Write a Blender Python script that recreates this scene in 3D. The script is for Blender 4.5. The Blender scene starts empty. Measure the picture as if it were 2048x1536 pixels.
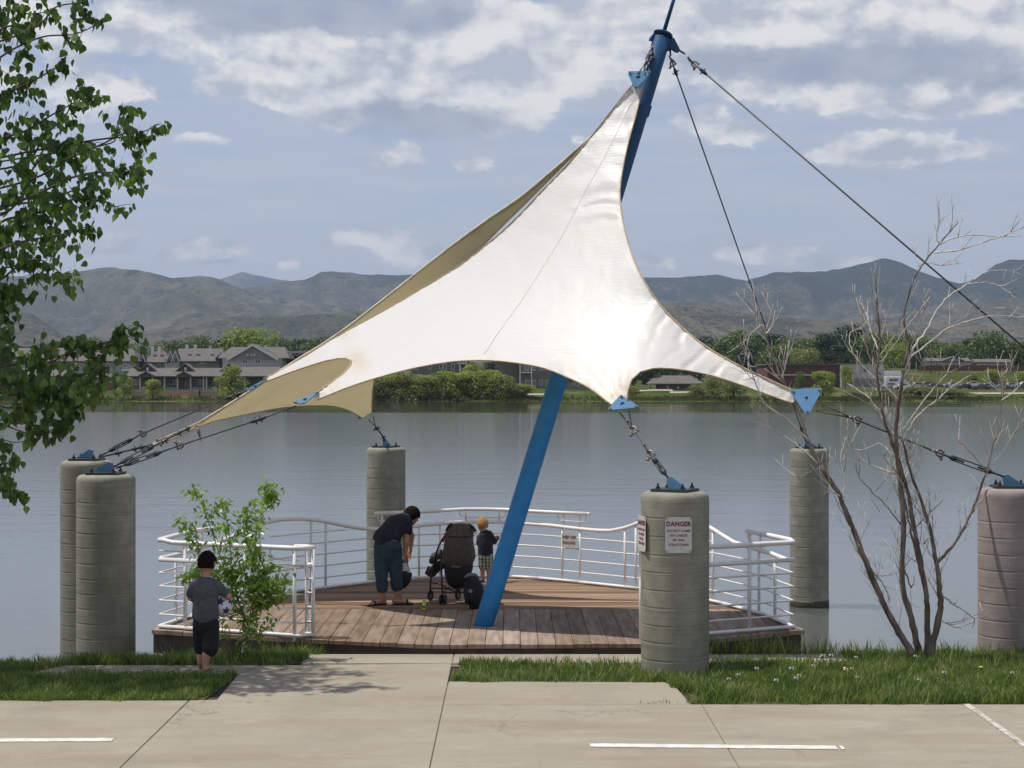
import bpy, bmesh, math, random
import numpy as np
from mathutils import Vector, Matrix
from mathutils.geometry import delaunay_2d_cdt
R = math.radians
random.seed(7)
rng = np.random.default_rng(7)
SC = bpy.context.scene
COL = SC.collection
F = 3400.0            # focal length in photo pixels (photo is 2048 wide)
CAMZ = 2.8
# ---------------------------------------------------------------- camera
cd = bpy.data.cameras.new('camera'); cam = bpy.data.objects.new('camera', cd); COL.objects.link(cam)
cam.location = (0, 0, CAMZ); cam.rotation_euler = (R(90), 0, 0)
cd.sensor_width = 36; cd.lens = 36*F/2048; cd.clip_start = 0.3; cd.clip_end = 60000
SC.camera = cam
# ---------------------------------------------------------------- exposure
SC.view_settings.view_transform = 'Standard'
try: SC.view_settings.look = 'None'
except Exception: pass
SC.view_settings.exposure = 0.05; SC.view_settings.gamma = 1; SC.view_settings.use_curve_mapping = False
SC.cycles.volume_bounces = 0
SC.cycles.max_bounces = 8; SC.cycles.transparent_max_bounces = 12
SC.cycles.caustics_reflective = False; SC.cycles.caustics_refractive = False
# ---------------------------------------------------------------- sun
SUNDIR = Vector((-0.38, 0.04, 0.92)).normalized()
SUN_EL = math.asin(SUNDIR.z); SUN_AZ = math.atan2(SUNDIR.x, SUNDIR.y)
sd = bpy.data.lights.new('sun', 'SUN'); sd.energy = 4.2; sd.angle = R(0.6); sd.color = (1.0, 0.95, 0.87)
sun = bpy.data.objects.new('sun', sd); COL.objects.link(sun)
sun.rotation_euler = (-SUNDIR).to_track_quat('-Z', 'Y').to_euler(); sun.location = (-20, 0, 60)

# ---------------------------------------------------------------- node helpers
class NT:
    def __init__(s, tree): s.t = tree; s.n = tree.nodes; s.l = tree.links
    def add(s, kind, **kw):
        n = s.n.new(kind)
        for k, v in kw.items(): setattr(n, k, v)
        return n
    def link(s, a, b): s.l.new(a, b)
    def put(s, sock, v):
        if hasattr(v, 'is_linked') or isinstance(v, bpy.types.NodeSocket): s.l.new(v, sock)
        else: sock.default_value = v
    def math(s, op, a, b=0.0, c=0.0, clamp=False):
        n = s.n.new('ShaderNodeMath'); n.operation = op; n.use_clamp = clamp
        s.put(n.inputs[0], a); s.put(n.inputs[1], b)
        if len(n.inputs) > 2: s.put(n.inputs[2], c)
        return n.outputs[0]
    def vmath(s, op, a, b=(0, 0, 0)):
        n = s.n.new('ShaderNodeVectorMath'); n.operation = op
        s.put(n.inputs[0], a); s.put(n.inputs[1], b)
        return n.outputs['Value'] if op in ('LENGTH', 'DOT_PRODUCT') else n.outputs[0]
    def comb(s, x, y, z):
        n = s.n.new('ShaderNodeCombineXYZ'); s.put(n.inputs[0], x); s.put(n.inputs[1], y); s.put(n.inputs[2], z); return n.outputs[0]
    def sep(s, v):
        n = s.n.new('ShaderNodeSeparateXYZ'); s.l.new(v, n.inputs[0]); return n.outputs
    def noise(s, v, scale, detail=4, rough=0.5, dist=0.0, col=False):
        n = s.n.new('ShaderNodeTexNoise')
        if v is not None: s.l.new(v, n.inputs['Vector'])
        n.inputs['Scale'].default_value = scale; n.inputs['Detail'].default_value = detail
        n.inputs['Roughness'].default_value = rough; n.inputs['Distortion'].default_value = dist
        return n.outputs['Color'] if col else n.outputs['Fac']
    def map(s, v, a, b, c=0.0, d=1.0, smooth=False):
        n = s.n.new('ShaderNodeMapRange'); s.put(n.inputs[0], v)
        if smooth: n.interpolation_type = 'SMOOTHSTEP'
        n.inputs[1].default_value = a; n.inputs[2].default_value = b; n.inputs[3].default_value = c; n.inputs[4].default_value = d
        return n.outputs[0]
    def mix(s, f, a, b, mode='MIX'):
        n = s.n.new('ShaderNodeMix'); n.data_type = 'RGBA'; n.blend_type = mode
        s.put(n.inputs[0], f); s.put(n.inputs[6], c4(a)); s.put(n.inputs[7], c4(b)); return n.outputs[2]
def c4(c):
    if isinstance(c, (tuple, list)) and len(c) == 3: return (*c, 1.0)
    return c
# ---------------------------------------------------------------- sky with clouds
world = bpy.data.worlds.new('World'); SC.world = world; world.use_nodes = True
w = NT(world.node_tree); w.n.clear()
sky = w.add('ShaderNodeTexSky', sky_type='NISHITA'); sky.sun_disc = False
sky.sun_elevation = SUN_EL; sky.sun_rotation = SUN_AZ; sky.altitude = 1500; sky.air_density = 1.0; sky.dust_density = 0.3; sky.ozone_density = 2.0
tc = w.add('ShaderNodeTexCoord'); dirv = tc.outputs['Generated']
x, y, z = w.sep(dirv)
az = w.math('ARCTAN2', x, y); el = w.math('ARCSINE', z)
K = F
ax = w.math('MULTIPLY', az, K/100.0)      # units: hundreds of photo pixels off the view axis
ey = w.math('MULTIPLY', el, K/100.0)
pv = w.comb(ax, ey, 0.0)
pst = w.comb(ax, w.math('MULTIPLY', ey, 1.55), w.math('MULTIPLY', y, 3.0))
warp = w.noise(pst, 0.55, 5, 0.6, col=True)
warp = w.vmath('SUBTRACT', warp, (0.5, 0.5, 0.5))
pvw = w.vmath('ADD', pv, w.vmath('MULTIPLY', warp, (1.5, 0.8, 0.0)))
warp2 = w.vmath('SUBTRACT', w.noise(pst, 2.2, 5, 0.65, col=True), (0.5, 0.5, 0.5))
pvw = w.vmath('ADD', pvw, w.vmath('MULTIPLY', warp2, (0.7, 0.4, 0.0)))
def blob(px, py, rx, ry, wgt, soft=0.0):
    cx = math.atan((px-1024)/F)*F/100; cy = math.atan((768-py)/F)*F/100
    v = w.vmath('SUBTRACT', pvw, (cx, cy, 0)); v = w.vmath('MULTIPLY', v, (100/rx, 100/ry, 0))
    return w.map(w.vmath('LENGTH', v), 1.25, soft, 0.0, wgt, True)
def total(blobs):
    acc = None
    for b in blobs:
        s_ = blob(*b); acc = s_ if acc is None else w.math('ADD', acc, s_)
    return acc
front = w.map(y, 0.0, 0.3)
lit_b = total([(900, 110, 560, 130, .75), (430, 80, 230, 60, .5), (600, 170, 210, 60, .6), (690, 215, 170, 55, .75), (1010, 200, 130, 90, .9), (850, 130, 260, 80, .5), (1020, 20, 300, 60, .5),
               (800, 318, 95, 32, .95), (955, 326, 52, 26, .85), (420, 503, 105, 32, .95), (570, 533, 45, 14, .8), (190, 505, 75, 34, .75), (320, 520, 60, 20, .5),
               (720, 480, 120, 30, .6), (830, 510, 130, 36, .55), (1840, 215, 290, 44, .9), (1830, 310, 210, 44, .8), (1400, 250, 90, 40, .75), (1480, 275, 110, 26, .6), (1160, 275, 24, 34, .5),
               (1530, 512, 130, 32, .85), (1310, 525, 50, 26, .7), (1680, 530, 90, 20, .5), (130, 190, 170, 70, .7), (260, 200, 70, 26, .6), (60, 60, 260, 80, .7), (400, 290, 80, 24, .5),
               (1500, 80, 420, 130, .9), (1950, 60, 300, 130, .8), (1250, 100, 200, 90, .7), (1750, 160, 340, 70, .7)])
gry_b = total([(560, 25, 330, 62, 1.0), (760, 40, 200, 40, .6), (1740, 145, 400, 62, 1.0), (860, 248, 260, 40, .85), (760, 215, 120, 30, .35), (930, 30, 160, 40, .35), (1110, 130, 80, 30, .3), (1420, 130, 220, 36, .5), (1500, 0, 500, 26, .3), (1830, 374, 130, 16, .25), (810, 340, 90, 9, .3), (430, 530, 100, 9, .3), (1840, 345, 200, 12, .3), (1980, 190, 140, 30, .5)])
fb = w.noise(pst, 0.8, 7, 0.6)
fb2 = w.noise(w.vmath('ADD', pst, (13.1, 4.2, 0.0)), 0.95, 7, 0.56)
veilc = w.comb(w.math('MULTIPLY', ax, 0.35), w.math('MULTIPLY', ey, 2.6), 0.0)
veil = w.noise(veilc, 0.9, 6, 0.55)
veil = w.map(veil, 0.34, 0.66, 0.12, 0.80)
veil = w.math('MULTIPLY', veil, w.map(ey, 9.0, 0.0, 0.55, 1.0))
back = w.math('MULTIPLY', w.map(fb, 0.45, 0.65), w.math('SUBTRACT', 1.0, front))
edge = w.math('MULTIPLY', w.math('SUBTRACT', fb2, 0.5), 1.9)
dl = w.math('ADD', w.math('MULTIPLY', lit_b, front), w.math('MULTIPLY', back, 0.8))
dl = w.math('ADD', dl, w.math('MULTIPLY', edge, w.map(dl, 0.0, 0.4)))
dens = w.map(dl, 0.12, 0.46, 0, 1, True)
gd = w.math('MULTIPLY', gry_b, front)
gd = w.math('ADD', gd, w.math('MULTIPLY', edge, w.map(gd, 0.0, 0.5, 0, .6)))
gdens = w.map(gd, 0.08, 0.72, 0, 0.95, True)
skyt = w.mix(1.0, sky.outputs[0], (0.85, 0.95, 1.10), 'MULTIPLY')
air = w.mix(w.map(ey, 7.5, 1.5), (4.3, 5.4, 7.6), (7.3, 7.7, 8.3))
base = w.mix(w.map(ey, 16.0, 9.0, 0.0, 0.72), skyt, air)
c_veil = w.mix(veil, base, (6.8, 7.1, 7.8))
# relief of the cloud heads: compare the noise here with the noise a little higher up
p_up = w.vmath('ADD', pst, (-0.15, 0.55, 0.0))
ra = w.noise(pst, 0.7, 7, 0.56); rb = w.noise(p_up, 0.7, 7, 0.56)
relief = w.map(w.math('SUBTRACT', ra, rb), -0.11, 0.09)
white = w.mix(relief, (5.7, 6.1, 7.1), (10.3, 10.0, 9.9))
c_lit = w.mix(dens, c_veil, white)
c_gry = w.mix(gdens, c_lit, w.mix(w.map(ra, 0.35, 0.65), (3.7, 4.35, 5.7), (5.2, 5.7, 6.7)))
ground_mix = w.map(z, -0.02, 0.0)
final = w.mix(ground_mix, (2.2, 2.4, 2.6), c_gry)
bg = w.add('ShaderNodeBackground'); bg.inputs[1].default_value = 0.084
w.link(final, bg.inputs[0]); wo = w.add('ShaderNodeOutputWorld'); w.link(bg.outputs[0], wo.inputs[0])

# ---------------------------------------------------------------- materials
M = {}
def mat(name, c1, c2=None, scale=5.0, rough=0.7, bump=0.0, bscale=None, spec=0.5, metal=0.0, stretch=(1, 1, 1), detail=5, thr=(0.35, 0.65), island=0.0, space='Object', coat=0.0, extra=None, bdist=0.01):
    m = bpy.data.materials.new(name); m.use_nodes = True; t = NT(m.node_tree); b = t.n['Principled BSDF']
    b.inputs['Roughness'].default_value = rough; b.inputs['Metallic'].default_value = metal; b.inputs['Specular IOR Level'].default_value = spec
    if coat: b.inputs['Coat Weight'].default_value = coat
    col = None
    tcn = t.add('ShaderNodeTexCoord'); vec = tcn.outputs['Object']
    if space == 'World': vec = t.add('ShaderNodeNewGeometry').outputs['Position']
    vec = t.vmath('MULTIPLY', vec, stretch)
    if c2 is not None: col = t.mix(t.map(t.noise(vec, scale, detail), thr[0], thr[1]), c1, c2)
    if island:
        g = t.add('ShaderNodeNewGeometry'); hsv = t.add('ShaderNodeHueSaturation')
        rv = g.outputs['Random Per Island']
        t.put(hsv.inputs['Value'], t.map(rv, 0, 1, 1-island, 1+island)); t.put(hsv.inputs['Hue'], t.map(rv, 0, 1, 0.5+island*.04, 0.5-island*.04))
        t.put(hsv.inputs['Color'], col if col is not None else c4(c1)); col = hsv.outputs[0]
    if extra: col = extra(t, vec, col)
    t.put(b.inputs['Base Color'], col if col is not None else c4(c1))
    if bump:
        bn = t.add('ShaderNodeBump'); bn.inputs['Strength'].default_value = bump; bn.inputs['Distance'].default_value = bdist
        t.link(t.noise(vec, bscale or scale*4, 6, 0.6), bn.inputs['Height']); t.link(bn.outputs[0], b.inputs['Normal'])
    M[name] = m; return m
def leafmat(name, c1, c2, scale=1.2, trans=0.35, island=0.25, rough=0.5, tc_=None, spec=0.4):
    m = mat(name, c1, c2, scale, rough=rough, island=island, space='World', spec=spec)
    t = NT(m.node_tree); b = t.n['Principled BSDF']; out = t.n['Material Output']
    tr = t.add('ShaderNodeBsdfTranslucent'); src = b.inputs['Base Color'].links[0].from_socket
    t.link(t.mix(1.0, src, tc_ or (1.0, 1.15, 0.5), 'MULTIPLY'), tr.inputs[0])
    mx = t.add('ShaderNodeMixShader'); mx.inputs[0].default_value = trans
    t.link(b.outputs[0], mx.inputs[1]); t.link(tr.outputs[0], mx.inputs[2]); t.link(mx.outputs[0], out.inputs[0]); return m

# ---------------------------------------------------------------- object helpers
def tag(o, label=None, cat=None, group=None, kind=None):
    if label: o['label'] = label
    if cat: o['category'] = cat
    if group: o['group'] = group
    if kind: o['kind'] = kind
    return o
def empty(name, loc=(0, 0, 0), label=None, cat=None, group=None, kind=None):
    o = bpy.data.objects.new(name, None); o.location = loc; COL.objects.link(o); o.empty_display_size = 0.1
    return tag(o, label, cat, group, kind)
def link_mesh(name, me, parent=None):
    o = bpy.data.objects.new(name, me); COL.objects.link(o)
    if parent is not None:
        o.parent = parent
        # geometry is written in world space: undo the parents' offset
        off = Vector((0, 0, 0)); p = parent
        while p is not None: off += Vector(p.location); p = p.parent
        o.location = -off
    return o
def copy_tree(o, loc, rz=0.0, parent=None, scale=None):
    c = o.copy(); COL.objects.link(c)
    if parent is None:
        c.location = loc; c.rotation_euler = (0, 0, rz)
        if scale: c.scale = scale
    else: c.parent = parent
    for ch in list(KIDS.get(o.name, ())): 
        copy_tree(ch, None, 0, c)
    return c
KIDS = {}
def index_kids():
    KIDS.clear()
    for o in bpy.data.objects:
        if o.parent: KIDS.setdefault(o.parent.name, []).append(o)
class MB:
    def __init__(s): s.v = []; s.f = []; s.sm = []; s.mi = []; s.cur = 0
    def add(s, vs, fs, smooth=False):
        o = len(s.v); s.v += [tuple(v) for v in vs]; s.f += [tuple(i+o for i in f) for f in fs]; s.sm += [smooth]*len(fs); s.mi += [s.cur]*len(fs)
    def box(s, x0, x1, y0, y1, z0, z1):
        s.add([(x0, y0, z0), (x1, y0, z0), (x1, y1, z0), (x0, y1, z0), (x0, y0, z1), (x1, y0, z1), (x1, y1, z1), (x0, y1, z1)],
              [(0, 3, 2, 1), (4, 5, 6, 7), (0, 1, 5, 4), (1, 2, 6, 5), (2, 3, 7, 6), (3, 0, 4, 7)])
    def obox(s, c, ax, ay, az_, hx, hy, hz):
        c = Vector(c); vs = []
        for k in (-1, 1):
            for (i, j) in ((-1, -1), (1, -1), (1, 1), (-1, 1)): vs.append(c+ax*hx*i+ay*hy*j+az_*hz*k)
        s.add(vs, [(0, 3, 2, 1), (4, 5, 6, 7), (0, 1, 5, 4), (1, 2, 6, 5), (2, 3, 7, 6), (3, 0, 4, 7)])
    def prism(s, poly, z0, z1, chamfer=0.0):
        """poly: list of (x,y), counter-clockwise"""
        n = len(poly); vs = [(x, y, z0) for x, y in poly]
        if chamfer:
            cx = sum(p[0] for p in poly)/n; cy = sum(p[1] for p in poly)/n
            def ins(p):
                d = math.hypot(p[0]-cx, p[1]-cy) or 1; return (p[0]-(p[0]-cx)/d*chamfer*1.3, p[1]-(p[1]-cy)/d*chamfer*1.3)
            vs += [(x, y, z1-chamfer) for x, y in poly] + [(*ins(p), z1) for p in poly]
            fs = [tuple(reversed(range(n))), tuple(range(2*n, 3*n))]
            for i in range(n):
                j = (i+1) % n; fs += [(i, j, n+j, n+i), (n+i, n+j, 2*n+j, 2*n+i)]
        else:
            vs += [(x, y, z1) for x, y in poly]; fs = [tuple(reversed(range(n))), tuple(range(n, 2*n))]
            for i in range(n):
                j = (i+1) % n; fs.append((i, j, n+j, n+i))
        s.add(vs, fs)
    def tube(s, pts, rad, sides=8, caps=True, side=None, smooth=True, closed=False):
        """rad: number, list of numbers or list of (a,b) half-axes; a lies along `side`"""
        pts = [Vector(p) for p in pts]; n = len(pts)
        if not isinstance(rad, (list, tuple)): rad = [rad]*n
        elif isinstance(rad, tuple): rad = [rad]*n
        ring = []; prev = None; vs = []
        for i, p in enumerate(pts):
            if closed: d = pts[(i+1) % n]-pts[i-1]
            else: d = pts[min(i+1, n-1)]-pts[max(i-1, 0)]
            if d.length < 1e-9: d = Vector((0, 0, 1))
            d.normalize()
            if side is not None: a = Vector(side); a = a-d*a.dot(d)
            elif prev is not None: a = prev-d*prev.dot(d)
            else:
                a = d.cross(Vector((0, 0, 1)));
                if a.length < 0.1: a = d.cross(Vector((0, 1, 0)))
            if a.length < 1e-6: a = d.orthogonal()
            a.normalize(); b = d.cross(a); prev = a
            ra, rb = rad[i] if isinstance(rad[i], (tuple, list)) else (rad[i], rad[i])
            for k in range(sides):
                t = 2*math.pi*k/sides; vs.append(p+a*math.cos(t)*ra+b*math.sin(t)*rb)
        fs = []
        for i in range(n if closed else n-1):
            j = (i+1) % n
            for k in range(sides):
                l = (k+1) % sides; fs.append((i*sides+k, i*sides+l, j*sides+l, j*sides+k))
        if caps and not closed:
            fs.append(tuple(reversed(range(sides)))); fs.append(tuple((n-1)*sides+k for k in range(sides)))
        s.add(vs, fs, smooth)
    def ball(s, c, r, seg=10, rings=7, axes=None):
        c = Vector(c); r = r if isinstance(r, (tuple, list)) else (r, r, r)
        ax = axes or (Vector((1, 0, 0)), Vector((0, 1, 0)), Vector((0, 0, 1)))
        vs = [c+ax[2]*r[2]]
        for i in range(1, rings):
            a = math.pi*i/rings
            for k in range(seg):
                t = 2*math.pi*k/seg; vs.append(c+ax[0]*r[0]*math.sin(a)*math.cos(t)+ax[1]*r[1]*math.sin(a)*math.sin(t)+ax[2]*r[2]*math.cos(a))
        vs.append(c-ax[2]*r[2]); fs = []
        for k in range(seg): fs.append((0, 1+k, 1+(k+1) % seg))
        for i in range(rings-2):
            for k in range(seg):
                a = 1+i*seg+k; b = 1+i*seg+(k+1) % seg; fs.append((a, a+seg, b+seg, b))
        L = len(vs)-1
        for k in range(seg): fs.append((L, 1+(rings-2)*seg+(k+1) % seg, 1+(rings-2)*seg+k))
        s.add(vs, fs, True)
    def torus(s, c, ax, ay, R_, r, seg=14, sides=6, arc=2*math.pi):
        c = Vector(c); full = abs(arc-2*math.pi) < 1e-3; n = seg if full else seg+1
        s.tube([c+ax*math.cos(arc*i/seg)*R_+ay*math.sin(arc*i/seg)*R_ for i in range(n)], r, sides, closed=full)
    def lathe(s, c, prof, seg=32, smooth=True):
        """prof: list of (r, z); c: base centre"""
        vs = []; fs = []
        for (r, z) in prof:
            for k in range(seg):
                t = 2*math.pi*k/seg; vs.append((c[0]+r*math.cos(t), c[1]+r*math.sin(t), c[2]+z))
        n = len(prof)
        for i in range(n-1):
            for k in range(seg):
                l = (k+1) % seg; fs.append((i*seg+k, i*seg+l, (i+1)*seg+l, (i+1)*seg+k))
        fs.append(tuple(reversed(range(seg)))); fs.append(tuple((n-1)*seg+k for k in range(seg)))
        s.add(vs, fs, smooth)
    def mesh(s, name, m=None):
        me = bpy.data.meshes.new(name); me.from_pydata(s.v, [], s.f)
        me.polygons.foreach_set('use_smooth', s.sm)
        ms = m if isinstance(m, (list, tuple)) else [m]
        for q in ms:
            if q is not None: me.materials.append(M[q] if isinstance(q, str) else q)
        if len(ms) > 1: me.polygons.foreach_set('material_index', s.mi)
        me.validate(); me.update(); return me
    def build(s, name, m=None, parent=None, **kw):
        o = link_mesh(name, s.mesh(name, m), parent); return tag(o, **kw)
def P(px, py, Y): return Vector(((px-1024)*Y/F, Y, CAMZ-(py-768)*Y/F))
def G(px, py, z=0.0):
    Y = (CAMZ-z)*F/(py-768); return Vector(((px-1024)*Y/F, Y, z))
def interp(x, xs, ys): return float(np.interp(x, xs, ys))
# numpy value noise ------------------------------------------------
_tab = rng.random((257, 257))
def vnoise(x, y):
    xi = np.floor(x).astype(int); yi = np.floor(y).astype(int); fx = x-xi; fy = y-yi
    fx = fx*fx*(3-2*fx); fy = fy*fy*(3-2*fy)
    a = _tab[xi % 256, yi % 256]; b = _tab[(xi+1) % 256, yi % 256]; c = _tab[xi % 256, (yi+1) % 256]; d = _tab[(xi+1) % 256, (yi+1) % 256]
    return (a*(1-fx)+b*fx)*(1-fy)+(c*(1-fx)+d*fx)*fy
def fbm(x, y, oct=5, ridged=False, gain=0.5):
    s = 0; a = 1; tot = 0
    for i in range(oct):
        n = vnoise(x*2**i+17*i, y*2**i+31*i)
        if ridged: n = 1-abs(2*n-1)
        s = s+a*n; tot += a; a *= gain
    return s/tot
def grid_mesh(name, X, Y, Z, m, parent=None, smooth=True, **kw):
    h, wd = X.shape; co = np.stack([X, Y, Z], -1).reshape(-1, 3).astype(np.float32)
    me = bpy.data.meshes.new(name); me.vertices.add(h*wd); me.vertices.foreach_set('co', co.ravel())
    i = np.arange((h-1)*(wd-1)); r = i//(wd-1); c = i % (wd-1); a = r*wd+c
    q = np.stack([a, a+1, a+wd+1, a+wd], -1).astype(np.int32)
    me.loops.add(q.size); me.loops.foreach_set('vertex_index', q.ravel()); me.polygons.add(len(q))
    me.polygons.foreach_set('loop_start', np.arange(0, q.size, 4, dtype=np.int32)); me.polygons.foreach_set('loop_total', np.full(len(q), 4, dtype=np.int32))
    me.polygons.foreach_set('use_smooth', np.full(len(q), smooth)); me.materials.append(M[m]); me.update(calc_edges=True)
    return tag(link_mesh(name, me, parent), **kw)
def tri_mesh(name, V, T, m):
    me = bpy.data.meshes.new(name); me.vertices.add(len(V)); me.vertices.foreach_set('co', np.asarray(V, np.float32).ravel())
    T = np.asarray(T, np.int32); k = T.shape[1]
    me.loops.add(T.size); me.loops.foreach_set('vertex_index', T.ravel()); me.polygons.add(len(T))
    me.polygons.foreach_set('loop_start', np.arange(0, T.size, k, dtype=np.int32)); me.polygons.foreach_set('loop_total', np.full(len(T), k, dtype=np.int32))
    me.materials.append(M[m]); me.update(calc_edges=True); return me
WZ = -1.05     # lake level
# ================================================================= MATERIALS
def path_extra(t, vec, col):
    g = t.add('ShaderNodeNewGeometry').outputs['Position']
    st = t.map(t.noise(t.vmath('MULTIPLY', g, (0.35, 1.6, 1)), 1.1, 5, 0.6), 0.45, 0.75)
    c = t.mix(t.math('MULTIPLY', st, 0.75), col, (0.255, 0.195, 0.13))
    dark = t.map(t.noise(g, 0.9, 6, 0.7), 0.5, 0.8)
    c = t.mix(t.math('MULTIPLY', dark, 0.7), c, (0.225, 0.19, 0.155)); pale = t.map(t.noise(t.vmath('MULTIPLY', g, (0.5, 1.1, 1)), 2.3, 7, 0.75), 0.52, 0.7); c = t.mix(t.math('MULTIPLY', pale, 0.45), c, (0.44, 0.39, 0.32))
    vo = t.add('ShaderNodeTexVoronoi'); vo.feature = 'DISTANCE_TO_EDGE'; vo.inputs['Scale'].default_value = 0.42
    t.link(t.vmath('ADD', g, t.vmath('MULTIPLY', t.noise(g, 1.6, 6, 0.7, col=True), (0.9, 0.9, 0.9))), vo.inputs['Vector'])
    crk = t.math('MULTIPLY', t.map(vo.outputs['Distance'], 0.0055, 0.0015), t.map(t.noise(g, 0.55, 3, 0.5), 0.50, 0.58)); c = t.mix(t.math('MULTIPLY', crk, 0.6), c, (0.13, 0.105, 0.08))
    sp = t.map(t.noise(g, 38.0, 3, 0.8), 0.70, 0.76)
    return t.mix(t.math('MULTIPLY', sp, 0.35), c, (0.12, 0.10, 0.08))
mat('path_concrete', (0.295, 0.262, 0.205), (0.350, 0.315, 0.250), 60, rough=0.9, bump=0.35, bscale=180, spec=0.2, extra=path_extra, space='World', bdist=0.004)
mat('joint_sand', (0.15, 0.125, 0.10), (0.20, 0.17, 0.135), 20, rough=1, space='World')
mat('paint_white', (0.74, 0.73, 0.70), (0.60, 0.57, 0.51), 9, rough=0.7, bump=0.2, space='World', spec=0.3)
mat('caulk', (0.62, 0.58, 0.52), (0.30, 0.25, 0.2), 14, rough=0.8, space='World')
mat('soil', (0.045, 0.038, 0.025), (0.075, 0.06, 0.04), 3, rough=1, bump=0.5, space='World')
mat('ground_grass', (0.045, 0.06, 0.02), (0.075, 0.08, 0.035), 2.0, rough=1, bump=0.4, space='World')
def column_extra(t, vec, col):
    st = t.map(t.noise(t.vmath('MULTIPLY', vec, (1.2, 1.2, 0.5)), 1.6, 5, 0.65), 0.42, 0.7)
    c = t.mix(t.math('MULTIPLY', st, 0.5), col, (0.145, 0.15, 0.105))
    ln = t.map(t.noise(t.vmath('MULTIPLY', vec, (0.6, 0.6, 14.0)), 2.2, 4, 0.7), 0.5, 0.66)
    c = t.mix(t.math('MULTIPLY', ln, 0.45), c, (0.16, 0.15, 0.12))
    dr = t.map(t.noise(t.vmath('MULTIPLY', vec, (9.0, 9.0, 0.5)), 1.0, 4, 0.6), 0.55, 0.75)
    return t.mix(t.math('MULTIPLY', dr, 0.35), c, (0.17, 0.155, 0.12))
mat('column_concrete', (0.255, 0.245, 0.198), (0.325, 0.31, 0.255), 6, rough=0.9, bump=0.25, bscale=45, spec=0.15, extra=column_extra)
mat('column_concrete_pink', (0.31, 0.255, 0.255), (0.37, 0.31, 0.305), 6, rough=0.9, bump=0.25, bscale=45, spec=0.15, extra=column_extra)
mat('wet_band', (0.045, 0.04, 0.03), (0.08, 0.07, 0.05), 8, rough=0.6)
mat('steel_blue', (0.10, 0.235, 0.40), (0.13, 0.27, 0.44), 8, rough=0.45, spec=0.4)
mat('steel_dark', (0.035, 0.05, 0.065), (0.055, 0.06, 0.06), 15, rough=0.5, metal=0.3)
mat('galvanised', (0.16, 0.15, 0.14), (0.27, 0.24, 0.21), 20, rough=0.45, metal=0.6)
mat('rusty', (0.10, 0.055, 0.035), (0.17, 0.12, 0.09), 30, rough=0.7, metal=0.3)
mat('cable_steel', (0.05, 0.052, 0.058), (0.09, 0.09, 0.09), 50, rough=0.5, metal=0.5)
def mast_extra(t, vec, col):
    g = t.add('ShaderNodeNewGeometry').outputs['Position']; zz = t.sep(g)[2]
    darken = t.map(zz, 2.2, 5.6, 0, 1)     # blue blends to a darker, duller tone towards the top
    scf = t.map(t.noise(t.vmath('MULTIPLY', g, (3, 3, 1)), 2.5, 7, 0.75), 0.56, 0.66); col = t.mix(t.math('MULTIPLY', scf, 0.35), col, (0.10, 0.22, 0.36)); c = t.mix(t.math('MULTIPLY', darken, 0.85), col, (0.010, 0.038, 0.090))
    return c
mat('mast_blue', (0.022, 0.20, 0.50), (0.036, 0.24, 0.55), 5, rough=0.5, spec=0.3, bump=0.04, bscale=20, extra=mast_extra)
mat('rail_white', (0.82, 0.80, 0.80), (0.74, 0.71, 0.70), 12, rough=0.35, spec=0.5, thr=(0.45, 0.75))
def plank_extra(t, vec, col):
    g = t.add('ShaderNodeNewGeometry'); hs = t.add('ShaderNodeHueSaturation'); ob = t.add('ShaderNodeObjectInfo')
    t.put(hs.inputs['Value'], t.map(ob.outputs['Random'], 0, 1, 0.72, 1.22)); t.put(hs.inputs['Saturation'], t.map(ob.outputs['Random'], 0, 1, 1.15, 0.8)); t.put(hs.inputs['Color'], col)
    return hs.outputs[0]
mat('plank_front', (0.200, 0.145, 0.105), (0.32, 0.245, 0.185), 2.5, rough=0.85, bump=0.4, bscale=14, stretch=(7, 0.7, 1), spec=0.2, extra=plank_extra, space='World')
mat('plank_rear', (0.20, 0.125, 0.080), (0.32, 0.215, 0.142), 2.5, rough=0.85, bump=0.4, bscale=14, stretch=(0.5, 9, 1), spec=0.2, extra=plank_extra, space='World')
mat('dark_timber', (0.03, 0.026, 0.02), (0.06, 0.05, 0.038), 5, rough=0.9, bump=0.4, stretch=(1, 1, 6), space='World')
mat('rim_timber', (0.06, 0.045, 0.036), (0.10, 0.078, 0.062), 5, rough=0.9, bump=0.4, space='World')
mat('skin', (0.42, 0.22, 0.15), (0.46, 0.25, 0.18), 20, rough=0.55)
mat('skin_shade', (0.36, 0.185, 0.125), (0.40, 0.21, 0.15), 20, rough=0.55)
mat('hair_dark', (0.010, 0.008, 0.007), (0.020, 0.014, 0.011), 60, rough=0.95, bump=1.0, bscale=120, spec=0.1, bdist=0.02)
mat('hair_ginger', (0.40, 0.21, 0.09), (0.54, 0.33, 0.16), 60, rough=0.9, bump=1.0, bscale=120, spec=0.1, bdist=0.02)
mat('shirt_navy', (0.010, 0.011, 0.025), (0.016, 0.018, 0.034), 30, rough=0.9, bump=1.0, bscale=9, bdist=0.03)
mat('capri_blue', (0.022, 0.045, 0.070), (0.032, 0.06, 0.088), 25, rough=0.9, bump=1.0, bscale=9, bdist=0.03)
mat('shirt_grey', (0.065, 0.075, 0.085), (0.085, 0.095, 0.105), 30, rough=0.9, bump=1.0, bscale=9, bdist=0.03)
mat('shorts_dark', (0.009, 0.010, 0.014), (0.015, 0.016, 0.020), 30, rough=0.9, bump=1.0, bscale=9, bdist=0.03)
mat('sandal', (0.015, 0.015, 0.018), rough=0.7)
mat('shoe_blue', (0.03, 0.06, 0.22), rough=0.6)
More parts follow.
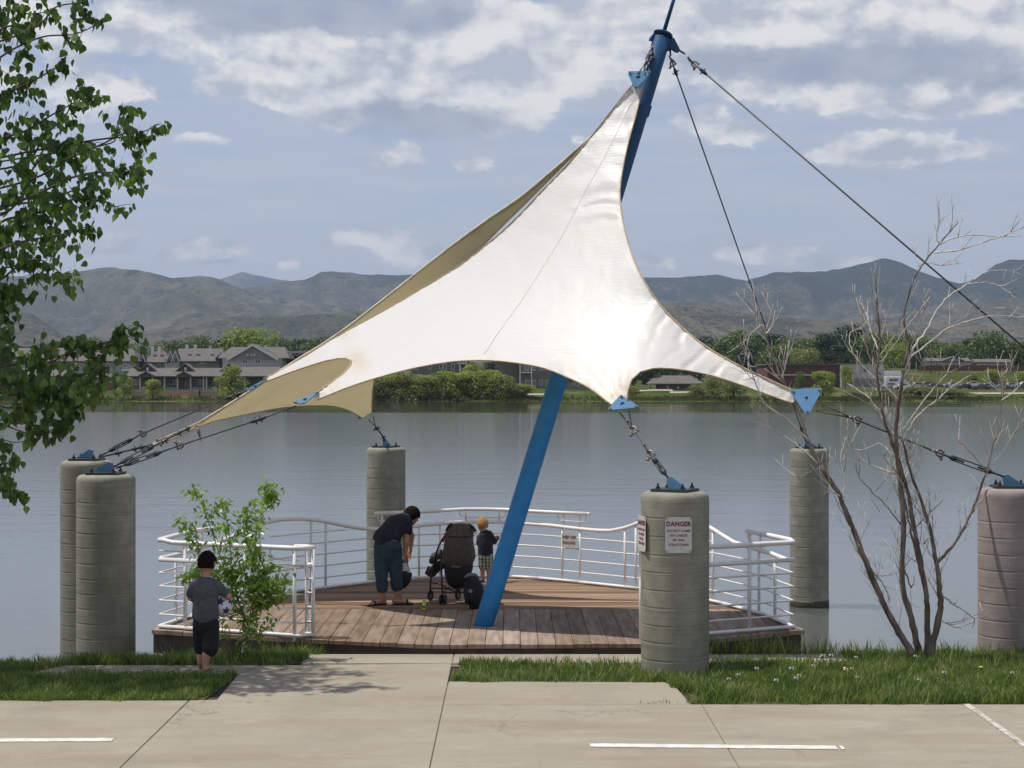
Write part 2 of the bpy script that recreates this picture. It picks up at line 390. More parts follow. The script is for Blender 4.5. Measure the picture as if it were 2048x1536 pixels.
def plaid(t, vec, col):
    xx, yy, zz = t.sep(vec)
    a = t.math('LESS_THAN', t.math('FRACT', t.math('MULTIPLY', xx, 22.0)), 0.38)
    b = t.math('LESS_THAN', t.math('FRACT', t.math('MULTIPLY', zz, 22.0)), 0.38)
    c = t.mix(a, (0.42, 0.46, 0.34), (0.07, 0.12, 0.10)); return t.mix(t.math('MULTIPLY', b, 0.6), c, (0.05, 0.07, 0.08))
mat('plaid', (0.4, 0.4, 0.3), (0.3, 0.3, 0.3), 5, rough=0.9, extra=plaid)
mat('stroller_fabric', (0.075, 0.065, 0.055), (0.10, 0.088, 0.075), 20, rough=0.95, bump=0.4)
mat('stroller_dark', (0.012, 0.012, 0.013), (0.02, 0.02, 0.022), 20, rough=0.8)
mat('stroller_frame', (0.02, 0.02, 0.022), rough=0.35, metal=0.4)
mat('stroller_red', (0.28, 0.02, 0.02), rough=0.6)
mat('wheel_grey', (0.12, 0.12, 0.12), rough=0.5)
mat('plastic_white', (0.62, 0.64, 0.68), (0.5, 0.5, 0.55), 20, rough=0.6)
mat('bag_black', (0.012, 0.011, 0.014), (0.022, 0.02, 0.024), 20, rough=0.8)
mat('bag_grey', (0.14, 0.15, 0.17), rough=0.7)
mat('can_yellow', (0.60, 0.58, 0.06), (0.70, 0.66, 0.15), 20, rough=0.4)
mat('can_green', (0.12, 0.28, 0.08), rough=0.5)
mat('ball_white', (0.65, 0.66, 0.70), rough=0.5)
mat('ball_navy', (0.02, 0.03, 0.10), rough=0.5)
mat('sign_white', (0.60, 0.60, 0.58), (0.52, 0.53, 0.51), 30, rough=0.5)
mat('sign_red', (0.17, 0.018, 0.045), rough=0.6)
mat('sign_small_text', (0.20, 0.05, 0.07), rough=0.6)
mat('bark_dead', (0.085, 0.062, 0.050), (0.23, 0.18, 0.15), 14, rough=0.9, bump=0.8, bscale=40, stretch=(1, 1, 0.3))
mat('twig_pale', (0.52, 0.47, 0.42), (0.70, 0.65, 0.59), 6, rough=0.8)
mat('twig_mid', (0.22, 0.17, 0.135), (0.36, 0.29, 0.24), 6, rough=0.85)
mat('bark', (0.055, 0.045, 0.03), (0.11, 0.09, 0.065), 8, rough=0.9, bump=0.6)
mat('bark_green', (0.13, 0.12, 0.06), (0.2, 0.17, 0.11), 8, rough=0.8)
leafmat('leaf_cotton', (0.070, 0.135, 0.036), (0.140, 0.215, 0.068), 1.5, trans=0.42, island=0.45, rough=0.38)
leafmat('leaf_young', (0.20, 0.32, 0.05), (0.30, 0.42, 0.10), 3, trans=0.45, island=0.35, rough=0.3)
leafmat('grass_blade', (0.110, 0.180, 0.040), (0.25, 0.29, 0.10), 3.0, trans=0.35, island=0.4, rough=0.5)
leafmat('grass_dry', (0.20, 0.16, 0.09), (0.25, 0.2, 0.12), 3, trans=0.3, island=0.3)
mat('dandelion_puff', (0.38, 0.37, 0.31), rough=1.0)
mat('dandelion_yellow', (0.75, 0.48, 0.03), rough=0.8)
leafmat('crown_mid', (0.070, 0.115, 0.026), (0.115, 0.160, 0.042), 0.12, trans=0.3, island=0.35)
leafmat('crown_dark', (0.026, 0.048, 0.020), (0.042, 0.070, 0.028), 0.12, trans=0.2, island=0.35)
leafmat('crown_light', (0.22, 0.28, 0.055), (0.29, 0.33, 0.085), 0.12, trans=0.45, island=0.3)
leafmat('crown_olive', (0.17, 0.19, 0.060), (0.23, 0.24, 0.090), 0.12, trans=0.3, island=0.35)
def bank_extra(t, vec, col):
    a = t.map(t.noise(vec, 0.35, 5, 0.7), 0.45, 0.62); c = t.mix(t.math('MULTIPLY', a, 0.6), col, (0.045, 0.055, 0.022))
    b_ = t.map(t.noise(t.vmath('MULTIPLY', vec, (0.4, 1.5, 1)), 0.12, 4, 0.6), 0.56, 0.66); return t.mix(t.math('MULTIPLY', b_, 0.5), c, (0.19, 0.16, 0.10))
mat('shore_grass', (0.050, 0.078, 0.020), (0.085, 0.105, 0.034), 0.08, rough=1, space='World', extra=bank_extra, spec=0.0)
mat('slope_grass', (0.050, 0.068, 0.022), (0.085, 0.090, 0.036), 0.15, rough=1, space='World', extra=bank_extra, spec=0.0)
leafmat('reed_dry', (0.10, 0.115, 0.04), (0.20, 0.17, 0.09), 0.1, trans=.3, island=.3)
mat('seam_white', (0.80, 0.78, 0.76), rough=0.5)
mat('plain', (0.06, 0.085, 0.03), (0.13, 0.125, 0.06), 0.01, rough=1, space='World')
mat('roof', (0.115, 0.105, 0.098), (0.145, 0.133, 0.124), 0.7, rough=0.95)
mat('roof_brown', (0.12, 0.095, 0.08), (0.16, 0.13, 0.11), 0.7, rough=0.95)
mat('siding_green', (0.14, 0.145, 0.115), (0.175, 0.18, 0.145), 1, rough=0.9)
mat('siding_lilac', (0.34, 0.325, 0.335), (0.39, 0.375, 0.38), 1, rough=0.9)
mat('siding_tan', (0.30, 0.235, 0.15), (0.35, 0.28, 0.19), 1, rough=0.9)
mat('siding_grey', (0.20, 0.195, 0.175), (0.24, 0.235, 0.21), 1, rough=0.9)
mat('siding_brown', (0.13, 0.085, 0.055), (0.16, 0.105, 0.07), 1, rough=0.9)
mat('brick_red', (0.20, 0.085, 0.06), (0.25, 0.12, 0.09), 2, rough=0.9)
mat('brick_maroon', (0.10, 0.042, 0.038), (0.13, 0.055, 0.05), 0.5, rough=0.9)
mat('wall_pale', (0.36, 0.35, 0.34), (0.42, 0.41, 0.39), 1, rough=0.9)
mat('trim_white', (0.70, 0.68, 0.65), rough=0.6)
mat('trim_cream', (0.52, 0.47, 0.36), rough=0.6)
mat('glass_dark', (0.015, 0.018, 0.022), rough=0.1, spec=0.8)
mat('gable_dark', (0.075, 0.085, 0.065), rough=0.9)
mat('solar', (0.02, 0.025, 0.04), rough=0.2, spec=0.8)
mat('retaining', (0.36, 0.235, 0.165), (0.42, 0.29, 0.21), 0.5, rough=0.9)
mat('stone_pale', (0.42, 0.38, 0.33), (0.28, 0.24, 0.2), 1.5, rough=0.9)
mat('fence_red', (0.13, 0.055, 0.035), (0.17, 0.075, 0.05), 1, rough=0.9)
mat('asphalt', (0.06, 0.06, 0.06), (0.08, 0.08, 0.078), 0.5, rough=0.95)
for nm, c in (('car_silver', (0.45, 0.46, 0.48)), ('car_black', (0.02, 0.02, 0.022)), ('car_blue', (0.03, 0.06, 0.14)), ('car_red', (0.2, 0.02, 0.02)), ('car_white', (0.7, 0.7, 0.7))):
    mat(nm, c, rough=0.25, metal=0.3 if 'silver' in nm else 0.0, coat=0.5)
mat('tyre', (0.015, 0.015, 0.015), rough=0.9)
# fabric: white coated outside, sand coloured inside, lets light through
def fabric(name, outer, inner, trans_col, gloss=0.28):
    m = bpy.data.materials.new(name); m.use_nodes = True; t = NT(m.node_tree); b = t.n['Principled BSDF']; out = t.n['Material Output']
    geo = t.add('ShaderNodeNewGeometry'); pos = geo.outputs['Position']
    stain = t.map(t.noise(t.vmath('MULTIPLY', pos, (1, 1, 1.0)), 1.3, 6, 0.65), 0.5, 0.78)
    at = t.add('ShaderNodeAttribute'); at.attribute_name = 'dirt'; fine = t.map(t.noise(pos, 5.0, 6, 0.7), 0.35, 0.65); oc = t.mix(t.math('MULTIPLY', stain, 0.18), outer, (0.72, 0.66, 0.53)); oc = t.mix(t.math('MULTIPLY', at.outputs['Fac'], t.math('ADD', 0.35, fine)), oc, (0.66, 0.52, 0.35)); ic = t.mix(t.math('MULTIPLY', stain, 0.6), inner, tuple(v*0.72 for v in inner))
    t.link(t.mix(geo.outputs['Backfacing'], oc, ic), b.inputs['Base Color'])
    b.inputs['Roughness'].default_value = gloss; b.inputs['Specular IOR Level'].default_value = 0.30
    wv = t.noise(t.vmath('MULTIPLY', pos, (6, 6, 60)), 1.0, 3, 0.5); wv2 = t.noise(pos, 7.0, 5, 0.7)
    spk = t.map(t.noise(pos, 22.0, 2, 0.5), 0.62, 0.75)
    bn = t.add('ShaderNodeBump'); bn.inputs['Strength'].default_value = 0.5; bn.inputs['Distance'].default_value = 0.006
    t.link(t.math('ADD', t.math('ADD', wv, wv2), t.math('MULTIPLY', spk, 0.25)), bn.inputs['Height']); t.link(bn.outputs[0], b.inputs['Normal'])
    tr = t.add('ShaderNodeBsdfTranslucent'); t.link(t.mix(t.math('MULTIPLY', stain, 0.5), trans_col, tuple(v*0.7 for v in trans_col)), tr.inputs[0])
    mx = t.add('ShaderNodeMixShader'); mx.inputs[0].default_value = 0.20
    t.link(b.outputs[0], mx.inputs[1]); t.link(tr.outputs[0], mx.inputs[2]); t.link(mx.outputs[0], out.inputs[0]); M[name] = m
fabric('sail_fabric', (0.77, 0.75, 0.735), (0.46, 0.39, 0.24), (0.90, 0.77, 0.47), 0.40)
fabric('sail_fabric_aged', (0.80, 0.76, 0.66), (0.44, 0.37, 0.22), (0.90, 0.75, 0.43), 0.5)
mat('webbing', (0.74, 0.66, 0.52), (0.5, 0.44, 0.33), 8, rough=0.8)
mat('rope_edge', (0.40, 0.30, 0.17), (0.55, 0.43, 0.28), 15, rough=0.8)

# water -----------------------------------------------------------
def water_mat():
    m = bpy.data.materials.new('lake_water'); m.use_nodes = True; t = NT(m.node_tree); b = t.n['Principled BSDF']; M['lake_water'] = m
    pos = t.add('ShaderNodeNewGeometry').outputs['Position']; px_, py_, pz_ = t.sep(pos)
    n1 = t.noise(t.vmath('MULTIPLY', pos, (0.012, 0.02, 1)), 1.0, 3, 0.5)
    # wind line: near water is ruffled, the strip under the far bank lies calm
    yy = t.math('ADD', py_, t.math('MULTIPLY', t.math('SUBTRACT', n1, 0.5), 26.0))
    streak = t.map(t.noise(t.vmath('MULTIPLY', pos, (0.006, 0.055, 1)), 1.0, 4, 0.6), 0.46, 0.54)
    right = t.map(px_, 25.0, 70.0)
    calm = t.map(yy, 222, 236, 0, 1, True)
    calm = t.math('MULTIPLY', calm, t.math('SUBTRACT', 1.0, t.math('MULTIPLY', right, streak)))
    t.link(t.mix(calm, (0.100, 0.108, 0.098), (0.045, 0.046, 0.034)), b.inputs['Base Color'])
    t.link(t.map(calm, 0, 1, 0.10, 0.06), b.inputs['Roughness']); b.inputs['IOR'].default_value = 1.42
    w1 = t.noise(t.vmath('MULTIPLY', pos, (1.6, 3.6, 1)), 1.0, 4, 0.6); w2 = t.noise(t.vmath('MULTIPLY', pos, (0.25, 0.8, 1)), 1.0, 3, 0.55)
    h = t.math('ADD', t.math('MULTIPLY', w1, 0.4), w2)
    bn = t.add('ShaderNodeBump'); bn.inputs['Distance'].default_value = 0.10
    t.link(h, bn.inputs['Height']); gust = t.map(t.noise(t.vmath('MULTIPLY', pos, (0.018, 0.05, 1)), 1.0, 4, 0.6), 0.35, 0.65, 0.05, 0.16); t.link(t.mix(calm, t.comb(gust, gust, gust), (0.035, 0.035, 0.035)), bn.inputs['Strength']); t.link(bn.outputs[0], b.inputs['Normal'])
water_mat()
def terrain_mat():
    m = bpy.data.materials.new('hill_cover'); m.use_nodes = True; t = NT(m.node_tree); b = t.n['Principled BSDF']; M['hill_cover'] = m
    pos = t.add('ShaderNodeNewGeometry').outputs['Position']; x_, y_, z_ = t.sep(pos)
    p3 = t.comb(x_, t.math('MULTIPLY', y_, 0.6), t.math('MULTIPLY', z_, 1.6))
    a = t.noise(p3, 0.0022, 6, 0.62); c = t.noise(p3, 0.012, 6, 0.7); d = t.noise(p3, 0.05, 4, 0.7)
    col = t.mix(t.map(a, 0.38, 0.62), (0.076, 0.078, 0.050), (0.165, 0.142, 0.098))
    col = t.mix(t.map(c, 0.45, 0.62, 0, 0.7), col, (0.036, 0.038, 0.034))
    scrub = t.map(d, 0.54, 0.62, 0, 0.85)
    hog = t.map(y_, 5000, 3900)              # scrub-dotted rocky hogback in front
    col = t.mix(t.math('MULTIPLY', scrub, t.math('ADD', 0.38, t.math('MULTIPLY', hog, 0.7))), col, (0.020, 0.028, 0.018))
    rock = t.map(t.noise(p3, 0.03, 5, 0.75), 0.62, 0.68)
    col = t.mix(t.math('MULTIPLY', rock, t.math('MULTIPLY', hog, 0.6)), col, (0.30, 0.20, 0.15))
    forest = t.math('ADD', t.math('MULTIPLY', t.math('SUBTRACT', a, 0.5), 2.6), t.math('ADD', t.map(z_, 230, 480, -0.30, 0.42), t.map(x_, -500, 1500, -0.28, 0.22)))
    fm = t.map(t.math('ADD', forest, t.math('MULTIPLY', t.math('SUBTRACT', c, 0.5), 1.4)), -0.05, 0.22, 0, 0.93)
    col = t.mix(t.math('MULTIPLY', fm, t.map(y_, 4200, 5200)), col, (0.018, 0.030, 0.026))
    t.link(col, b.inputs['Base Color']); b.inputs['Roughness'].default_value = 1.0; b.inputs['Specular IOR Level'].default_value = 0.0
    bn = t.add('ShaderNodeBump'); bn.inputs['Distance'].default_value = 26.0; t.link(t.map(y_, 3000, 3400, 0.0, 1.0), bn.inputs['Strength'])
    t.link(t.math('ADD', t.math('MULTIPLY', c, 1.5), t.math('MULTIPLY', d, 0.5)), bn.inputs['Height']); t.link(bn.outputs[0], b.inputs['Normal'])
terrain_mat()

# ================================================================= SETTING
# hills: a real height field from the far shore to the foothills
def hills():
    nt, nr = 900, 300
    tt = np.linspace(-0.95, 0.95, nt)
    rr = np.concatenate([np.linspace(1500, 9500, nr-50), np.linspace(9560, 14500, 50)])
    T, Yg = np.meshgrid(tt, rr); px = 1024+F*T
    def prof(pts, Yl, gen=0.0):
        xs = [p[0] for p in pts]; ys = [p[1] for p in pts]
        base = np.interp(px, xs, ys)
        out = (fbm(px/500.0+3, px*0+Yl/1000.0, 4)-0.5)*110
        k = np.clip((np.abs(px-1024)-1100)/500, 0, 1)
        py = base+out*k
        py = py + (fbm(px/28.0, px*0+Yl/777.0, 4)-0.5)*gen
        return (768-py)/F*Yl+CAMZ
    L1 = prof([(-900, 575), (-200, 560), (-40, 552), (0, 549), (60, 552), (100, 549), (160, 540), (225, 533), (290, 541), (345, 553), (385, 551), (405, 550), (440, 558), (520, 590), (600, 598), (700, 615), (900, 640), (1200, 650), (2800, 650)], 6300, 4)
    L1b = prof([(-900, 700), (300, 690), (430, 600), (500, 572), (570, 563), (610, 557), (640, 545), (665, 541), (700, 546), (740, 548), (840, 547), (1000, 552), (1200, 556), (1290, 553), (1350, 555), (1400, 550), (1435, 549), (1470, 556), (1500, 562), (1530, 570), (1700, 600), (1900, 630), (2800, 650)], 7600, 6)
    L1c = prof([(-900, 720), (1380, 640), (1440, 590), (1500, 558), (1545, 546), (1600, 545), (1650, 543), (1700, 533), (1735, 522), (1770, 517), (1805, 526), (1840, 543), (1880, 556), (1930, 566), (1965, 548), (1990, 530), (2020, 520), (2060, 516), (2120, 520), (2300, 560), (3000, 590)], 6900, 8)
    L0 = prof([(-900, 640), (300, 600), (390, 572), (430, 560), (462, 551), (485, 543), (515, 551), (560, 560), (640, 566), (900, 575), (3000, 600)], 12500, 3)
    L2 = prof([(-900, 640), (0, 640), (150, 668), (230, 640), (300, 600), (380, 572), (430, 580), (520, 615), (600, 640), (1000, 650), (1240, 640), (1330, 606), (1420, 600), (1520, 618), (1640, 640), (1800, 625), (1950, 600), (2100, 590), (3000, 620)], 5200, 5)
    L3 = prof([(-900, 640), (-60, 622), (0, 620), (60, 625), (95, 648), (120, 668), (150, 682), (240, 684), (290, 664), (350, 650), (400, 642), (470, 632), (560, 632), (640, 630), (760, 618), (900, 612), (1100, 612), (1290, 604), (1400, 612), (1500, 628), (1640, 640), (1800, 646), (2048, 650), (3000, 660)], 3700, 7)
    Z = 3+np.clip((Yg-500)/3000, 0, 1)*22+np.clip((Yg-2300)/900, 0, 1)*22
    crest = np.zeros_like(Z)
    X = T*Yg
    er = fbm(X/420+5, Yg/420, 6, ridged=True)
    er2 = fbm(X/900+50, Yg/1300+9, 5)
    for H, Yl, wf, wb, am in ((L0, 12500, 1900, 1500, .3), (L1, 6300, 900, 800, .55), (L1b, 7600, 1000, 900, .6), (L1c, 6900, 1050, 900, .65), (L2, 5200, 620, 560, .36), (L3, 3700, 520, 500, .25)):
        wob = (er2-0.5)*700*(0.4 if Yl == 3700 else 1)
        u = (Yg-Yl-0*wob)
        d = np.where(u < 0, u/(wf*(0.75+0.9*er2)), u/wb)
        sh = 1/(1+np.abs(d)**1.8*1.6)
        carve = (1-er)*am*2.1*sh*np.clip(np.abs(d)*2.2, 0, 1)
        near = np.clip((Yg-2450)/700, 0, 1); near = near*near*(3-2*near); Z = np.maximum(Z, (22+(H-22)*np.clip(sh-carve*0.9, 0, 1))*near)
    Z += (fbm(X/60, Yg/60, 4)-0.5)*7*np.clip((Yg-2600)/1000, 0, 1)
    grid_mesh('hills', X, Yg, Z, 'hill_cover', kind='structure')
hills()
# water and ground
g = MB(); g.add([(-420, 12.0, WZ), (420, 12.0, WZ), (420, 395, WZ), (-420, 395, WZ)], [(0, 1, 2, 3)]); g.build('lake', 'lake_water', kind='structure')
def bank_edge(x): return interp(x, [-9, -5.5, -4.2, -3.2, -2.2, -1.5, 3.2, 3.6, 4.4, 9], [16.7, 16.95, 17.2, 17.35, 17.55, 17.75, 17.75, 17.62, 17.66, 17.7])
def near_ground():
    xs = np.linspace(-60, 60, 361); ys = np.concatenate([np.linspace(-25, 14, 40), np.linspace(14.1, 22, 100), np.linspace(22.4, 40, 10)])
    Xg, Yg = np.meshgrid(xs, ys)
    be = np.interp(Xg, [-9, -5.5, -4.2, -3.2, -2.2, -1.5, 3.2, 3.6, 4.4, 9], [16.7, 16.95, 17.2, 17.35, 17.55, 17.75, 17.75, 17.62, 17.66, 17.7])
    Z = np.where(Yg < be, -0.025, -0.025-np.clip((Yg-be)*0.75, 0, 3.0))
    Z = Z+np.where(Yg < 10.5, np.clip((10.5-Yg)*0.16, 0, 1.15), 0)
    Z += (fbm(Xg*1.3, Yg*1.3, 3)-0.5)*0.02*(Yg > 14)
    grid_mesh('ground', Xg, Yg, Z, 'soil', kind='structure')
near_ground()
def lake_bed():
    g = MB(); g.add([(-420, 30, -4.0), (420, 30, -4.0), (420, 400, -4.0), (-420, 400, -4.0)], [(0, 1, 2, 3)]); g.build('lake_bed', 'soil', kind='structure')
lake_bed()
def far_shore():
    tt = np.linspace(-260, 260, 261); yy = np.array([366, 372, 376, 380, 384, 388, 391, 393, 400, 420, 460, 520, 700, 1000, 1600, 2400])
    Xg, Yg = np.meshgrid(tt, yy)
    Xg = Xg*(Yg/380); off = (fbm(Xg/18, Xg*0+2, 4)-0.5)*7
    prof = np.interp(Yg, [366, 374, 377, 384, 391, 393, 400, 430, 520, 1000, 2400], [-3.0, -1.25, -0.85, -0.30, 0.0, 0.9, 1.3, 2.0, 3.0, 7, 14])
    Z = prof+(fbm(Xg/6, Yg/6, 3)-0.5)*0.30
    Yo = Yg+off*.6*np.clip((388-Yg)/12, 0, 1)
    g1 = grid_mesh('far_bank', Xg, Yo, Z, 'shore_grass', kind='structure')
far_shore()
# ================================================================= PATH
path = empty('path', (0, 13.4, 0), kind='structure')
def slab(poly, m='path_concrete', z=0.0):
    g = MB(); g.prism(poly, z-0.12, z, 0.006); return g.build('slab', m, path)
g = MB(); g.box(-9.5, 8.4, 11.3, 14.9, -.05, -.010); g.box(-2.6, 1.5, 14.9, 15.9, -.05, -.010); g.box(-2.1, 3.39, 16.9, 17.6, -.05, -.010); g.build('bedding', 'joint_sand', path)
J = [-9.6, -7.35, -5.1, -2.86, -0.60, 1.66, 3.97, 6.2, 8.5]
for a, b in zip(J[:-1], J[1:]):
    ga = 0.03 if abs(a-3.97) < .01 else 0.0035; gb = 0.03 if abs(b-3.97) < .01 else 0.0035
    y1 = 15.04 if b < -2 else 14.86
    if a == -2.86: slab([(a+ga, 11.3), (b-gb, 11.3), (b-gb, 17.04), (-2.15, 16.93), (-2.5, 16.93), (-2.64, 16.3), (-2.62, 15.08), (a+ga, 15.04)])
    else: slab([(a+ga, 11.3), (b-gb, 11.3), (b-gb, y1), (a+ga, y1)])
g = MB(); g.box(3.942, 3.998, 11.3, 14.85, -0.05, 0.006); g.build('joint_filler', 'caulk', path)
slab([(-0.5965, 14.865), (1.57, 14.865), (1.50, 15.97), (-0.5965, 16.0)])
slab([(-4.75, 16.33), (-2.655, 16.33), (-2.52, 16.93), (-4.45, 16.93)])
S = [-2.12, -0.60, 0.9, 2.15, 3.4]
for a, b in zip(S[:-1], S[1:]): slab([(a+.004, 17.05), (b-.004, 17.05), (b-.004, 17.62), (a+.004, 17.62)])
def dash(x0, x1, y0, y1, n=70):
    g = MB(); w_ = 0.062; vs = []; fs = []
    for i in range(n+1):
        t = i/n; x = x0+(x1-x0)*t; y = y0+(y1-y0)*t; e = 0.8 if i in (0, n) else 1
        vs += [(x, y-w_*e+random.uniform(-.006, .006), 0.0045), (x, y+w_*e+random.uniform(-.006, .006), 0.0045)]
    for i in range(n):
        if random.random() > 0.012: fs.append((2*i, 2*i+2, 2*i+3, 2*i+1))
    g.add(vs, fs); o = g.build('lane_line', 'paint_white', path); return o
a = G(0, 1482.5); b = G(226, 1480); dash(a.x-1.2, b.x, a.y, b.y)
a = G(1180, 1491); b = G(1688, 1496); dash(a.x, b.x, a.y, b.y)

# ================================================================= GRASS
def inside(x, y, poly):
    c = np.zeros(x.shape, bool); n = len(poly)
    for i in range(n):
        x0, y0 = poly[i]; x1, y1 = poly[(i+1) % n]
        if y0 == y1: continue
        cond = ((y0 > y) != (y1 > y)) & (x < (x1-x0)*(y-y0)/(y1-y0)+x0); c ^= cond
    return c
def grass(name, poly, dens, hmin, hmax, m='grass_blade', base=-0.02, ragged=0.13, parent=None):
    xs = [p[0] for p in poly]; ys = [p[1] for p in poly]
    n = int((max(xs)-min(xs))*(max(ys)-min(ys))*dens)
    x = rng.uniform(min(xs)-.1, max(xs)+.1, n); y = rng.uniform(min(ys)-.1, max(ys)+.1, n)
    jx = x+(fbm(x*6, y*6, 3)-.5)*ragged*2; jy = y+(fbm(x*6+40, y*6, 3)-.5)*ragged*2
    k = inside(jx, jy, poly); x = x[k]; y = y[k]; k = rng.random(len(x)) < np.clip((fbm(x*1.7+9, y*1.7, 4)-.33)*5, .18, 1); x = x[k]; y = y[k]; n = len(x)
    clump = fbm(x*2.2, y*2.2, 4); h = (hmin+(hmax-hmin)*rng.random(n)**1.6)*(0.45+1.25*clump)
    az = rng.uniform(0, 6.283, n); lean = rng.uniform(0.05, 0.75, n)*h; wd = rng.uniform(0.003, 0.0065, n)
    be = np.interp(x, [-9, -5.5, -4.2, -3.2, -2.2, -1.5, 3.2, 3.6, 4.4, 9], [16.7, 16.95, 17.2, 17.35, 17.55, 17.75, 17.75, 17.62, 17.66, 17.7])
    zb = base-np.clip((y-be)*0.75, 0, 3)
    fa = rng.uniform(0, 6.283, n); sx = np.cos(fa)*wd; sy = np.sin(fa)*wd; lx = np.cos(az)*lean; ly = np.sin(az)*lean
    V = np.empty((n, 5, 3))
    V[:, 0] = np.stack([x-sx, y-sy, zb], -1); V[:, 1] = np.stack([x+sx, y+sy, zb], -1)
    V[:, 2] = np.stack([x+sx*.8+lx*.35, y+sy*.8+ly*.35, zb+h*.6], -1); V[:, 3] = np.stack([x-sx*.8+lx*.35, y-sy*.8+ly*.35, zb+h*.6], -1)
    V[:, 4] = np.stack([x+lx, y+ly, zb+h], -1)
    b = (np.arange(n)*5)[:, None]
    T = np.concatenate([b+[0, 1, 2], b+[0, 2, 3], b+[3, 2, 4]], 0)
    return tag(link_mesh(name, tri_mesh(name, V.reshape(-1, 3), T, m), parent), kind='stuff')
GL1 = [(-6.6, 15.06), (-2.76, 15.05), (-2.70, 15.5), (-2.66, 16.34), (-4.8, 16.36), (-6.6, 16.5)]
GL2 = [(-6.6, 16.3), (-4.75, 16.4), (-4.5, 16.93), (-2.35, 16.95), (-2.1, 17.15), (-2.0, 17.75), (-3.2, 17.5), (-4.2, 17.32), (-5.5, 17.05), (-6.6, 16.95)]
GR1 = [(-.56, 15.99), (1.5, 15.97), (1.62, 15.2), (1.55, 14.88), (7, 14.86), (7, 17.85), (3.45, 17.75), (3.40, 17.1), (-.5, 17.08)]
g0 = grass('grass', GL1, 10500, 0.03, 0.10)
grass('grass', GL2, 9000, 0.05, 0.13)
grass('grass', GR1, 9500, 0.03, 0.11)
grass('grass', [(1.9, 17.6), (3.3, 17.6), (3.4, 18.0), (2.0, 18.0)], 2500, 0.06, 0.26)
grass('grass', [(-3.7, 17.3), (-2.1, 17.45), (-1.9, 17.9), (-3.6, 18.0)], 3000, 0.06, 0.22)
grass('grass', [(3.3, 17.5), (7, 17.5), (7, 17.9), (3.3, 17.85)], 2500, 0.08, 0.22)
grass('weed', [(1.05, 14.87), (1.62, 14.87), (1.62, 14.99), (1.15, 14.97)], 5000, 0.02, 0.06, 'grass_dry')
grass('weed', [(-2.0, 17.02), (-.6, 17.03), (-.6, 17.07), (-2.0, 17.07)], 2500, 0.01, 0.035, 'grass_dry', ragged=0.03)
grass('weed', [(3.93, 12.2), (4.0, 12.2), (4.0, 14.8), (3.93, 14.8)], 900, 0.008, 0.02, 'grass_dry', ragged=0.02)
# bare turf colour just below the blades
for q, poly in enumerate((GL1, GL2, GR1)):
    g = MB(); vs = [(p[0], p[1], -0.012) for p in poly]; g.add(vs, [tuple(range(len(vs)))]); g.build('turf', 'ground_grass', kind='structure')
# dandelion clocks
dl = MB(); dl.tube([(0, 0, -0.02), (0.004, 0, .05), (0, 0.003, .10)], 0.0022, 4)
puff = MB()
for i in range(26):
    d = Vector((random.gauss(0, 1), random.gauss(0, 1), random.gauss(0, 1))).normalized(); s_ = d.orthogonal().normalized()*0.006
    p = Vector((0, 0, .115)); puff.add([p, p+d*.021-s_, p+d*.021+s_], [(0, 1, 2)])
puff.ball((0, 0, .115), .013, 6, 4)
me_stem = dl.mesh('stem', 'grass_blade'); me_puff = puff.mesh('seed_head', 'dandelion_puff')
fl = MB(); fl.ball((0, 0, .10), (.022, .022, .009), 9, 4); me_fl = fl.mesh('flower_head', 'dandelion_yellow')
def dandelion(x, y, head, nm, lab, grp, s=1.0):
    r = empty('dandelion', (x, y, 0), lab, 'dandelion', grp); r.scale = (s, s, s)
    for n_, me in (('stem', me_stem), (nm, head)):
        o = bpy.data.objects.new(n_, me); COL.objects.link(o); o.parent = r
for px, py in ((1475, 1332), (1483, 1334), (1512, 1356), (1478, 1365), (1580, 1360), (1595, 1372), (1640, 1328), (1648, 1333), (1706, 1352), (1712, 1326), (1660, 1330), (1690, 1362), (1715, 1372), (1838, 1377), (1834, 1329), (1590, 1380), (1550, 1385), (1625, 1345),
               (1890, 1368), (2024, 1364), (1460, 1376)):
    p = G(px+random.uniform(-4, 4), py+random.uniform(2, 8)); dandelion(p.x, p.y, me_puff, 'seed_head', 'white fluffy dandelion clock standing in the grass right of the sign column', 'dandelion clocks in the grass', random.uniform(.8, 1.1))
p = G(1690, 1357); dandelion(p.x, p.y, me_fl, 'flower_head', 'small open yellow dandelion in the middle of the right-hand grass', None)
p = G(1962, 1355); dandelion(p.x, p.y, me_fl, 'flower_head', 'small open yellow dandelion at the right end of the grass near the pinkish column', None)
p = G(489, 1316); dandelion(p.x, p.y, me_fl, 'flower_head', 'open yellow dandelion at the foot of the leafy sapling', None, 1.15)

# ================================================================= DECK
DZ = 0.10
outline = [(-3.97, 18.68), (-3.62, 20.4), (-2.95, 21.95), (-2.45, 22.45), (-1.85, 23.15), (-1.37, 23.55), (-.70, 23.78), (-.06, 23.75), (.40, 23.5), (.95, 23.05), (1.72, 22.3), (2.62, 20.8), (3.0, 19.75), (3.2, 18.65), (2.15, 18.0), (1.44, 17.68), (-.89, 17.62), (-2.56, 18.12)]
deck = empty('deck', (-.4, 20.5, DZ), 'round wooden deck of weathered brown planks standing out over the lake', 'deck')
def xr(y):     # x extent of the outline at depth y
    xs = []
    for i in range(len(outline)):
        (x0, y0), (x1, y1) = outline[i], outline[(i+1) % len(outline)]
        if (y0 > y) != (y1 > y): xs.append(x0+(x1-x0)*(y-y0)/(y1-y0))
    return (min(xs), max(xs)) if len(xs) > 1 else None
def yr(x):
    ys = []
    for i in range(len(outline)):
        (x0, y0), (x1, y1) = outline[i], outline[(i+1) % len(outline)]
        if (x0 > x) != (x1 > x): ys.append(y0+(y1-y0)*(x-x0)/(x1-x0))
    return (min(ys), max(ys)) if len(ys) > 1 else None
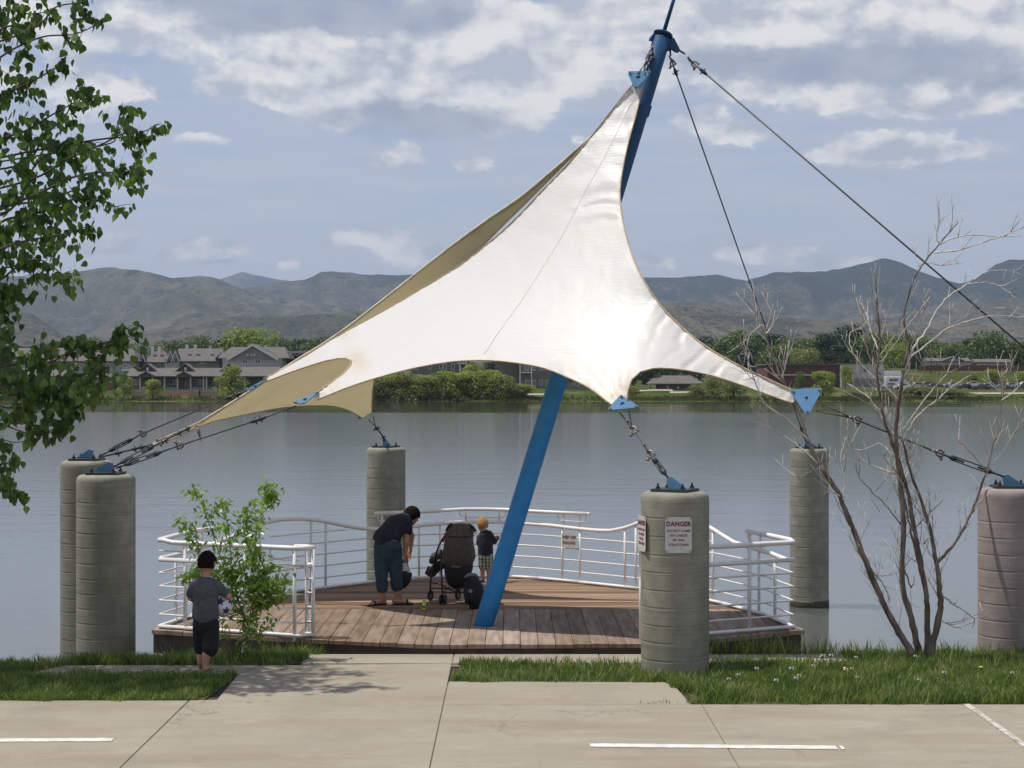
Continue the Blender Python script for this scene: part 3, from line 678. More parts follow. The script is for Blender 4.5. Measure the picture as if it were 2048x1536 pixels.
SPLIT = 20.42
bw = 0.184; x = -3.96
while x < 3.2:
    xa = x+.0032; xb = x+bw-.0032; ra = yr(max(xa, -3.965)); rb = yr(min(xb, 3.19))
    if ra and rb:
        ya1 = min(SPLIT, ra[1]); yb1 = min(SPLIT, rb[1])
        dz = random.uniform(-.004, .003); e = random.uniform(-.012, .012)
        g = MB(); g.prism([(xa, ra[0]+e), (xb, rb[0]+e), (xb, max(yb1, rb[0]+.05)-.006), (xa, max(ya1, ra[0]+.05)-.006)], DZ-.045, DZ+dz, .003)
        g.build('plank', 'plank_front', deck)
    x += bw
y = SPLIT+.004; bw2 = 0.146
while y < 23.72:
    r0 = xr(y+.004); r1 = xr(y+bw2-.004)
    if r0 and r1:
        dz = random.uniform(-.004, .003)
        g = MB(); g.prism([(r0[0], y+.004), (r0[1], y+.004), (r1[1], y+bw2-.005), (r1[0], y+bw2-.005)], DZ-.045, DZ+dz, .003)
        g.build('plank', 'plank_rear', deck)
    y += bw2
n = len(outline)
def inset(pt, d):
    c = Vector((-.4, 20.6)); v = Vector(pt)-c; return c+v*(1-d/v.length)
for i in range(n):
    a, b = outline[i], outline[(i+1) % n]; a = inset(a, .03); b = inset(b, .03); ai = inset(a, .06); bi = inset(b, .06)
    g = MB(); g.prism([tuple(b), tuple(a), tuple(ai), tuple(bi)], -.16, DZ-.048); g.build('rim_board', 'rim_timber', deck)
for i in range(n):
    a, b = outline[i], outline[(i+1) % n]; a = inset(a, .22); b = inset(b, .22); ai = inset(a, .14); bi = inset(b, .14)
    g = MB(); g.prism([tuple(b), tuple(a), tuple(ai), tuple(bi)], -.40, -.17); g.build('beam', 'dark_timber', deck)
for i in list(range(0, n)):
    p = inset(outline[i], .2); g = MB(); g.prism([(p.x-.1, p.y-.1), (p.x+.1, p.y-.1), (p.x+.1, p.y+.1), (p.x-.1, p.y+.1)], -2.5, -.41); g.build('pile', 'dark_timber', deck)
g = MB(); g.prism([(-3.85, 18.75), (-3.55, 18.65), (-3.55, 18.75), (-3.85, 18.85)], -.95, -.162); g.build('pile', 'dark_timber', deck)
for yj in np.arange(18.2, 23.2, .42):
    r_ = xr(yj); g = MB(); g.box(r_[0]+.3, r_[1]-.3, yj, yj+.05, -.20, DZ-.05); g.build('joist', 'dark_timber', deck)
g = MB(); g.box(-3.6, 2.9, 18.9, 19.05, -.45, -.21); g.build('beam', 'dark_timber', deck)
g = MB(); g.box(-3.3, 2.6, 21.2, 21.35, -.45, -.21); g.build('beam', 'dark_timber', deck)
g = MB()       # concrete sill the deck's front rests on
g.box(-3.5, 3.1, 17.95, 18.35, -1.4, -.2); g.build('concrete_sill', 'column_concrete', deck)

# ================================================================= COLUMNS
def column(px, ptop, wpx, zb, label, m='column_concrete', plate_dir=(1, 0), seg=40, ring=.172, wet=False, Y=None):
    D = .668; s = wpx/D; Y = F/s if Y is None else Y; s = F/Y
    X = (px-1024)/s; zt = CAMZ-(ptop-768)/s; r = D/2
    root = empty('concrete_column', (X, Y, zb), label, 'column', 'concrete anchor columns round the deck')
    prof = [(r, 0.0)]; H = zt-zb
    zz = .12+random.uniform(0, .05)
    while zz < H-.20:
        rr = r-random.uniform(0, .004)
        prof += [(r, zz-.016), (r, zz-.010), (r-.0030, zz-.004), (r-.0030, zz+.003), (r, zz+.008), (r, zz+.014)]
        zz += ring*random.uniform(.95, 1.05)
    prof += [(r, H-.14), (r, H-.09), (r*.995, H-.062), (r*.975, H-.036), (r*.93, H-.014), (r*.86, H-.003), (r*.76, H)]
    g = MB(); g.lathe((X, Y, zb), prof, seg); g.build('shaft', m, root)
    if wet:
        g = MB(); g.lathe((X, Y, WZ-.15), [(r+.006, 0), (r+.006, .24), (r+.002, .27)], seg); g.build('water_stain', 'wet_band', root)
    d = Vector((plate_dir[0], plate_dir[1], 0)).normalized(); e = Vector((-d.y, d.x, 0)); zv = Vector((0, 0, 1))
    c = Vector((X, Y, zt))
    g = MB(); g.obox(c+zv*.016, d, e, zv, .185, .17, .014); g.build('base_plate', 'steel_dark', root)
    g = MB()   # sloping gusset lug
    c2 = c+zv*.030; t_ = e*.014
    pl = [c2-d*.14, c2+d*.07, c2+d*.085+zv*.10, c2+d*.03+zv*.115]
    g.add([p-t_ for p in pl]+[p+t_ for p in pl], [(0, 1, 2, 3), (7, 6, 5, 4), (0, 4, 5, 1), (1, 5, 6, 2), (2, 6, 7, 3), (3, 7, 4, 0)]); 
    g.build('lug', 'steel_blue', root)
    for i in (-1, 1):
        for j in (-1, 1):
            b = c+d*.13*i+e*.12*j+zv*.030; g = MB(); g.tube([b, b+zv*.022], .023, 6, smooth=False); g.tube([b+zv*.022, b+zv*.055], .011, 6); g.build('bolt', 'steel_dark', root)
    index = c2+d*.06+zv*.085
    return root, index, (X, Y, r)
cols = {}
cols['near'] = column(1350, 983, 136, -.2, 'thick grey concrete column bearing the danger signs, at the front edge of the deck', plate_dir=(-1, .55), seg=48)
cols['left'] = column(212, 949, 116, -1.6, 'grey concrete column in front of its twin at the left edge of the lake', plate_dir=(1, -.1), seg=48)
cols['leftb'] = column(174, 921, 104.5, -1.6, 'grey concrete column half hidden behind the front one at the far left', plate_dir=(1, -.1))
cols['back'] = column(772, 895, 78, -2.2, 'slender grey concrete column in the water behind the bending person', plate_dir=(-.5, -1))
cols['backr'] = column(1618.5, 897, 77, -2.2, 'slender grey concrete column in the water behind the right corner of the railing', plate_dir=(-1, -.3), wet=True)
cols['right'] = column(2021, 976, 127, -1.0, 'thick pinkish concrete column cut by the right edge of the view', 'column_concrete_pink', plate_dir=(-1, .1), seg=48)
cols['off'] = column(2330, 950, 120, -.6, 'concrete column beyond the right edge of the view holding the long stay', plate_dir=(-1, -.2))
LUG = {k: v[1] for k, v in cols.items()}

# ================================================================= MAST
mb = P(967, 1251, 19.0); mb.z = DZ; mt = P(1326, 70, 20.9)
mdir = (mt-mb).normalized(); mast = empty('mast', mb, 'tall leaning blue steel mast that carries the white canopy', 'mast')
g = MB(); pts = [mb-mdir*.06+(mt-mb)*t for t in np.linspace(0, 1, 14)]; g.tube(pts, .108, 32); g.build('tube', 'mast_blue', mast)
g = MB(); g.tube([mt-mdir*.01, mt+mdir*.012], .122, 28); g.build('cap', 'mast_blue', mast)
g = MB(); g.tube([mt+mdir*.01, mt+mdir*1.1], [.026, .018], 12); g.build('spike', 'mast_blue', mast)
side = Vector((1, .25, 0)).normalized(); side = (side-mdir*side.dot(mdir)).normalized(); oth = mdir.cross(side)
def fin(c, dirn, L, h, th=.018):
    o_ = mdir.cross(dirn).normalized()*th; pl = [c+mdir*h, c+dirn*(L*.35)+mdir*h*.95, c+dirn*L-mdir*h*.1, c+dirn*L-mdir*h*.5, c+dirn*L*.8-mdir*h*.6, c-mdir*h*.35]
    g = MB(); g.add([p-o_ for p in pl]+[p+o_ for p in pl], [tuple(range(6)), tuple(range(11, 5, -1))]+[(i, i+6, (i+1) % 6+6, (i+1) % 6) for i in range(6)]); return g.build('lug', 'mast_blue', mast)
topc = mt-mdir*.09
fin(topc+side*.09, side, .16, .10); fin(topc+(side*.7+Vector((0, .7, 0))).normalized()*.09, (side*.5+Vector((0, .9, 0))).normalized(), .15, .09)
fin(topc-side*.09, (-side+Vector((0, -.4, 0))).normalized(), .06, .09)
cl = mb+(mt-mb)*.865+side*.108; g = MB(); g.obox(cl, side, oth, mdir, .012, .03, .07); g.build('cleat', 'mast_blue', mast)

# ================================================================= CANOPY
def smooth_closed(segs, step=9):
    """segs: list of polylines (px,py,Y); each smoothed by Catmull-Rom, corners kept between them"""
    out = []
    for s_ in segs:
        p = [Vector(q) for q in s_]; p = [p[0]*2-p[1]]+p+[p[-1]*2-p[-2]]
        for i in range(1, len(p)-2):
            L = max(1, int((Vector((p[i+1].x, p[i+1].y, 0))-Vector((p[i].x, p[i].y, 0))).length/step))
            for k in range(L):
                t = k/L; a, b, c, d = p[i-1], p[i], p[i+1], p[i+2]
                out.append(0.5*((2*b)+(c-a)*t+(2*a-5*b+4*c-d)*t*t+(3*b-a-3*c+d)*t*t*t))
    return out
DIRT = [(712, 722, 26, .6), (620, 780, 30, .6), (655, 760, 28, .5), (560, 745, 40, .35), (1235, 795, 34, .7), (1190, 775, 40, .4), (1255, 770, 16, .5), (1150, 755, 30, .25), (1590, 795, 20, .4), (1450, 715, 22, .25), (600, 715, 40, .25), (690, 668, 20, .3)]
def membrane(name, segs, m, parent, wrinkle=None, step=9, flip=False):
    bd = smooth_closed(segs, step); n = len(bd)
    poly = [(p.x, p.y) for p in bd]
    xs = np.arange(min(p[0] for p in poly), max(p[0] for p in poly), step); ys = np.arange(min(p[1] for p in poly), max(p[1] for p in poly), step)
    Xg, Yg = np.meshgrid(xs, ys); Xg = (Xg+(np.arange(len(ys)) % 2)[:, None]*step/2).ravel(); Yg = Yg.ravel()
    ins = inside(Xg, Yg, poly); bx = np.array(poly)
    Xg = Xg[ins]; Yg = Yg[ins]
    d = np.min((Xg[:, None]-bx[None, :, 0])**2+(Yg[:, None]-bx[None, :, 1])**2, 1); k = d > (step*.55)**2; Xg = Xg[k]; Yg = Yg[k]
    pts = [Vector(p) for p in poly]+[Vector((a, b)) for a, b in zip(Xg, Yg)]
    vo, eo, fo, ov, oe, of = delaunay_2d_cdt(pts, [(i, (i+1) % n) for i in range(n)], [], 1, 0.01)
    V2 = np.array([(v.x, v.y) for v in vo]); dep = np.full(len(V2), np.nan)
    for i, o_ in enumerate(ov):
        for j in o_:
            if j < n: dep[i] = bd[j].z
    fixed = ~np.isnan(dep); dep[~fixed] = np.nanmean(dep)
    E = np.array([tuple(e) for e in eo]); deg = np.bincount(E.ravel(), minlength=len(V2)).astype(float)
    for _ in range(3000):
        s_ = np.bincount(E[:, 0], dep[E[:, 1]], len(V2))+np.bincount(E[:, 1], dep[E[:, 0]], len(V2)); new = s_/deg
        new = dep+1.0*(new-dep); dep = np.where(fixed, dep, new)
    if wrinkle is not None: dep = dep+wrinkle(V2[:, 0], V2[:, 1])*np.where(fixed, .35, 1)
    X = (V2[:, 0]-1024)/F*dep; Z = CAMZ-(V2[:, 1]-768)/F*dep
    fs = [tuple(f) if not flip else tuple(reversed(f)) for f in fo]
    me = bpy.data.meshes.new(name); me.from_pydata(np.stack([X, dep, Z], -1).tolist(), [], fs); me.polygons.foreach_set('use_smooth', [True]*len(fs)); me.materials.append(M[m]); me.update()
    at = me.attributes.new('dirt', 'FLOAT', 'POINT'); dd = np.zeros(len(V2))
    for (a, b, r_, k_) in DIRT: dd = np.maximum(dd, k_*np.exp(-((V2[:, 0]-a)**2+(V2[:, 1]-b)**2)/r_**2))
    at.data.foreach_set('value', dd.astype(np.float32))
    o = link_mesh(name, me, parent)
    def surf(px, py):
        d2 = (V2[:, 0]-px)**2+(V2[:, 1]-py)**2; i = np.argsort(d2)[:6]; w_ = 1/(d2[i]+4.0); return P(px, py, float((dep[i]*w_).sum()/w_.sum()))
    return o, bd, surf
def front_wr(x, y):
    w_ = np.zeros_like(x)
    # gathers running across the narrow top
    k = np.clip((470-y)/110, 0, 1)*np.clip((y-165)/60, 0, 1)
    ph = (y+(x-1180)*.10+7*np.sin(x/31.0)+18*fbm(x/90, y/60, 3))/11.5
    cr = lambda p, w: np.exp(-((((p) % 6.2832)-3.1416)/w)**2)
    w_ += k*.026*(cr(ph*1.5, 1.3)*.7-.7*cr(ph*.81+1.3, .9)+.3*np.sin(ph*1.1))*np.clip((x-(1262-(y-172)*.62))/60, .25, 1)
    # one deep fold near the lower end of them
    yy = y-(428-(x-1140)*.12-12*np.exp(-((x-1200)/40)**2)); w_ += .05*np.exp(-(yy/6.0)**2)*np.clip((x-1120)/80, 0, 1)-.03*np.exp(-((yy-15)/9.0)**2)*np.clip((x-1140)/80, 0, 1)
    # fan of folds in the right arm
    u = (x-1330)*.80+(y-700)*.62; k = np.clip((x-1275)/60, 0, 1)*np.clip((1560-x)/120, 0, 1)
    w_ += k*.028*(cr(u/7.5+3*fbm(x/70, y/50, 2), .8)-.6*cr(u/15.0+1.0+2*fbm(x/90, y/50, 2), .5))*np.exp(-((x-1390)/120)**2)
    w_ += .004*(fbm(x/26, y/26, 3)-.5)*4
    for (cx, cy, r_, n_) in ((1240, 812, 62, 22), (1600, 800, 90, 26), (624, 798, 70, 30), (528, 762, 70, 34), (1272, 168, 70, 26)):
        d = np.hypot(x-cx, y-cy); w_ += .010*np.sin(np.arctan2(y-cy, x-cx)*n_)*np.exp(-(d/r_)**2)*np.clip(d/14, 0, 1)
    return w_
canopy = empty('canopy', P(1100, 600, 19), 'big white tent-like canopy stretched between the blue mast and the columns', 'canopy')
YT, YM, YR_, YA, YB = 20.55, 17.35, 17.15, 19.15, 20.9
front_segs = [
 [(1284, 178, YT), (1272, 230, 20.36), (1258, 280, 20.16), (1247, 330, 19.95), (1240, 380, 19.72), (1243, 425, 19.45), (1252, 470, 19.12), (1268, 520, 18.78), (1290, 565, 18.42), (1325, 615, 18.18), (1370, 660, 17.95), (1420, 698, 17.75), (1480, 732, 17.52), (1540, 760, 17.33), (1603, 789, YR_)],
 [(1603, 789, YR_), (1584, 806, YR_)],
 [(1584, 806, YR_), (1530, 787, 17.28), (1480, 769, 17.4), (1430, 753, 17.48), (1380, 742, 17.52), (1340, 737, 17.54), (1305, 737, 17.53), (1280, 744, 17.5), (1263, 760, 17.46), (1256, 780, 17.4), (1256, 803, YM)],
 [(1256, 803, YM), (1224, 811, YM)],
 [(1224, 811, YM), (1180, 777, 17.6), (1140, 757, 17.8), (1090, 737, 18.0), (1040, 727, 18.2), (980, 721, 18.38), (920, 722, 18.5), (860, 730, 18.62), (800, 743, 18.74), (740, 760, 18.86), (690, 777, 18.98), (634, 800, YA)],
 [(634, 800, YA), (626, 790, YA+.02)],
 [(626, 790, YA+.02), (664, 763, 19.3), (686, 747, 19.42), (701, 730, 19.55), (702, 721, 19.62), (692, 716.5, 19.68), (676, 717, 19.75), (650, 722, 19.88), (612, 734, 20.15), (580, 745, 20.4), (533, 763, YB)],
 [(533, 763, YB), (526, 758, YB)],
 [(526, 758, YB), (560, 741, 20.95), (610, 713, 21.0), (670, 676, 21.05), (750, 631, 20.98), (800, 603, 20.9), (850, 573, 20.82), (900, 543, 20.74), (940, 516, 20.68), (970, 491, 20.62), (1000, 466, 20.56), (1040, 428, 20.5), (1080, 385, 20.46), (1120, 344, 20.44), (1160, 299, 20.44), (1200, 250, 20.47), (1235, 205, 20.52), (1262, 172, YT)],
 [(1262, 172, YT), (1284, 178, YT)]]
fo_, fbd, fsurf = membrane('front_panel', front_segs, 'sail_fabric', canopy, front_wr, step=6, flip=True)
back_segs = [
 [(1188, 268, 21.2), (1150, 302, 21.22), (1100, 345, 21.27), (1040, 395, 21.33), (960, 450, 21.4), (880, 510, 21.45), (800, 573, 21.5), (740, 620, 21.5), (690, 658, 21.5), (640, 692, 21.48), (600, 716, 21.42), (545, 752, 21.32), (480, 795, 21.2), (400, 845, 21.05)],
 [(400, 845, 21.05), (350, 867, 21.05), (304, 886, 21.1)],
 [(304, 886, 21.1), (308, 892, 21.05)],
 [(308, 892, 21.05), (360, 871, 21.05), (395, 855, 21.2), (430, 842, 21.8), (475, 832, 22.6), (520, 823, 23.4), (560, 816, 24.1), (600, 812, 24.8), (640, 811, 25.4), (670, 813, 25.9), (700, 822, 26.4), (724, 836, 26.9)],
 [(724, 836, 26.9), (744, 824, 26.9)],
 [(744, 824, 26.9), (744, 800, 26.4), (746, 775, 25.6), (750, 755, 24.6), (762, 728, 23.7), (785, 690, 22.8), (820, 645, 22.1), (860, 600, 21.75), (900, 558, 21.6), (938, 520, 21.48), (1000, 457, 21.4), (1050, 408, 21.34), (1110, 348, 21.27), (1150, 308, 21.22), (1190, 272, 21.2)],
 [(1190, 272, 21.2), (1188, 268, 21.2)]]
def back_wr(x, y): return .03*(fbm(x/50, y/50, 3)-.5)+.12*np.exp(-(((x-655)-(y-800)*-1.6)/22)**2)*np.clip((x-640)/60, 0, 1)
bo_, bbd, bsurf = membrane('rear_panel', back_segs, 'sail_fabric_aged', canopy, back_wr, step=8)
def edge_rope(segs, idx, m='rope_edge', r=.010, name='edge_rope', dy=-.012):
    for i in idx:
        c = smooth_closed([segs[i]], 14); c.append(Vector(segs[i][-1]))
        g = MB(); g.tube([P(q.x, q.y, q.z+dy) for q in c], r, 6); g.build(name, m, canopy)
edge_rope(front_segs, (0, 2, 4, 6, 8), r=.0085)
edge_rope(back_segs, (0,), 'webbing', r=.018, name='edge_webbing'); edge_rope(back_segs, (3, 5), r=.009)
g = MB(); g.tube([P(310, 884, 21.0), P(400, 844, 20.95), P(470, 801, 21.2), P(530, 762, 21.35)], [(.018, .010)]*4, 8); g.build('edge_webbing', 'webbing', canopy)
# welded seams stand proud of the cloth
def seam(pts, w_=.0022):
    c = smooth_closed([[(a, b, 0) for a, b in pts]], 10)
    g = MB(); g.tube([fsurf(q.x, q.y)+Vector((0, -.006, .005)) for q in c], [(w_*1.6, .0007)]*len(c), 6, side=(1, 0, 0)); g.build('seam', 'seam_white', canopy)
seam([(1262, 205), (1235, 262), (1200, 330), (1160, 402), (1125, 470), (1085, 535), (1040, 605), (1000, 660), (962, 718)])
# corner plates -----------------------------------------------------
def corner_plate(pts, Y, ny, label=None, dark=False, th=.016):
    """pts: outline in photo pixels (3 corners) ; ny: depth slope along (dx,dy) pixels"""
    c = Vector((sum(p[0] for p in pts)/3, sum(p[1] for p in pts)/3))
    def W(q, d=0): return P(q[0], q[1], Y+(q[0]-c.x)*ny[0]+(q[1]-c.y)*ny[1]+d)
    rp = []
    for i in range(3):
        a = Vector(pts[i-1]); b = Vector(pts[i]); d = Vector(pts[(i+1) % 3]); u = (a-b).normalized(); v = (d-b).normalized(); rr = 6.0
        for t in np.linspace(0, 1, 5):
            q = b+u*rr*(1-t)**1.0+v*rr*t; q = q+(b-q)*.45*(4*t*(1-t)); rp.append(q)
    n = len(rp); A = W(rp[0]); nrm = (W(pts[1])-W(pts[0])).cross(W(pts[2])-W(pts[0])).normalized()
    if nrm.y > 0: nrm = -nrm
    g = MB(); fr = [W(q)+nrm*(th+.03) for q in rp]; fk = [W(q)+nrm*.03 for q in rp]; hole = []
    for k in range(10):
        t = 2*math.pi*k/10; hole.append(c+Vector((math.cos(t)*4.6, math.sin(t)*4.0)))
    hf = [W(q)+nrm*(th+.03) for q in hole]
    vs = fr+fk+hf; fs = [(i, (i+1) % n, n+(i+1) % n, n+i) for i in range(n)]+[tuple(range(2*n-1, n-1, -1))]
    # front face as a fan between outline and the lifting hole
    for i in range(n):
        def near(q): return min(range(10), key=lambda k: (hole[k]-q).length)
        a, b = near(rp[i]), near(rp[(i+1) % n]); 
        fs.append((i, (i+1) % n, 2*n+b) if a == b else ((i, (i+1) % n, 2*n+b, 2*n+a)))
    g.add(vs, fs); root = g.build('corner_plate', 'steel_dark' if dark else 'steel_blue', canopy)
    for p in pts:
        q = W(Vector(p)+(c-Vector(p))*.24)+nrm*(th+.03); g = MB(); g.tube([q, q+nrm*.016], .015, 6, smooth=False); g.build('bolt', 'galvanised', root)
    q = W(c)+nrm*.034; g = MB(); g.tube([q, q+nrm*.004], .024, 12, smooth=False); g.build('hole_backing', 'steel_dark', root)
    return W
corner_plate([(1213, 826), (1280, 820), (1241, 794)], YM, (0, -.004))
corner_plate([(1576, 783), (1645, 780), (1614, 838)], YR_, (0, -.003))
corner_plate([(1254, 147), (1304, 146), (1270, 184)], YT, (0, -.003))
corner_plate([(585, 810), (608, 813), (641, 785)], YA, (0, -.004))
corner_plate([(490, 784), (508, 782), (536, 758)], YB, (0, -.003))
corner_plate([(716, 843), (758, 822), (738, 832)], 26.9, (0, -.003), dark=True)
corner_plate([(1178, 277), (1190, 272), (1204, 246)], 21.3, (0, .001), dark=True)
index_kids()

# ================================================================= RIGGING
def shackle(c, d, root, m='galvanised', s=1.0, flip=False):
    d = d.normalized(); sd_ = d.cross(Vector((0, 1, 0))).normalized(); o_ = d.cross(sd_)
    if flip: sd_ = o_
    g = MB(); R_ = .034*s; r = .011*s
    pts = [c-d*.045*s-sd_*R_*.75, c-d*.02*s-sd_*R_]+[c+d*math.sin(t)*R_*1.2-sd_*math.cos(t)*R_ for t in np.linspace(.2, math.pi-.2, 7)]+[c-d*.02*s+sd_*R_, c-d*.045*s+sd_*R_*.75]
    g.tube(pts, r, 7); g.tube([c-d*.045*s-sd_*R_*1.5, c-d*.045*s+sd_*R_*1.6], r*.9, 7); g.ball(c-d*.045*s+sd_*R_*1.6, r*1.7, 7, 5); return g.build('shackle', m, root)
def turnbuckle(a, b, root, m='steel_dark', w_=.022):
    d = (b-a).normalized(); sd_ = d.cross(Vector((0, 1, 0))).normalized()
    g = MB()
    g.tube([a+sd_*w_, b+sd_*w_], .007, 6); g.tube([a-sd_*w_, b-sd_*w_], .007, 6)
    g.tube([a-d*.03, a+d*.055], [(.016, .022), (.03, .022)], 8, side=sd_); g.tube([b-d*.055, b+d*.03], [(.03, .022), (.016, .022)], 8, side=sd_)
    g.tube([a-d*.10, a+d*.16], .011, 6); g.tube([b-d*.16, b+d*.10], .011, 6); return g.build('turnbuckle', m, root)
def rigging(label, pts, tb=None, sh=(), bridle=None, r=.0085, grip=(), cm='cable_steel', fm='galvanised', name='cable', grp='steel cables tying the canopy to the columns', w_=.022):
    """pts: points from the anchor to the canopy; tb: (t0,t1) span of the turnbuckle, sh: shackles, grip: clamps, as fractions"""
    root = empty('rigging_cable', pts[0], label, 'cable', grp)
    L = [0]
    for a, b in zip(pts[:-1], pts[1:]): L.append(L[-1]+(b-a).length)
    def at(t):
        q = t*L[-1]
        for i in range(len(pts)-1):
            if q <= L[i+1]+1e-9: return pts[i]+(pts[i+1]-pts[i])*((q-L[i])/(L[i+1]-L[i]))
        return pts[-1]
    ts = sorted(set([0.0, 1.0]+[l/L[-1] for l in L]))
    lo = tb[0] if tb else None
    if tb:
        g = MB(); g.tube([at(0), at(tb[0])], r*1.3, 7); g.build(name, cm, root); turnbuckle(at(tb[0]), at(tb[1]), root, 'steel_dark', w_)
        seg = [tb[1]]+[t for t in ts if t > tb[1]]
    else: seg = ts
    g = MB(); g.tube([at(t) for t in seg], r, 7); g.build(name, cm, root)
    for t in sh:
        d = at(min(1, t+.02))-at(max(0, t-.02)); shackle(at(t), d, root, fm, .95); shackle(at(t)+d.normalized()*.058, -d, root, fm, .9, True)
    for t in grip:
        d = (at(min(1, t+.02))-at(max(0, t-.02))).normalized(); c = at(t); g = MB(); g.tube([c-d*.07, c-d*.03, c+d*.03, c+d*.07], [.012, .022, .022, .012], 8); sd_ = d.cross(Vector((0, 1, 0))).normalized()
        g.tube([c-sd_*.045, c+sd_*.045], .009, 6); g.build('clamp', 'steel_dark', root)
    if bridle:
        for b in bridle: g = MB(); g.tube([at(1.0), b], .009, 6); g.build('bridle_strand', 'galvanised', root)
    return root
rigging('slack grey cable from the sign column up to the lower middle corner of the canopy', [LUG['near'], P(1303, 912, 17.0), P(1264, 856, 17.25)], (.14, .42), (.52, .97), [P(1240, 826, YM-.02), P(1258, 822, YM-.02)], r=.0055)
rigging('dark cable from the pinkish right-hand column to the right tip of the canopy', [LUG['right'], P(1875, 905, 17.6), P(1704, 836, 17.3)], (.10, .36), (.44, .97), [P(1642, 806, YR_), P(1632, 822, YR_)], r=.009)
rigging('long dark cable from the front left column to the lower left canopy plate', [P(232, 936, 19.6), P(362, 890, 19.45), P(515, 840, 19.3), P(592, 812, YA)], (.06, .24), (.36,), None, r=.009, grip=(.77, .80))
rigging('dark cable stack from the front left column to the tip of the sand coloured cloth', [P(226, 934, 19.7), P(300, 896, 20.1), P(378, 856, 20.9)], (.10, .42), (.56,), None, r=.011, grip=(.62, .84, .97))
rigging('thin cable from the hidden rear left column to the upper left plate of the canopy', [P(200, 912, 21.6), P(283, 868, 21.35), P(445, 800, 21.1), P(494, 782, YB)], (.08, .23), (.32,), None, r=.0085, grip=(.86, .93))
rigging('webbing strap and clamp run from the rear left column along the sand coloured cloth', [P(202, 914, 21.55), P(252, 902, 21.4), P(308, 888, 21.12)], None, (), None, r=.012, grip=(.3, .62, .75), cm='steel_dark')
rigging('short dark cable between the column behind the bending person and the back corner plate', [LUG['back'], P(768, 876, 28.2), P(751, 853, 27.4)], (.10, .45), (.93,), [P(736, 838, 26.95), P(746, 832, 26.95)], r=.013, fm='steel_dark', grip=(.55,))
c0 = topc+side*.24; st1 = [LUG['off'], P(2048, 721, 21.9), P(1378, 118, 20.95)]; off = P(2330, 972, 22.4); st1[0] = off+Vector((0, 0, 0))
st1 = [LUG['off'], P(1376, 117, 20.95)]
r1 = rigging('long stay cable running from the mast head down past the right edge of the view', st1, None, (.985,), None, r=.0105, name='cable', grp='stay cables of the mast', grip=(.965,))
g = MB(); g.tube([c0-Vector((0, 0, .02)), P(1370, 108, 20.93)], .012, 6); g.build('cable', 'cable_steel', r1)
r2 = rigging('inner stay cable dropping from the mast head to the column behind the right railing', [LUG['backr'], P(1342, 118, 20.98)], (.02, .05), (.992,), None, r=.0095, grp='stay cables of the mast', grip=(.975,))
g = MB(); g.tube([P(1340, 95, 20.95), P(1341, 112, 20.97)], .012, 6); g.build('cable', 'cable_steel', r2)
r3 = rigging('short double link holding the top plate of the canopy to the mast head', [P(1306, 100, 20.75), P(1296, 118, 20.68)], None, (.1, .9), [P(1276, 148, YT-.03), P(1290, 150, YT-.03)], r=.009, grp='stay cables of the mast')
rigging('hidden link from the mast head to the dark top plate of the rear cloth', [P(1312, 112, 21.0), P(1200, 252, 21.3)], None, (), None, r=.008, grp='stay cables of the mast')

# ================================================================= RAILING
rail = empty('railing', (-.4, 20.5, DZ), 'white painted tubular railing with a wavy top rail round the deck', 'railing')
RL = [(-3.89, 18.76), (-3.55, 20.4), (-3.22, 21.3), (-2.87, 21.88), (-2.42, 22.38), (-1.83, 23.05), (-1.35, 23.45), (-.70, 23.68), (-.06, 23.65), (.38, 23.4), (.91, 22.95), (1.68, 22.2), (2.2, 21.5), (2.57, 20.72), (2.94, 19.7), (3.10, 18.72)]
def ratpx(px):      # point of the rail line seen at photo column px
    prev = None
    for i in range(len(RL)-1):
        a, b = Vector(RL[i]), Vector(RL[i+1]); pa = 1024+a.x/a.y*F; pb = 1024+b.x/b.y*F
        if min(pa, pb)-1e-6 <= px <= max(pa, pb)+1e-6:
            lo, hi = 0.0, 1.0
            for _ in range(40):
                mi = (lo+hi)/2; q = a+(b-a)*mi; pq = 1024+q.x/q.y*F
                if (pq < px) == (pa < pb): lo = mi
                else: hi = mi
            return a+(b-a)*lo
    return Vector(RL[0]) if px < 1024 else Vector(RL[-1])
def pxs(a, b, n): return np.linspace(a, b, n)
TOPX = [322, 360, 400, 440, 470, 500, 530, 560, 600, 640, 670, 700, 725, 752, 800, 850, 900, 960, 1000, 1060, 1100, 1150, 1190, 1220, 1250, 1283, 1310, 1340, 1370, 1400, 1425, 1450, 1470, 1500, 1540, 1574]
TOPY = [1117, 1108, 1096, 1083, 1071, 1056, 1045, 1039, 1037, 1041, 1047, 1053, 1057, 1058.5, 1055, 1050, 1046, 1043, 1044, 1048, 1051, 1057, 1061, 1062, 1056, 1044, 1036, 1031, 1034, 1045, 1058, 1074, 1086, 1094, 1106, 1120]
def railpt(px, py):
    q = ratpx(px); return P(px, py, q.y)
def bar_line(z, r, name, m='rail_white', pts=RL):
    g = MB(); g.tube([Vector((a, b, DZ+z)) for a, b in pts], r, 8); g.build(name, m, rail)
g = MB(); g.tube([railpt(a, b) for a, b in zip(pxs(322, 1574, 130), np.interp(pxs(322, 1574, 130), TOPX, TOPY))], .027, 10); g.build('wave_rail', 'rail_white', rail)
def dense(pts, k=6):
    out = []
    for a, b in zip(pts[:-1], pts[1:]):
        for i in range(k): out.append((a[0]+(b[0]-a[0])*i/k, a[1]+(b[1]-a[1])*i/k))
    return out+[pts[-1]]
for z in (.16, .315, .47, .62): bar_line(z, .010, 'bar')
g = MB()
for a, b in zip(RL[:-1], RL[1:]):
    a3 = Vector((a[0], a[1], DZ+.03)); b3 = Vector((b[0], b[1], DZ+.03)); g.tube([a3, b3], [(.02, .03)]*2, 6, side=(0, 0, 1))
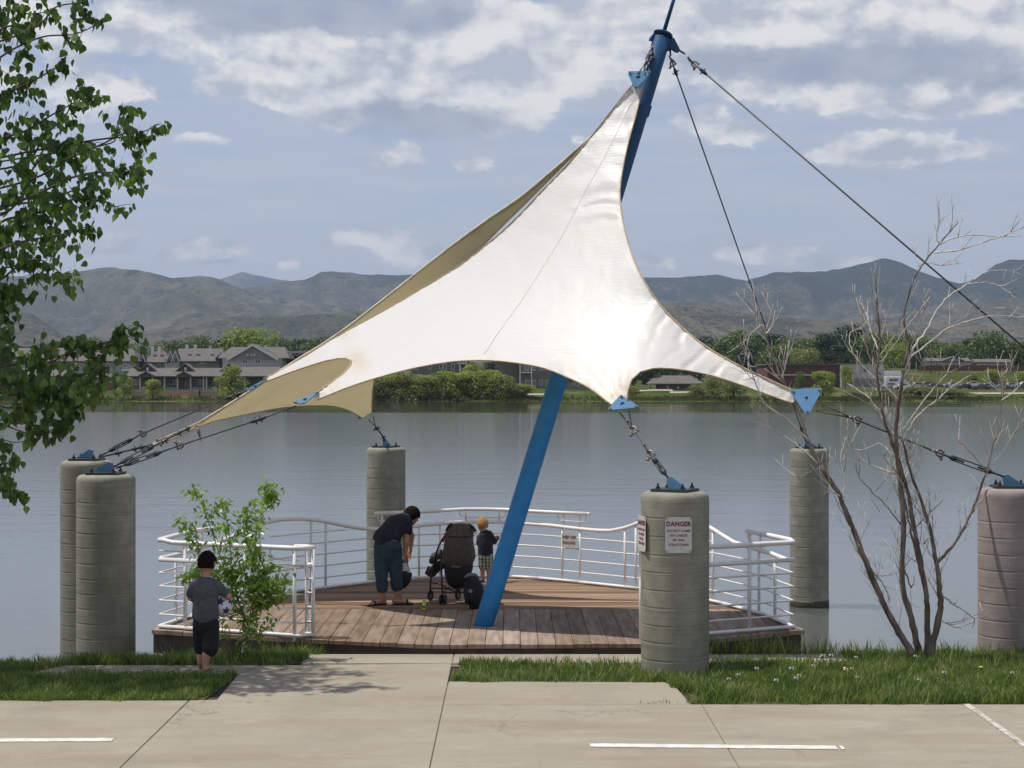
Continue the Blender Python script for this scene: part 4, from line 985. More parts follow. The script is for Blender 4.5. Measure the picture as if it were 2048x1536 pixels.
g.build('bottom_rail', 'rail_white', rail)
# extra bar under the two crests
for (xa, xb) in ((540, 690), (1290, 1425)):
    g = MB(); q = [ratpx(v) for v in pxs(xa, xb, 6)]; g.tube([Vector((p.x, p.y, DZ+.76)) for p in q], .009, 6); g.build('bar', 'rail_white', rail)
def zrail(px): q = ratpx(px); return CAMZ-(interp(px, TOPX, TOPY)-768)/F*q.y
def post(px, top=None, r=.017):
    q = ratpx(px); zt = zrail(px) if top is None else top; g = MB(); g.tube([(q.x, q.y, DZ-.03), (q.x, q.y, zt)], r, 8); g.build('post', 'rail_white', rail)
for px in (352, 395, 440, 519, 622, 651, 752, 838, 880, 1125, 1160, 1250, 1272, 1330, 1380, 1426, 1500, 1518, 1550): post(px)
# upper handrail pieces on brackets
def upper(pts, r=.026, posts=(), name='upper_rail'):
    g = MB(); g.tube([railpt(a, b) for a, b in pts], r, 10); g.ball(railpt(*pts[0]), r, 10, 6); g.ball(railpt(*pts[-1]), r, 10, 6); g.build(name, 'rail_white', rail)
    for px in posts:
        q = ratpx(px); zt = CAMZ-(np.interp(px, [p[0] for p in pts], [p[1] for p in pts])-768)/F*q.y
        g = MB(); g.tube([(q.x, q.y, zrail(px)), (q.x, q.y, zt)], .015, 8); g.build('post', 'rail_white', rail)
upper([(752, 1027), (850, 1023), (930, 1018.5), (975, 1018.5), (1010, 1019.5), (1090, 1024), (1177, 1028)], posts=(764, 932, 999, 1127, 1160))
for px_, z_ in ((438, 1056), (404, 1060)):
    q = ratpx(px_); g = MB(); g.tube([(q.x, q.y, zrail(px_)), P(px_, z_, q.y)], .015, 8); g.build('post', 'rail_white', rail)
def bracket(px0, px1, yoff=8, drop=.11):
    a = ratpx(px0); b = ratpx(px1); ya = np.interp(px0, [752, 930, 1010, 1177], [1027, 1018.5, 1019.5, 1028]); yb = np.interp(px1, [752, 930, 1010, 1177], [1027, 1018.5, 1019.5, 1028])
    A = P(px0, ya, a.y); B = P(px1, yb, b.y); d = Vector((0, 0, 1)); u = (B-A)
    g = MB(); g.tube([A-d*.02, A-d*drop*.6, A-d*drop*.92+u*.06, A-d*drop+u*.16, B-d*drop-u*.16, B-d*drop*.92-u*.06, B-d*drop*.6, B-d*.02], .009, 7); g.build('bracket', 'rail_white', rail)
bracket(919, 1012); bracket(1116, 1172); bracket(756, 800)
def upper3(pts, posts=(), r=.028):
    g = MB(); g.tube(pts, r, 10)
    for p in (pts[0], pts[-1]): g.ball(p, r, 10, 6)
    g.build('upper_rail', 'rail_white', rail)
# left front section --------------------------------------------------
LC = Vector((-3.89, 18.76)); LE = Vector((-2.26, 18.03)); LE2 = Vector((-2.12, 18.12)); LE3 = Vector((-2.20, 18.22))
def fz(x, y, py): return Vector((x, y, CAMZ-(py-768)/F*y))
upper3([railpt(440, 1056), railpt(400, 1060), railpt(360, 1069), fz(LC.x, LC.y, 1080), fz(LC.x+.05, LC.y-.03, 1080.5)]+[Vector((LC.x+(LE.x-LC.x)*t, LC.y+(LE.y-LC.y)*t, DZ+.955)) for t in (.1, .4, .7, .93, 1)]+[Vector((LE2.x, LE2.y, DZ+.955)), Vector((LE3.x, LE3.y, DZ+.955)), Vector((LE3.x-.12, LE3.y+.0, DZ+.955))])
g = MB(); g.tube([Vector((LC.x, LC.y, DZ+.765)), Vector((LE.x, LE.y, DZ+.765)), Vector((LE2.x, LE2.y, DZ+.765)), Vector((LE3.x, LE3.y, DZ+.765))], .026, 10); g.build('middle_rail', 'rail_white', rail)
for z in (.16, .315, .47, .62, .86):
    g = MB(); e = [Vector((LC.x, LC.y, DZ+z)), Vector((LE.x, LE.y, DZ+z)), Vector((LE2.x, LE2.y, DZ+z)), Vector((LE3.x, LE3.y, DZ+z))]
    if z == .86: e = [Vector((LC.x+.25*(LE.x-LC.x)*0, LC.y, DZ+z)), Vector((LC.x+(LE.x-LC.x)*.22, LC.y+(LE.y-LC.y)*.22, DZ+z))]
    g.tube(e, .010, 7); g.build('bar', 'rail_white', rail)
g = MB(); e = [Vector((LC.x, LC.y, DZ+.03)), Vector((LE.x, LE.y, DZ+.03)), Vector((LE2.x, LE2.y, DZ+.03)), Vector((LE3.x, LE3.y, DZ+.03))]; g.tube(e, [(.02, .03)]*4, 6, side=(0, 0, 1)); g.build('bottom_rail', 'rail_white', rail)
for q in ([LC+(LE-LC)*.19, LC+(LE-LC)*.62, LE+(LC-LE)*.03, LE2, LE3]):
    g = MB(); g.tube([(q.x, q.y, DZ-.03), (q.x, q.y, DZ+.955)], .020, 8); g.build('post', 'rail_white', rail)
A = LC+(LE-LC)*.80; A3 = Vector((A.x, A.y, DZ+.94)); u = Vector((LE.x-A.x, LE.y-A.y, 0))
g = MB(); g.tube([A3, A3-Vector((0, 0, .05)), A3-Vector((0, 0, .10))+u*.15, A3-Vector((0, 0, .11))+u*.4, A3-Vector((0, 0, .11))+u*1.0], .010, 7); g.build('bracket', 'rail_white', rail)
# right front section --------------------------------------------------
RC = Vector((3.10, 18.72)); RE = Vector((1.35, 17.82)); 
upper3([railpt(1494, 1062), railpt(1540, 1071), fz(RC.x-.02, RC.y+.08, 1080), Vector((RC.x, RC.y, DZ+.955))]+[Vector((RC.x+(RE.x-RC.x)*t, RC.y+(RE.y-RC.y)*t, DZ+.955)) for t in (.05, .4, .8, 1)])
g = MB(); g.tube([Vector((RC.x, RC.y, DZ+.765)), Vector((RE.x, RE.y, DZ+.765))], .026, 10); g.build('middle_rail', 'rail_white', rail)
for z in (.16, .315, .47, .62):
    g = MB(); g.tube([Vector((RC.x, RC.y, DZ+z)), Vector((RE.x, RE.y, DZ+z))], .011, 7); g.build('bar', 'rail_white', rail)
g = MB(); g.tube([Vector((RC.x, RC.y, DZ+.03)), Vector((RE.x, RE.y, DZ+.03))], [(.02, .03)]*2, 6, side=(0, 0, 1)); g.build('bottom_rail', 'rail_white', rail)
for t in (.30, .88, .5+.5):
    q = RC+(RE-RC)*(t if t != .88 else .85); g = MB(); g.tube([(q.x, q.y, DZ-.03), (q.x, q.y, DZ+.955)], .020, 8); g.build('post', 'rail_white', rail)
q = railpt(1496, 1066); g = MB(); b0 = ratpx(1496); b1 = ratpx(1530); g.tube([q, q-Vector((0, 0, .06)), q-Vector((0, 0, .11))+Vector((.04, -.1, 0)), Vector((b1.x, b1.y, q.z-.13))], .009, 7); g.build('bracket', 'rail_white', rail)
for px, t_ in ((1500, 1064), (1521, 1069)):
    q = ratpx(px); g = MB(); g.tube([(q.x, q.y, zrail(px)), P(px, t_, q.y)], .015, 8); g.build('post', 'rail_white', rail)

# ================================================================= SIGNS
def text_mesh(body, size, bold=0.0, align='CENTER', sx=1.0):
    cu = bpy.data.curves.new('t', 'FONT'); cu.body = body; cu.size = size; cu.align_x = align; cu.align_y = 'CENTER'; cu.extrude = .0008; cu.offset = bold; cu.resolution_u = 3; cu.space_character = 1.05
    ob = bpy.data.objects.new('t', cu); COL.objects.link(ob); bpy.context.view_layer.update()
    me = bpy.data.meshes.new_from_object(ob.evaluated_get(bpy.context.evaluated_depsgraph_get())); bpy.data.objects.remove(ob); bpy.data.curves.remove(cu)
    for v in me.vertices: v.co.x *= sx
    return me
def sign(c, nrm, w_, h_, lines, label, screws=True):
    nrm = Vector(nrm).normalized(); up = Vector((0, 0, 1)); rt = up.cross(nrm).normalized()
    root = empty('sign', c, label, 'sign'); 
    R_ = Matrix((rt, up, nrm)).transposed().to_4x4(); R_.translation = c
    r = .022*min(w_, h_)/.2; pts = []
    for (sx_, sy_, a0) in ((1, 1, 0), (-1, 1, 90), (-1, -1, 180), (1, -1, 270)):
        for k in range(4):
            a = R(a0+k*30); pts.append(((w_/2-r)*sx_+r*math.cos(a), (h_/2-r)*sy_+r*math.sin(a)))
    g = MB(); g.prism(pts, -.003, 0, 0); g.v = [tuple(R_ @ Vector(v)) for v in g.v]; g.build('panel', 'sign_white', root)
    for (body, size, yo, m, bold, sx_) in lines:
        me = text_mesh(body, size, bold, sx=sx_); me.materials.clear(); me.materials.append(M[m])
        o = bpy.data.objects.new('lettering', me); COL.objects.link(o); o.parent = root
        Mx = Matrix((rt, up, nrm)).transposed().to_4x4(); Mx.translation = rt*0+up*yo+nrm*.0016; o.matrix_local = Mx
    if screws:
        for i in (-1, 1):
            for j in (-1, 1):
                q = R_ @ Vector((i*(w_/2-.018), j*(h_/2-.018), 0)); g = MB(); g.tube([q, q+nrm*.003], .006, 6, smooth=False); g.build('screw', 'rusty', root)
    return root
nx, ny_, nr_ = cols['near'][2]
def on_col(px, py, r_extra=.012):
    sx_ = (px-1024)*1.0/F; # find point on the cylinder's camera side
    best = None
    for a in np.linspace(-math.pi, 0, 721):
        x_ = nx+math.cos(a)*(nr_+r_extra); y_ = ny_+math.sin(a)*(nr_+r_extra)
        e = abs(x_/y_-sx_)
        if (best is None or e < best[0]) and (math.sin(a) < 0): best = (e, x_, y_, a)
    e, x_, y_, a = best; return Vector((x_, y_, CAMZ-(py-768)/F*y_)), Vector((math.cos(a), math.sin(a), 0))
c_, n_ = on_col(1357, 1070)
dl_ = [('DANGER', .062, .105, 'sign_red', .0022, .92), ('DO NOT CLIMB', .031, .040, 'sign_small_text', .0006, .98), ('ON CABLES', .031, -.005, 'sign_small_text', .0006, 1), ('OR RAIL', .031, -.050, 'sign_small_text', .0006, 1), ('STRUCTURES', .031, -.095, 'sign_small_text', .0006, 1)]
sign(c_+n_*.008, n_, .255, .345, dl_, 'white danger sign with red words facing the path on the thick grey column')
c2_, n2_ = on_col(1287.5, 1068); n2_ = Vector((math.cos(R(193)), math.sin(R(193)), 0)); c2_ = Vector((nx, ny_, c2_.z))+n2_*(nr_+.010)
sign(c2_, n2_, .255, .345, dl_, 'white danger sign seen almost edge-on at the left side of the thick grey column')
q = ratpx(1142); n_ = Vector((-.66, -.75, 0)).normalized(); c_ = P(1141, 1080, q.y)+n_*.030
sign(c_, n_, .265, .195, [('KEEP OFF', .056, .038, 'sign_red', .0010, .96), ('RAILING', .056, -.036, 'sign_red', .0010, 1.0)], 'small white sign with red letters fixed to the far railing', screws=False)
# ================================================================= TREES
def leaf_quads(cs, rad, n, size, flat=0.35, seed=1, shell=0.55, shape='leaf'):
    """n small leaf faces spread through ellipsoidal clumps; cs: clump centres, rad: clump radii"""
    r_ = np.random.default_rng(seed); cs = np.asarray(cs, float); rad = np.asarray(rad, float)
    wgt = rad[:, 0]*rad[:, 1]*rad[:, 2] if rad.ndim == 2 else rad**3
    k = r_.choice(len(cs), n, p=(wgt**.8)/np.sum(wgt**.8)); R3 = rad[k] if rad.ndim == 2 else np.stack([rad[k]]*3, -1)
    d = r_.normal(size=(n, 3)); d /= np.linalg.norm(d, axis=1)[:, None]; u = r_.random(n)**(1/3)
    u = shell+(1-shell)*u; u *= np.where(r_.random(n) < .12, r_.uniform(.9, 1.15, n), 1)
    c = cs[k]+d*R3*u[:, None]
    nrm = d*.8+r_.normal(size=(n, 3))*.7+np.array([0, 0, flat]); nrm /= np.linalg.norm(nrm, axis=1)[:, None]
    t = np.cross(nrm, r_.normal(size=(n, 3))); t /= np.linalg.norm(t, axis=1)[:, None]; b = np.cross(nrm, t)
    s = size*r_.uniform(.6, 1.4, n)[:, None]
    V = np.stack([c-t*s*.5, c-b*s*.32, c+t*s*.5, c+b*s*.32], 1).reshape(-1, 3)
    T = (np.arange(n)*4)[:, None]+np.array([0, 1, 2, 3]); return V, T
def crown_mesh(name, m, h, wd, clumps, n, leaf, seed, trunkfrac=.2, lobed=1.0):
    r_ = np.random.default_rng(seed); cs = []; rad = []
    for i in range(clumps):
        a = r_.uniform(0, 6.283); zz = r_.uniform(trunkfrac+.08, .95); env = (math.sin(math.pi*min(1, max(0.02, (zz-trunkfrac*.6)/(1.02-trunkfrac*.6))))**.55 if trunkfrac > 0 else math.sqrt(max(.02, 1.02-max(0, zz)**2)))
        q = r_.uniform(.2, .85)*env*wd/2
        cs.append((q*math.cos(a), q*math.sin(a), zz*h)); s_ = r_.uniform(.13, .24)*wd*lobed; rad.append((s_, s_, s_*.8))
    cs = np.array(cs); cs[:, 2] = np.minimum(cs[:, 2], h-np.array(rad)[:, 2])
    V, T = leaf_quads(cs, rad, n, leaf, seed=seed, shell=.35); return tri_mesh(name, V, T, m)
def trunk_mesh(h, r, seed, m='bark', limbs=5, multi=1):
    r_ = random.Random(seed); g = MB()
    for s_ in range(multi):
        ox = r_.uniform(-.5, .5)*(multi > 1)*h*.12; lean = r_.uniform(-.1, .1)*h*(1+multi*.3)
        g.tube([(ox, 0, -.6), (ox+lean*.3, 0, h*.3), (ox+lean, r_.uniform(-.3, .3), h*.75)], [r, r*.75, r*.25], 6)
        for i in range(limbs):
            z0 = h*r_.uniform(.25, .6); a = r_.uniform(0, 6.28); L = h*r_.uniform(.2, .35); x0 = ox+lean*z0/h
            g.tube([(x0, 0, z0), (x0+math.cos(a)*L*.6, math.sin(a)*L*.6, z0+L*.5), (x0+math.cos(a)*L, math.sin(a)*L, z0+L)], [r*.45, r*.3, r*.08], 5)
    return g.mesh('trunk', m)
VAR = {}
def tree_variants(kind, m, h, wd, clumps, n, leaf, seeds, **kw):
    VAR[kind] = [(crown_mesh('crown', m, h, wd, clumps, n, leaf, s_, **{k: v for k, v in kw.items() if k in ('trunkfrac', 'lobed')}), trunk_mesh(h*.92, h*.022, s_, multi=kw.get('multi', 1))) for s_ in seeds]
tree_variants('mid', 'crown_mid', 12, 11, 30, 4200, .50, (1, 2, 3), trunkfrac=.04)
tree_variants('dark', 'crown_dark', 12, 9, 26, 3800, .50, (4, 5), trunkfrac=.04)
tree_variants('light', 'crown_light', 9, 9, 22, 3000, .42, (6, 7))
tree_variants('olive', 'crown_olive', 10, 11, 28, 3600, .46, (8, 9), trunkfrac=.04)
tree_variants('willow', 'crown_light', 5, 5.0, 30, 3600, .25, (10, 11, 12), trunkfrac=-.05, multi=4, lobed=1.1)
tree_variants('shrub', 'crown_olive', 5, 5.5, 30, 3600, .26, (13, 14), trunkfrac=-.12, multi=3, lobed=1.1)
tree_variants('conifer', 'crown_dark', 12, 6.5, 26, 3000, .42, (15,), trunkfrac=.05)
NAMES = {'mid': 'leafy_tree', 'dark': 'leafy_tree', 'light': 'leafy_tree', 'olive': 'leafy_tree', 'willow': 'willow_bush', 'shrub': 'shrub', 'conifer': 'conifer'}
HW = {'mid': (12, 11), 'dark': (12, 9), 'light': (9, 9), 'olive': (10, 11), 'willow': (5, 5), 'shrub': (5, 5.5), 'conifer': (12, 6.5)}
vi = 0
def far_tree(kind, px, ptop, wpx, Y, zb, label, grp):
    global vi
    vi += 1; cm, tm = VAR[kind][vi % len(VAR[kind])]; h0, w0 = HW[kind]; top = CAMZ-(ptop-768)/F*Y; h = max(1.5, top-zb); wd = wpx/F*Y
    X = (px-1024)*Y/F; r = empty(NAMES[kind], (X, Y, zb), label, {'willow': 'bush', 'shrub': 'shrub', 'conifer': 'tree'}.get(kind, 'tree'), grp)
    r.scale = (wd/w0, wd/w0, h/h0); r.rotation_euler = (0, 0, random.uniform(0, 6.28))
    for n_, me in (('crown', cm), ('trunk', tm)):
        o = bpy.data.objects.new(n_, me); COL.objects.link(o); o.parent = r
    return r
# tree belt behind the houses: (kind, px, top, width, Y)
belt = [('mid', 45, 700, 90, 560), ('dark', 110, 694, 80, 600), ('mid', 172, 676, 90, 620), ('dark', 215, 688, 60, 590), ('mid', 255, 690, 70, 560), ('mid', 345, 684, 70, 600), ('mid', 402, 674, 66, 620), ('dark', 448, 684, 60, 640),
        ('light', 495, 660, 110, 640), ('mid', 560, 680, 80, 600), ('dark', 600, 682, 70, 640), ('mid', 640, 676, 80, 600), ('mid', 690, 684, 80, 600), ('dark', 740, 690, 80, 620),
        ('dark', 925, 728, 50, 470), ('dark', 985, 728, 50, 470), ('mid', 1230, 726, 60, 520), ('dark', 1290, 722, 60, 520),
        ('mid', 1345, 690, 90, 640), ('dark', 1400, 678, 80, 660), ('mid', 1450, 676, 80, 600), ('mid', 1482, 664, 84, 580), ('dark', 1530, 672, 80, 600), ('mid', 1578, 678, 80, 580), ('mid', 1622, 680, 70, 600), ('dark', 1655, 672, 60, 560),
        ('dark', 1702, 654, 80, 580), ('mid', 1750, 668, 90, 560), ('mid', 1805, 672, 80, 600), ('conifer', 1680, 694, 44, 500), ('mid', 1850, 676, 80, 620), ('mid', 1895, 690, 80, 600), ('conifer', 1946, 680, 50, 560), ('mid', 1985, 664, 84, 520),
        ('mid', 2042, 688, 90, 520), ('dark', 2090, 684, 90, 540), ('mid', 1560, 694, 70, 520), ('light', 1790, 690, 60, 540), ('dark', 1828, 688, 36, 480), ('olive', 1610, 700, 60, 500), ('mid', 1910, 700, 60, 640), ('dark', 1500, 690, 60, 540)]
pos_of = lambda px: 'far left' if px < 300 else 'left' if px < 700 else 'middle' if px < 1300 else 'right' if px < 1750 else 'far right'
adj = {'mid': 'mid green', 'dark': 'dark green', 'light': 'bright broad', 'olive': 'olive green', 'conifer': 'dark pointed'}
lm = [(0, 'behind the left townhouses'), (300, 'behind the chimneys of the porch houses'), (470, 'rising above the big grey gable'), (560, 'beside the brick house with panels'), (640, 'hidden partly by the canopy edge'), (880, 'in front of the grey apartments'), (1200, 'behind the brown bungalow'), (1330, 'just right of the canopy'), (1560, 'above the long maroon building'), (1720, 'above the pale block behind the bare tree'), (1840, 'behind the white mobile home'), (1930, 'at the right end of the tree belt')]
SEEN = {}
belt = [(k, px, pt-5, wp*1.3, Y) for k, px, pt, wp, Y in belt]
for (k, px, pt, wp, Y) in sorted(belt, key=lambda b: -b[4]):
    l_ = [t for q, t in lm if px >= q][-1]; ky = (k, l_); SEEN[ky] = SEEN.get(ky, 0)+1; ex = ['', ', a second one further on', ', a third one beyond'][SEEN[ky]-1]
    far_tree(k, px, pt, wp, Y, 3.0 if Y < 540 else 4.0, f'{adj[k]} {"tree" if k != "conifer" else "conifer"} {l_}{ex}', 'trees beyond the far shore')
SEEN2 = {}; ORD = ['first', 'second', 'third', 'fourth', 'fifth', 'sixth', 'seventh', 'eighth', 'ninth', 'tenth', 'eleventh', 'twelfth', 'thirteenth', 'fourteenth', 'fifteenth', 'sixteenth']
for px in list(range(-20, 760, 34))+list(range(1330, 2110, 34)):
    pt = interp(px, [0, 170, 260, 400, 495, 640, 740, 1330, 1480, 1600, 1700, 1800, 1950, 2048], [694, 684, 694, 682, 674, 682, 692, 690, 676, 684, 670, 680, 686, 682])+random.uniform(-3, 7)
    kd = random.choice(('mid', 'dark', 'mid', 'olive')); l_ = [t for q, t in lm if max(px, 0) >= q][-1]; i = SEEN2[l_] = SEEN2.get(l_, 0)+1
    far_tree(kd, px+random.uniform(-8, 8), pt, random.uniform(60, 84), random.uniform(690, 800), 4.5, f'{ORD[i-1]} rear-row tree from the left {l_}', 'trees beyond the far shore')
# shore plants
wl = [('willow', 248, 752, 46, 379), ('willow', 305, 758, 48, 379), ('willow', 462, 730, 70, 380), ('olive', 330, 690, 46, 430), ('mid', 232, 742, 26, 385)]
for k, px, pt, wp, Y in wl:
    far_tree(k, px, pt, wp, Y, .1, {248: 'green willow leaning over the water left of the porch building', 305: 'yellowish willow on the bank in front of the porch steps', 462: 'wide olive willow covering the right end of the porch building', 330: 'brownish tree between the left houses and the porch building', 232: 'small dark bush beside the tan garage'}[px], 'trees on the far shore')
x0 = 755; i = 0
nm = ['leftmost', 'second from the left', 'third from the left', 'fourth from the left', 'fifth from the left', 'sixth from the left', 'seventh from the left', 'eighth from the left', 'ninth from the left', 'ninth from the right end', 'eighth from the right end', 'seventh from the right end', 'sixth from the right end', 'fifth from the right end', 'fourth from the right end', 'third from the right end', 'second from the right end', 'rightmost']
while x0 < 1050:
    far_tree('willow' if i % 3 else 'shrub', x0, 748+random.uniform(-9, 9)+(16 if x0 > 1010 else 0)+(10 if x0 < 770 else 0), random.uniform(66, 84), 379+random.uniform(-1, 7), -.4, f'willow shrub under the canopy arch, {nm[i]} of the thicket', 'willow thicket under the canopy arch'); x0 += 17; i += 1
far_tree('light', 945, 727, 60, 400, .6, 'tallest light green bush of the thicket under the canopy arch', 'willow thicket under the canopy arch')
for k, px, pt, wp, Y, l_ in (('shrub', 1425, 752, 62, 381, 'wide olive shrub below the arm of the canopy'), ('shrub', 1468, 757, 54, 380, 'olive shrub at the water below the right canopy arm'), ('shrub', 1390, 768, 40, 382, 'low shrub at the left foot of the olive shrubs'), ('willow', 1645, 742, 66, 386, 'bright willow in front of the maroon building'), ('light', 1692, 730, 34, 392, 'small light tree at the corner of the pale block'),
                         ('shrub', 1260, 772, 44, 384, 'low shrub right of the mast on the far bank'), ('shrub', 1205, 768, 40, 384, 'low shrub just right of the mast'), ('dark', 1300, 735, 46, 410, 'dark tree left of the brown bungalow'), ('dark', 1262, 738, 30, 412, 'narrow dark tree beside the lower middle canopy corner'), ('shrub', 1840, 772, 110, 384, 'long low shrub in front of the parked cars'), ('shrub', 1900, 776, 90, 384, 'low shrub behind the dead tree'), ('shrub', 1770, 778, 60, 384, 'low shrub near the pale block'),
                         ('light', 1985, 738, 44, 440, 'small light green tree among the parked cars'), ('light', 2050, 742, 50, 440, 'light green tree at the right edge above the cars'), ('mid', 1600, 742, 30, 395, 'small bush against the maroon wall'), ('shrub', 1560, 776, 60, 384, 'low shrub left of the bright willow'), ('light', 1945, 744, 26, 445, 'slim light tree by the parking lot')):
    far_tree(k, px, pt, wp, Y, .3 if Y < 400 else 2.0, l_, 'trees on the far shore')
# rough grass and reeds along the far waterline
def reeds():
    n = 9000; r_ = np.random.default_rng(5); t = r_.uniform(-1080, 1080, n); dens = fbm(t/60.0+9, t*0+4, 4); k = r_.random(n) < np.clip((dens-.30)*3, .15, 1); t = t[k]; n = len(t)
    Y = 375.5+r_.uniform(0, 7, n); X = t*Y/F; z0 = -1.1+(Y-375)*.11; h = r_.uniform(.3, 1.0, n)*(0.35+fbm(t/14.0, t*0+8, 3)); w_ = r_.uniform(.10, .28, n)
    V = np.stack([np.stack([X-w_, Y, z0], -1), np.stack([X+w_, Y, z0], -1), np.stack([X+r_.uniform(-.3, .3, n), Y-.1, z0+h], -1)], 1).reshape(-1, 3)
    T = (np.arange(n)*3)[:, None]+np.array([0, 1, 2]); tag(link_mesh('reeds', tri_mesh('reeds', V, T, 'reed_dry')), kind='stuff')
reeds()
# ================================================================= BUILDINGS
def zat(py, Y): return CAMZ-(py-768)/F*Y
def xat(px, Y): return (px-1024)/F*Y
def wall_box(root, px0, px1, pt, pb, Y, dep, m, nm='wall'):
    g = MB(); g.box(xat(px0, Y), xat(px1, Y), Y, Y+dep, zat(pb, Y)-.5, zat(pt, Y)); return g.build(nm, m, root)
def roof_x(root, px0, px1, peave, pridge, Y, dep, m='roof', over=.5, inset_=0.0, nm='roof'):
    x0, x1 = xat(px0, Y)-over, xat(px1, Y)+over; ze = zat(peave, Y); zr = zat(pridge, Y+dep/2); y0, y1 = Y-over, Y+dep+over; ym = (y0+y1)/2; t = .22
    g = MB(); vs = [(x0, y0, ze), (x1, y0, ze), (x1, y1, ze), (x0, y1, ze), (x0+inset_, ym, zr), (x1-inset_, ym, zr), (x0, y0, ze-t), (x1, y0, ze-t), (x1, y1, ze-t), (x0, y1, ze-t)]
    g.add(vs, [(0, 1, 5, 4), (2, 3, 4, 5), (0, 4, 3), (1, 2, 5), (6, 7, 1, 0), (7, 8, 2, 1), (8, 9, 3, 2), (9, 6, 0, 3), (9, 8, 7, 6)]); return g.build(nm, m, root)
def gable_front(root, px0, px1, peave, ppeak, Y, dep, m='roof', mg='siding_grey', over=.45, trim=None, nm='gable'):
    x0, x1 = xat(px0, Y), xat(px1, Y); xm = (x0+x1)/2; ze = zat(peave, Y); zp = zat(ppeak, Y)
    g = MB(); g.add([(x0, Y, ze-.1), (x1, Y, ze-.1), (xm, Y, zp-.15), (x0, Y+dep, ze-.1), (x1, Y+dep, ze-.1), (xm, Y+dep, zp-.15)], [(0, 1, 2), (5, 4, 3), (0, 2, 5, 3), (2, 1, 4, 5), (1, 0, 3, 4)]); w_ = g.build(nm, mg, root)
    k = over/max(.1, (x1-x0)/2)*(zp-ze); t = .28
    for s_ in (-1, 1):
        xe = xm+s_*((x1-x0)/2+over); g = MB(); a = (xm, zp); b = (xe, ze-k); y0, y1 = Y-over, Y+dep
        vs = [(a[0], y0, a[1]), (b[0], y0, b[1]), (b[0], y1, b[1]), (a[0], y1, a[1]), (a[0], y0, a[1]+t), (b[0], y0, b[1]+t), (b[0], y1, b[1]+t), (a[0], y1, a[1]+t)]
        fs = [(0, 1, 2, 3), (7, 6, 5, 4), (0, 4, 5, 1), (1, 5, 6, 2), (2, 6, 7, 3), (3, 7, 4, 0)]
        g.add(vs, fs); g.build('roof', m, root)
        if trim:
            g = MB(); y2 = y0-.04; g.add([(a[0], y2, a[1]+t), (b[0], y2, b[1]+t), (b[0], y2, b[1]-.22), (a[0], y2, a[1]-.28), (a[0], y0-.005, a[1]+t), (b[0], y0-.005, b[1]+t), (b[0], y0-.005, b[1]-.22), (a[0], y0-.005, a[1]-.28)], [(0, 1, 2, 3), (7, 6, 5, 4), (0, 4, 5, 1), (3, 2, 6, 7), (1, 5, 6, 2)]); g.build('fascia', trim, root)
    return w_
def window(root, px, py, wpx, hpx, Y, frame='trim_white', pane='glass_dark', bars=1):
    cx, cz = xat(px, Y), zat(py, Y); w_, h_ = wpx/F*Y, hpx/F*Y
    f = MB(); t = .10; y0 = Y-.10
    f.box(cx-w_/2, cx+w_/2, y0, Y-.005, cz+h_/2-t, cz+h_/2); f.box(cx-w_/2, cx+w_/2, y0, Y-.005, cz-h_/2, cz-h_/2+t)
    f.box(cx-w_/2, cx-w_/2+t, y0, Y-.005, cz-h_/2+t, cz+h_/2-t); f.box(cx+w_/2-t, cx+w_/2, y0, Y-.005, cz-h_/2+t, cz+h_/2-t)
    for i in range(bars): xx = cx-w_/2+w_*(i+1)/(bars+1); f.box(xx-t/2, xx+t/2, y0, Y-.005, cz-h_/2+t, cz+h_/2-t)
    fo = f.build('window', frame, root); g = MB(); g.box(cx-w_/2+t*.5, cx+w_/2-t*.5, Y-.05, Y-.004, cz-h_/2+t*.5, cz+h_/2-t*.5); g.build('pane', pane, fo)
def chimney(root, px, pt, pb, wpx, Y, m='trim_white'):
    g = MB(); g.box(xat(px-wpx/2, Y), xat(px+wpx/2, Y), Y, Y+.9, zat(pb, Y)-1.5, zat(pt, Y)); g.build('chimney', m, root)
def posts_row(root, pxl, pt, pb, Y, m='trim_cream', w_=.32):
    for px in pxl: x = xat(px, Y); g = MB(); g.box(x-w_/2, x+w_/2, Y, Y+w_, zat(pb, Y)-.2, zat(pt, Y)); g.build('porch_post', m, root)
def house(label, px, Y, cat='house', nm='house', grp=None): return empty(nm, (xat(px, Y), Y, 1.5), label, cat, grp)
# porch building
h = house('long low building with a row of cream porch posts and small dark gables', 370, 398, 'building', 'porch_building')
wall_box(h, 258, 560, 752, 780, 402, 9, 'siding_green')
roof_x(h, 255, 562, 752, 736, 397.5, 10, over=.3)
posts_row(h, (280, 305, 329, 355, 381, 407, 413, 440, 463, 489), 753, 780, 398)
g = MB(); g.box(xat(256, 397.8), xat(562, 397.8), 397.8, 402, zat(783, 397.8)-.4, zat(779, 397.8)); g.build('porch_floor', 'stone_pale', h)
for c in (295, 371, 459): gable_front(h, c-22, c+22, 746, 729, 400.5, 4, mg='gable_dark', over=.4); window(h, c, 738, 4, 6, 400.45, bars=0, pane='trim_white')
for c in (292, 368, 456): gable_front(h, c-12, c+12, 751, 745, 397.2, 4, mg='gable_dark', over=.3)
for c, w_ in ((271, 12), (318, 8), (346, 14), (398, 12), (430, 10), (450, 12), (480, 12)): window(h, c, 764, w_, 11, 402, bars=1)
g = MB(); g.box(xat(369, 402), xat(378, 402), 401.9, 401.99, zat(779, 402), zat(758, 402)); g.build('door', 'siding_tan', h)
for a, b in ((332, 353), (384, 405), (416, 438), (442, 461)): g = MB(); g.box(xat(a, 398.1), xat(b, 398.1), 398.1, 398.2, zat(779, 398), zat(774, 398)); g.build('balustrade', 'siding_grey', h)
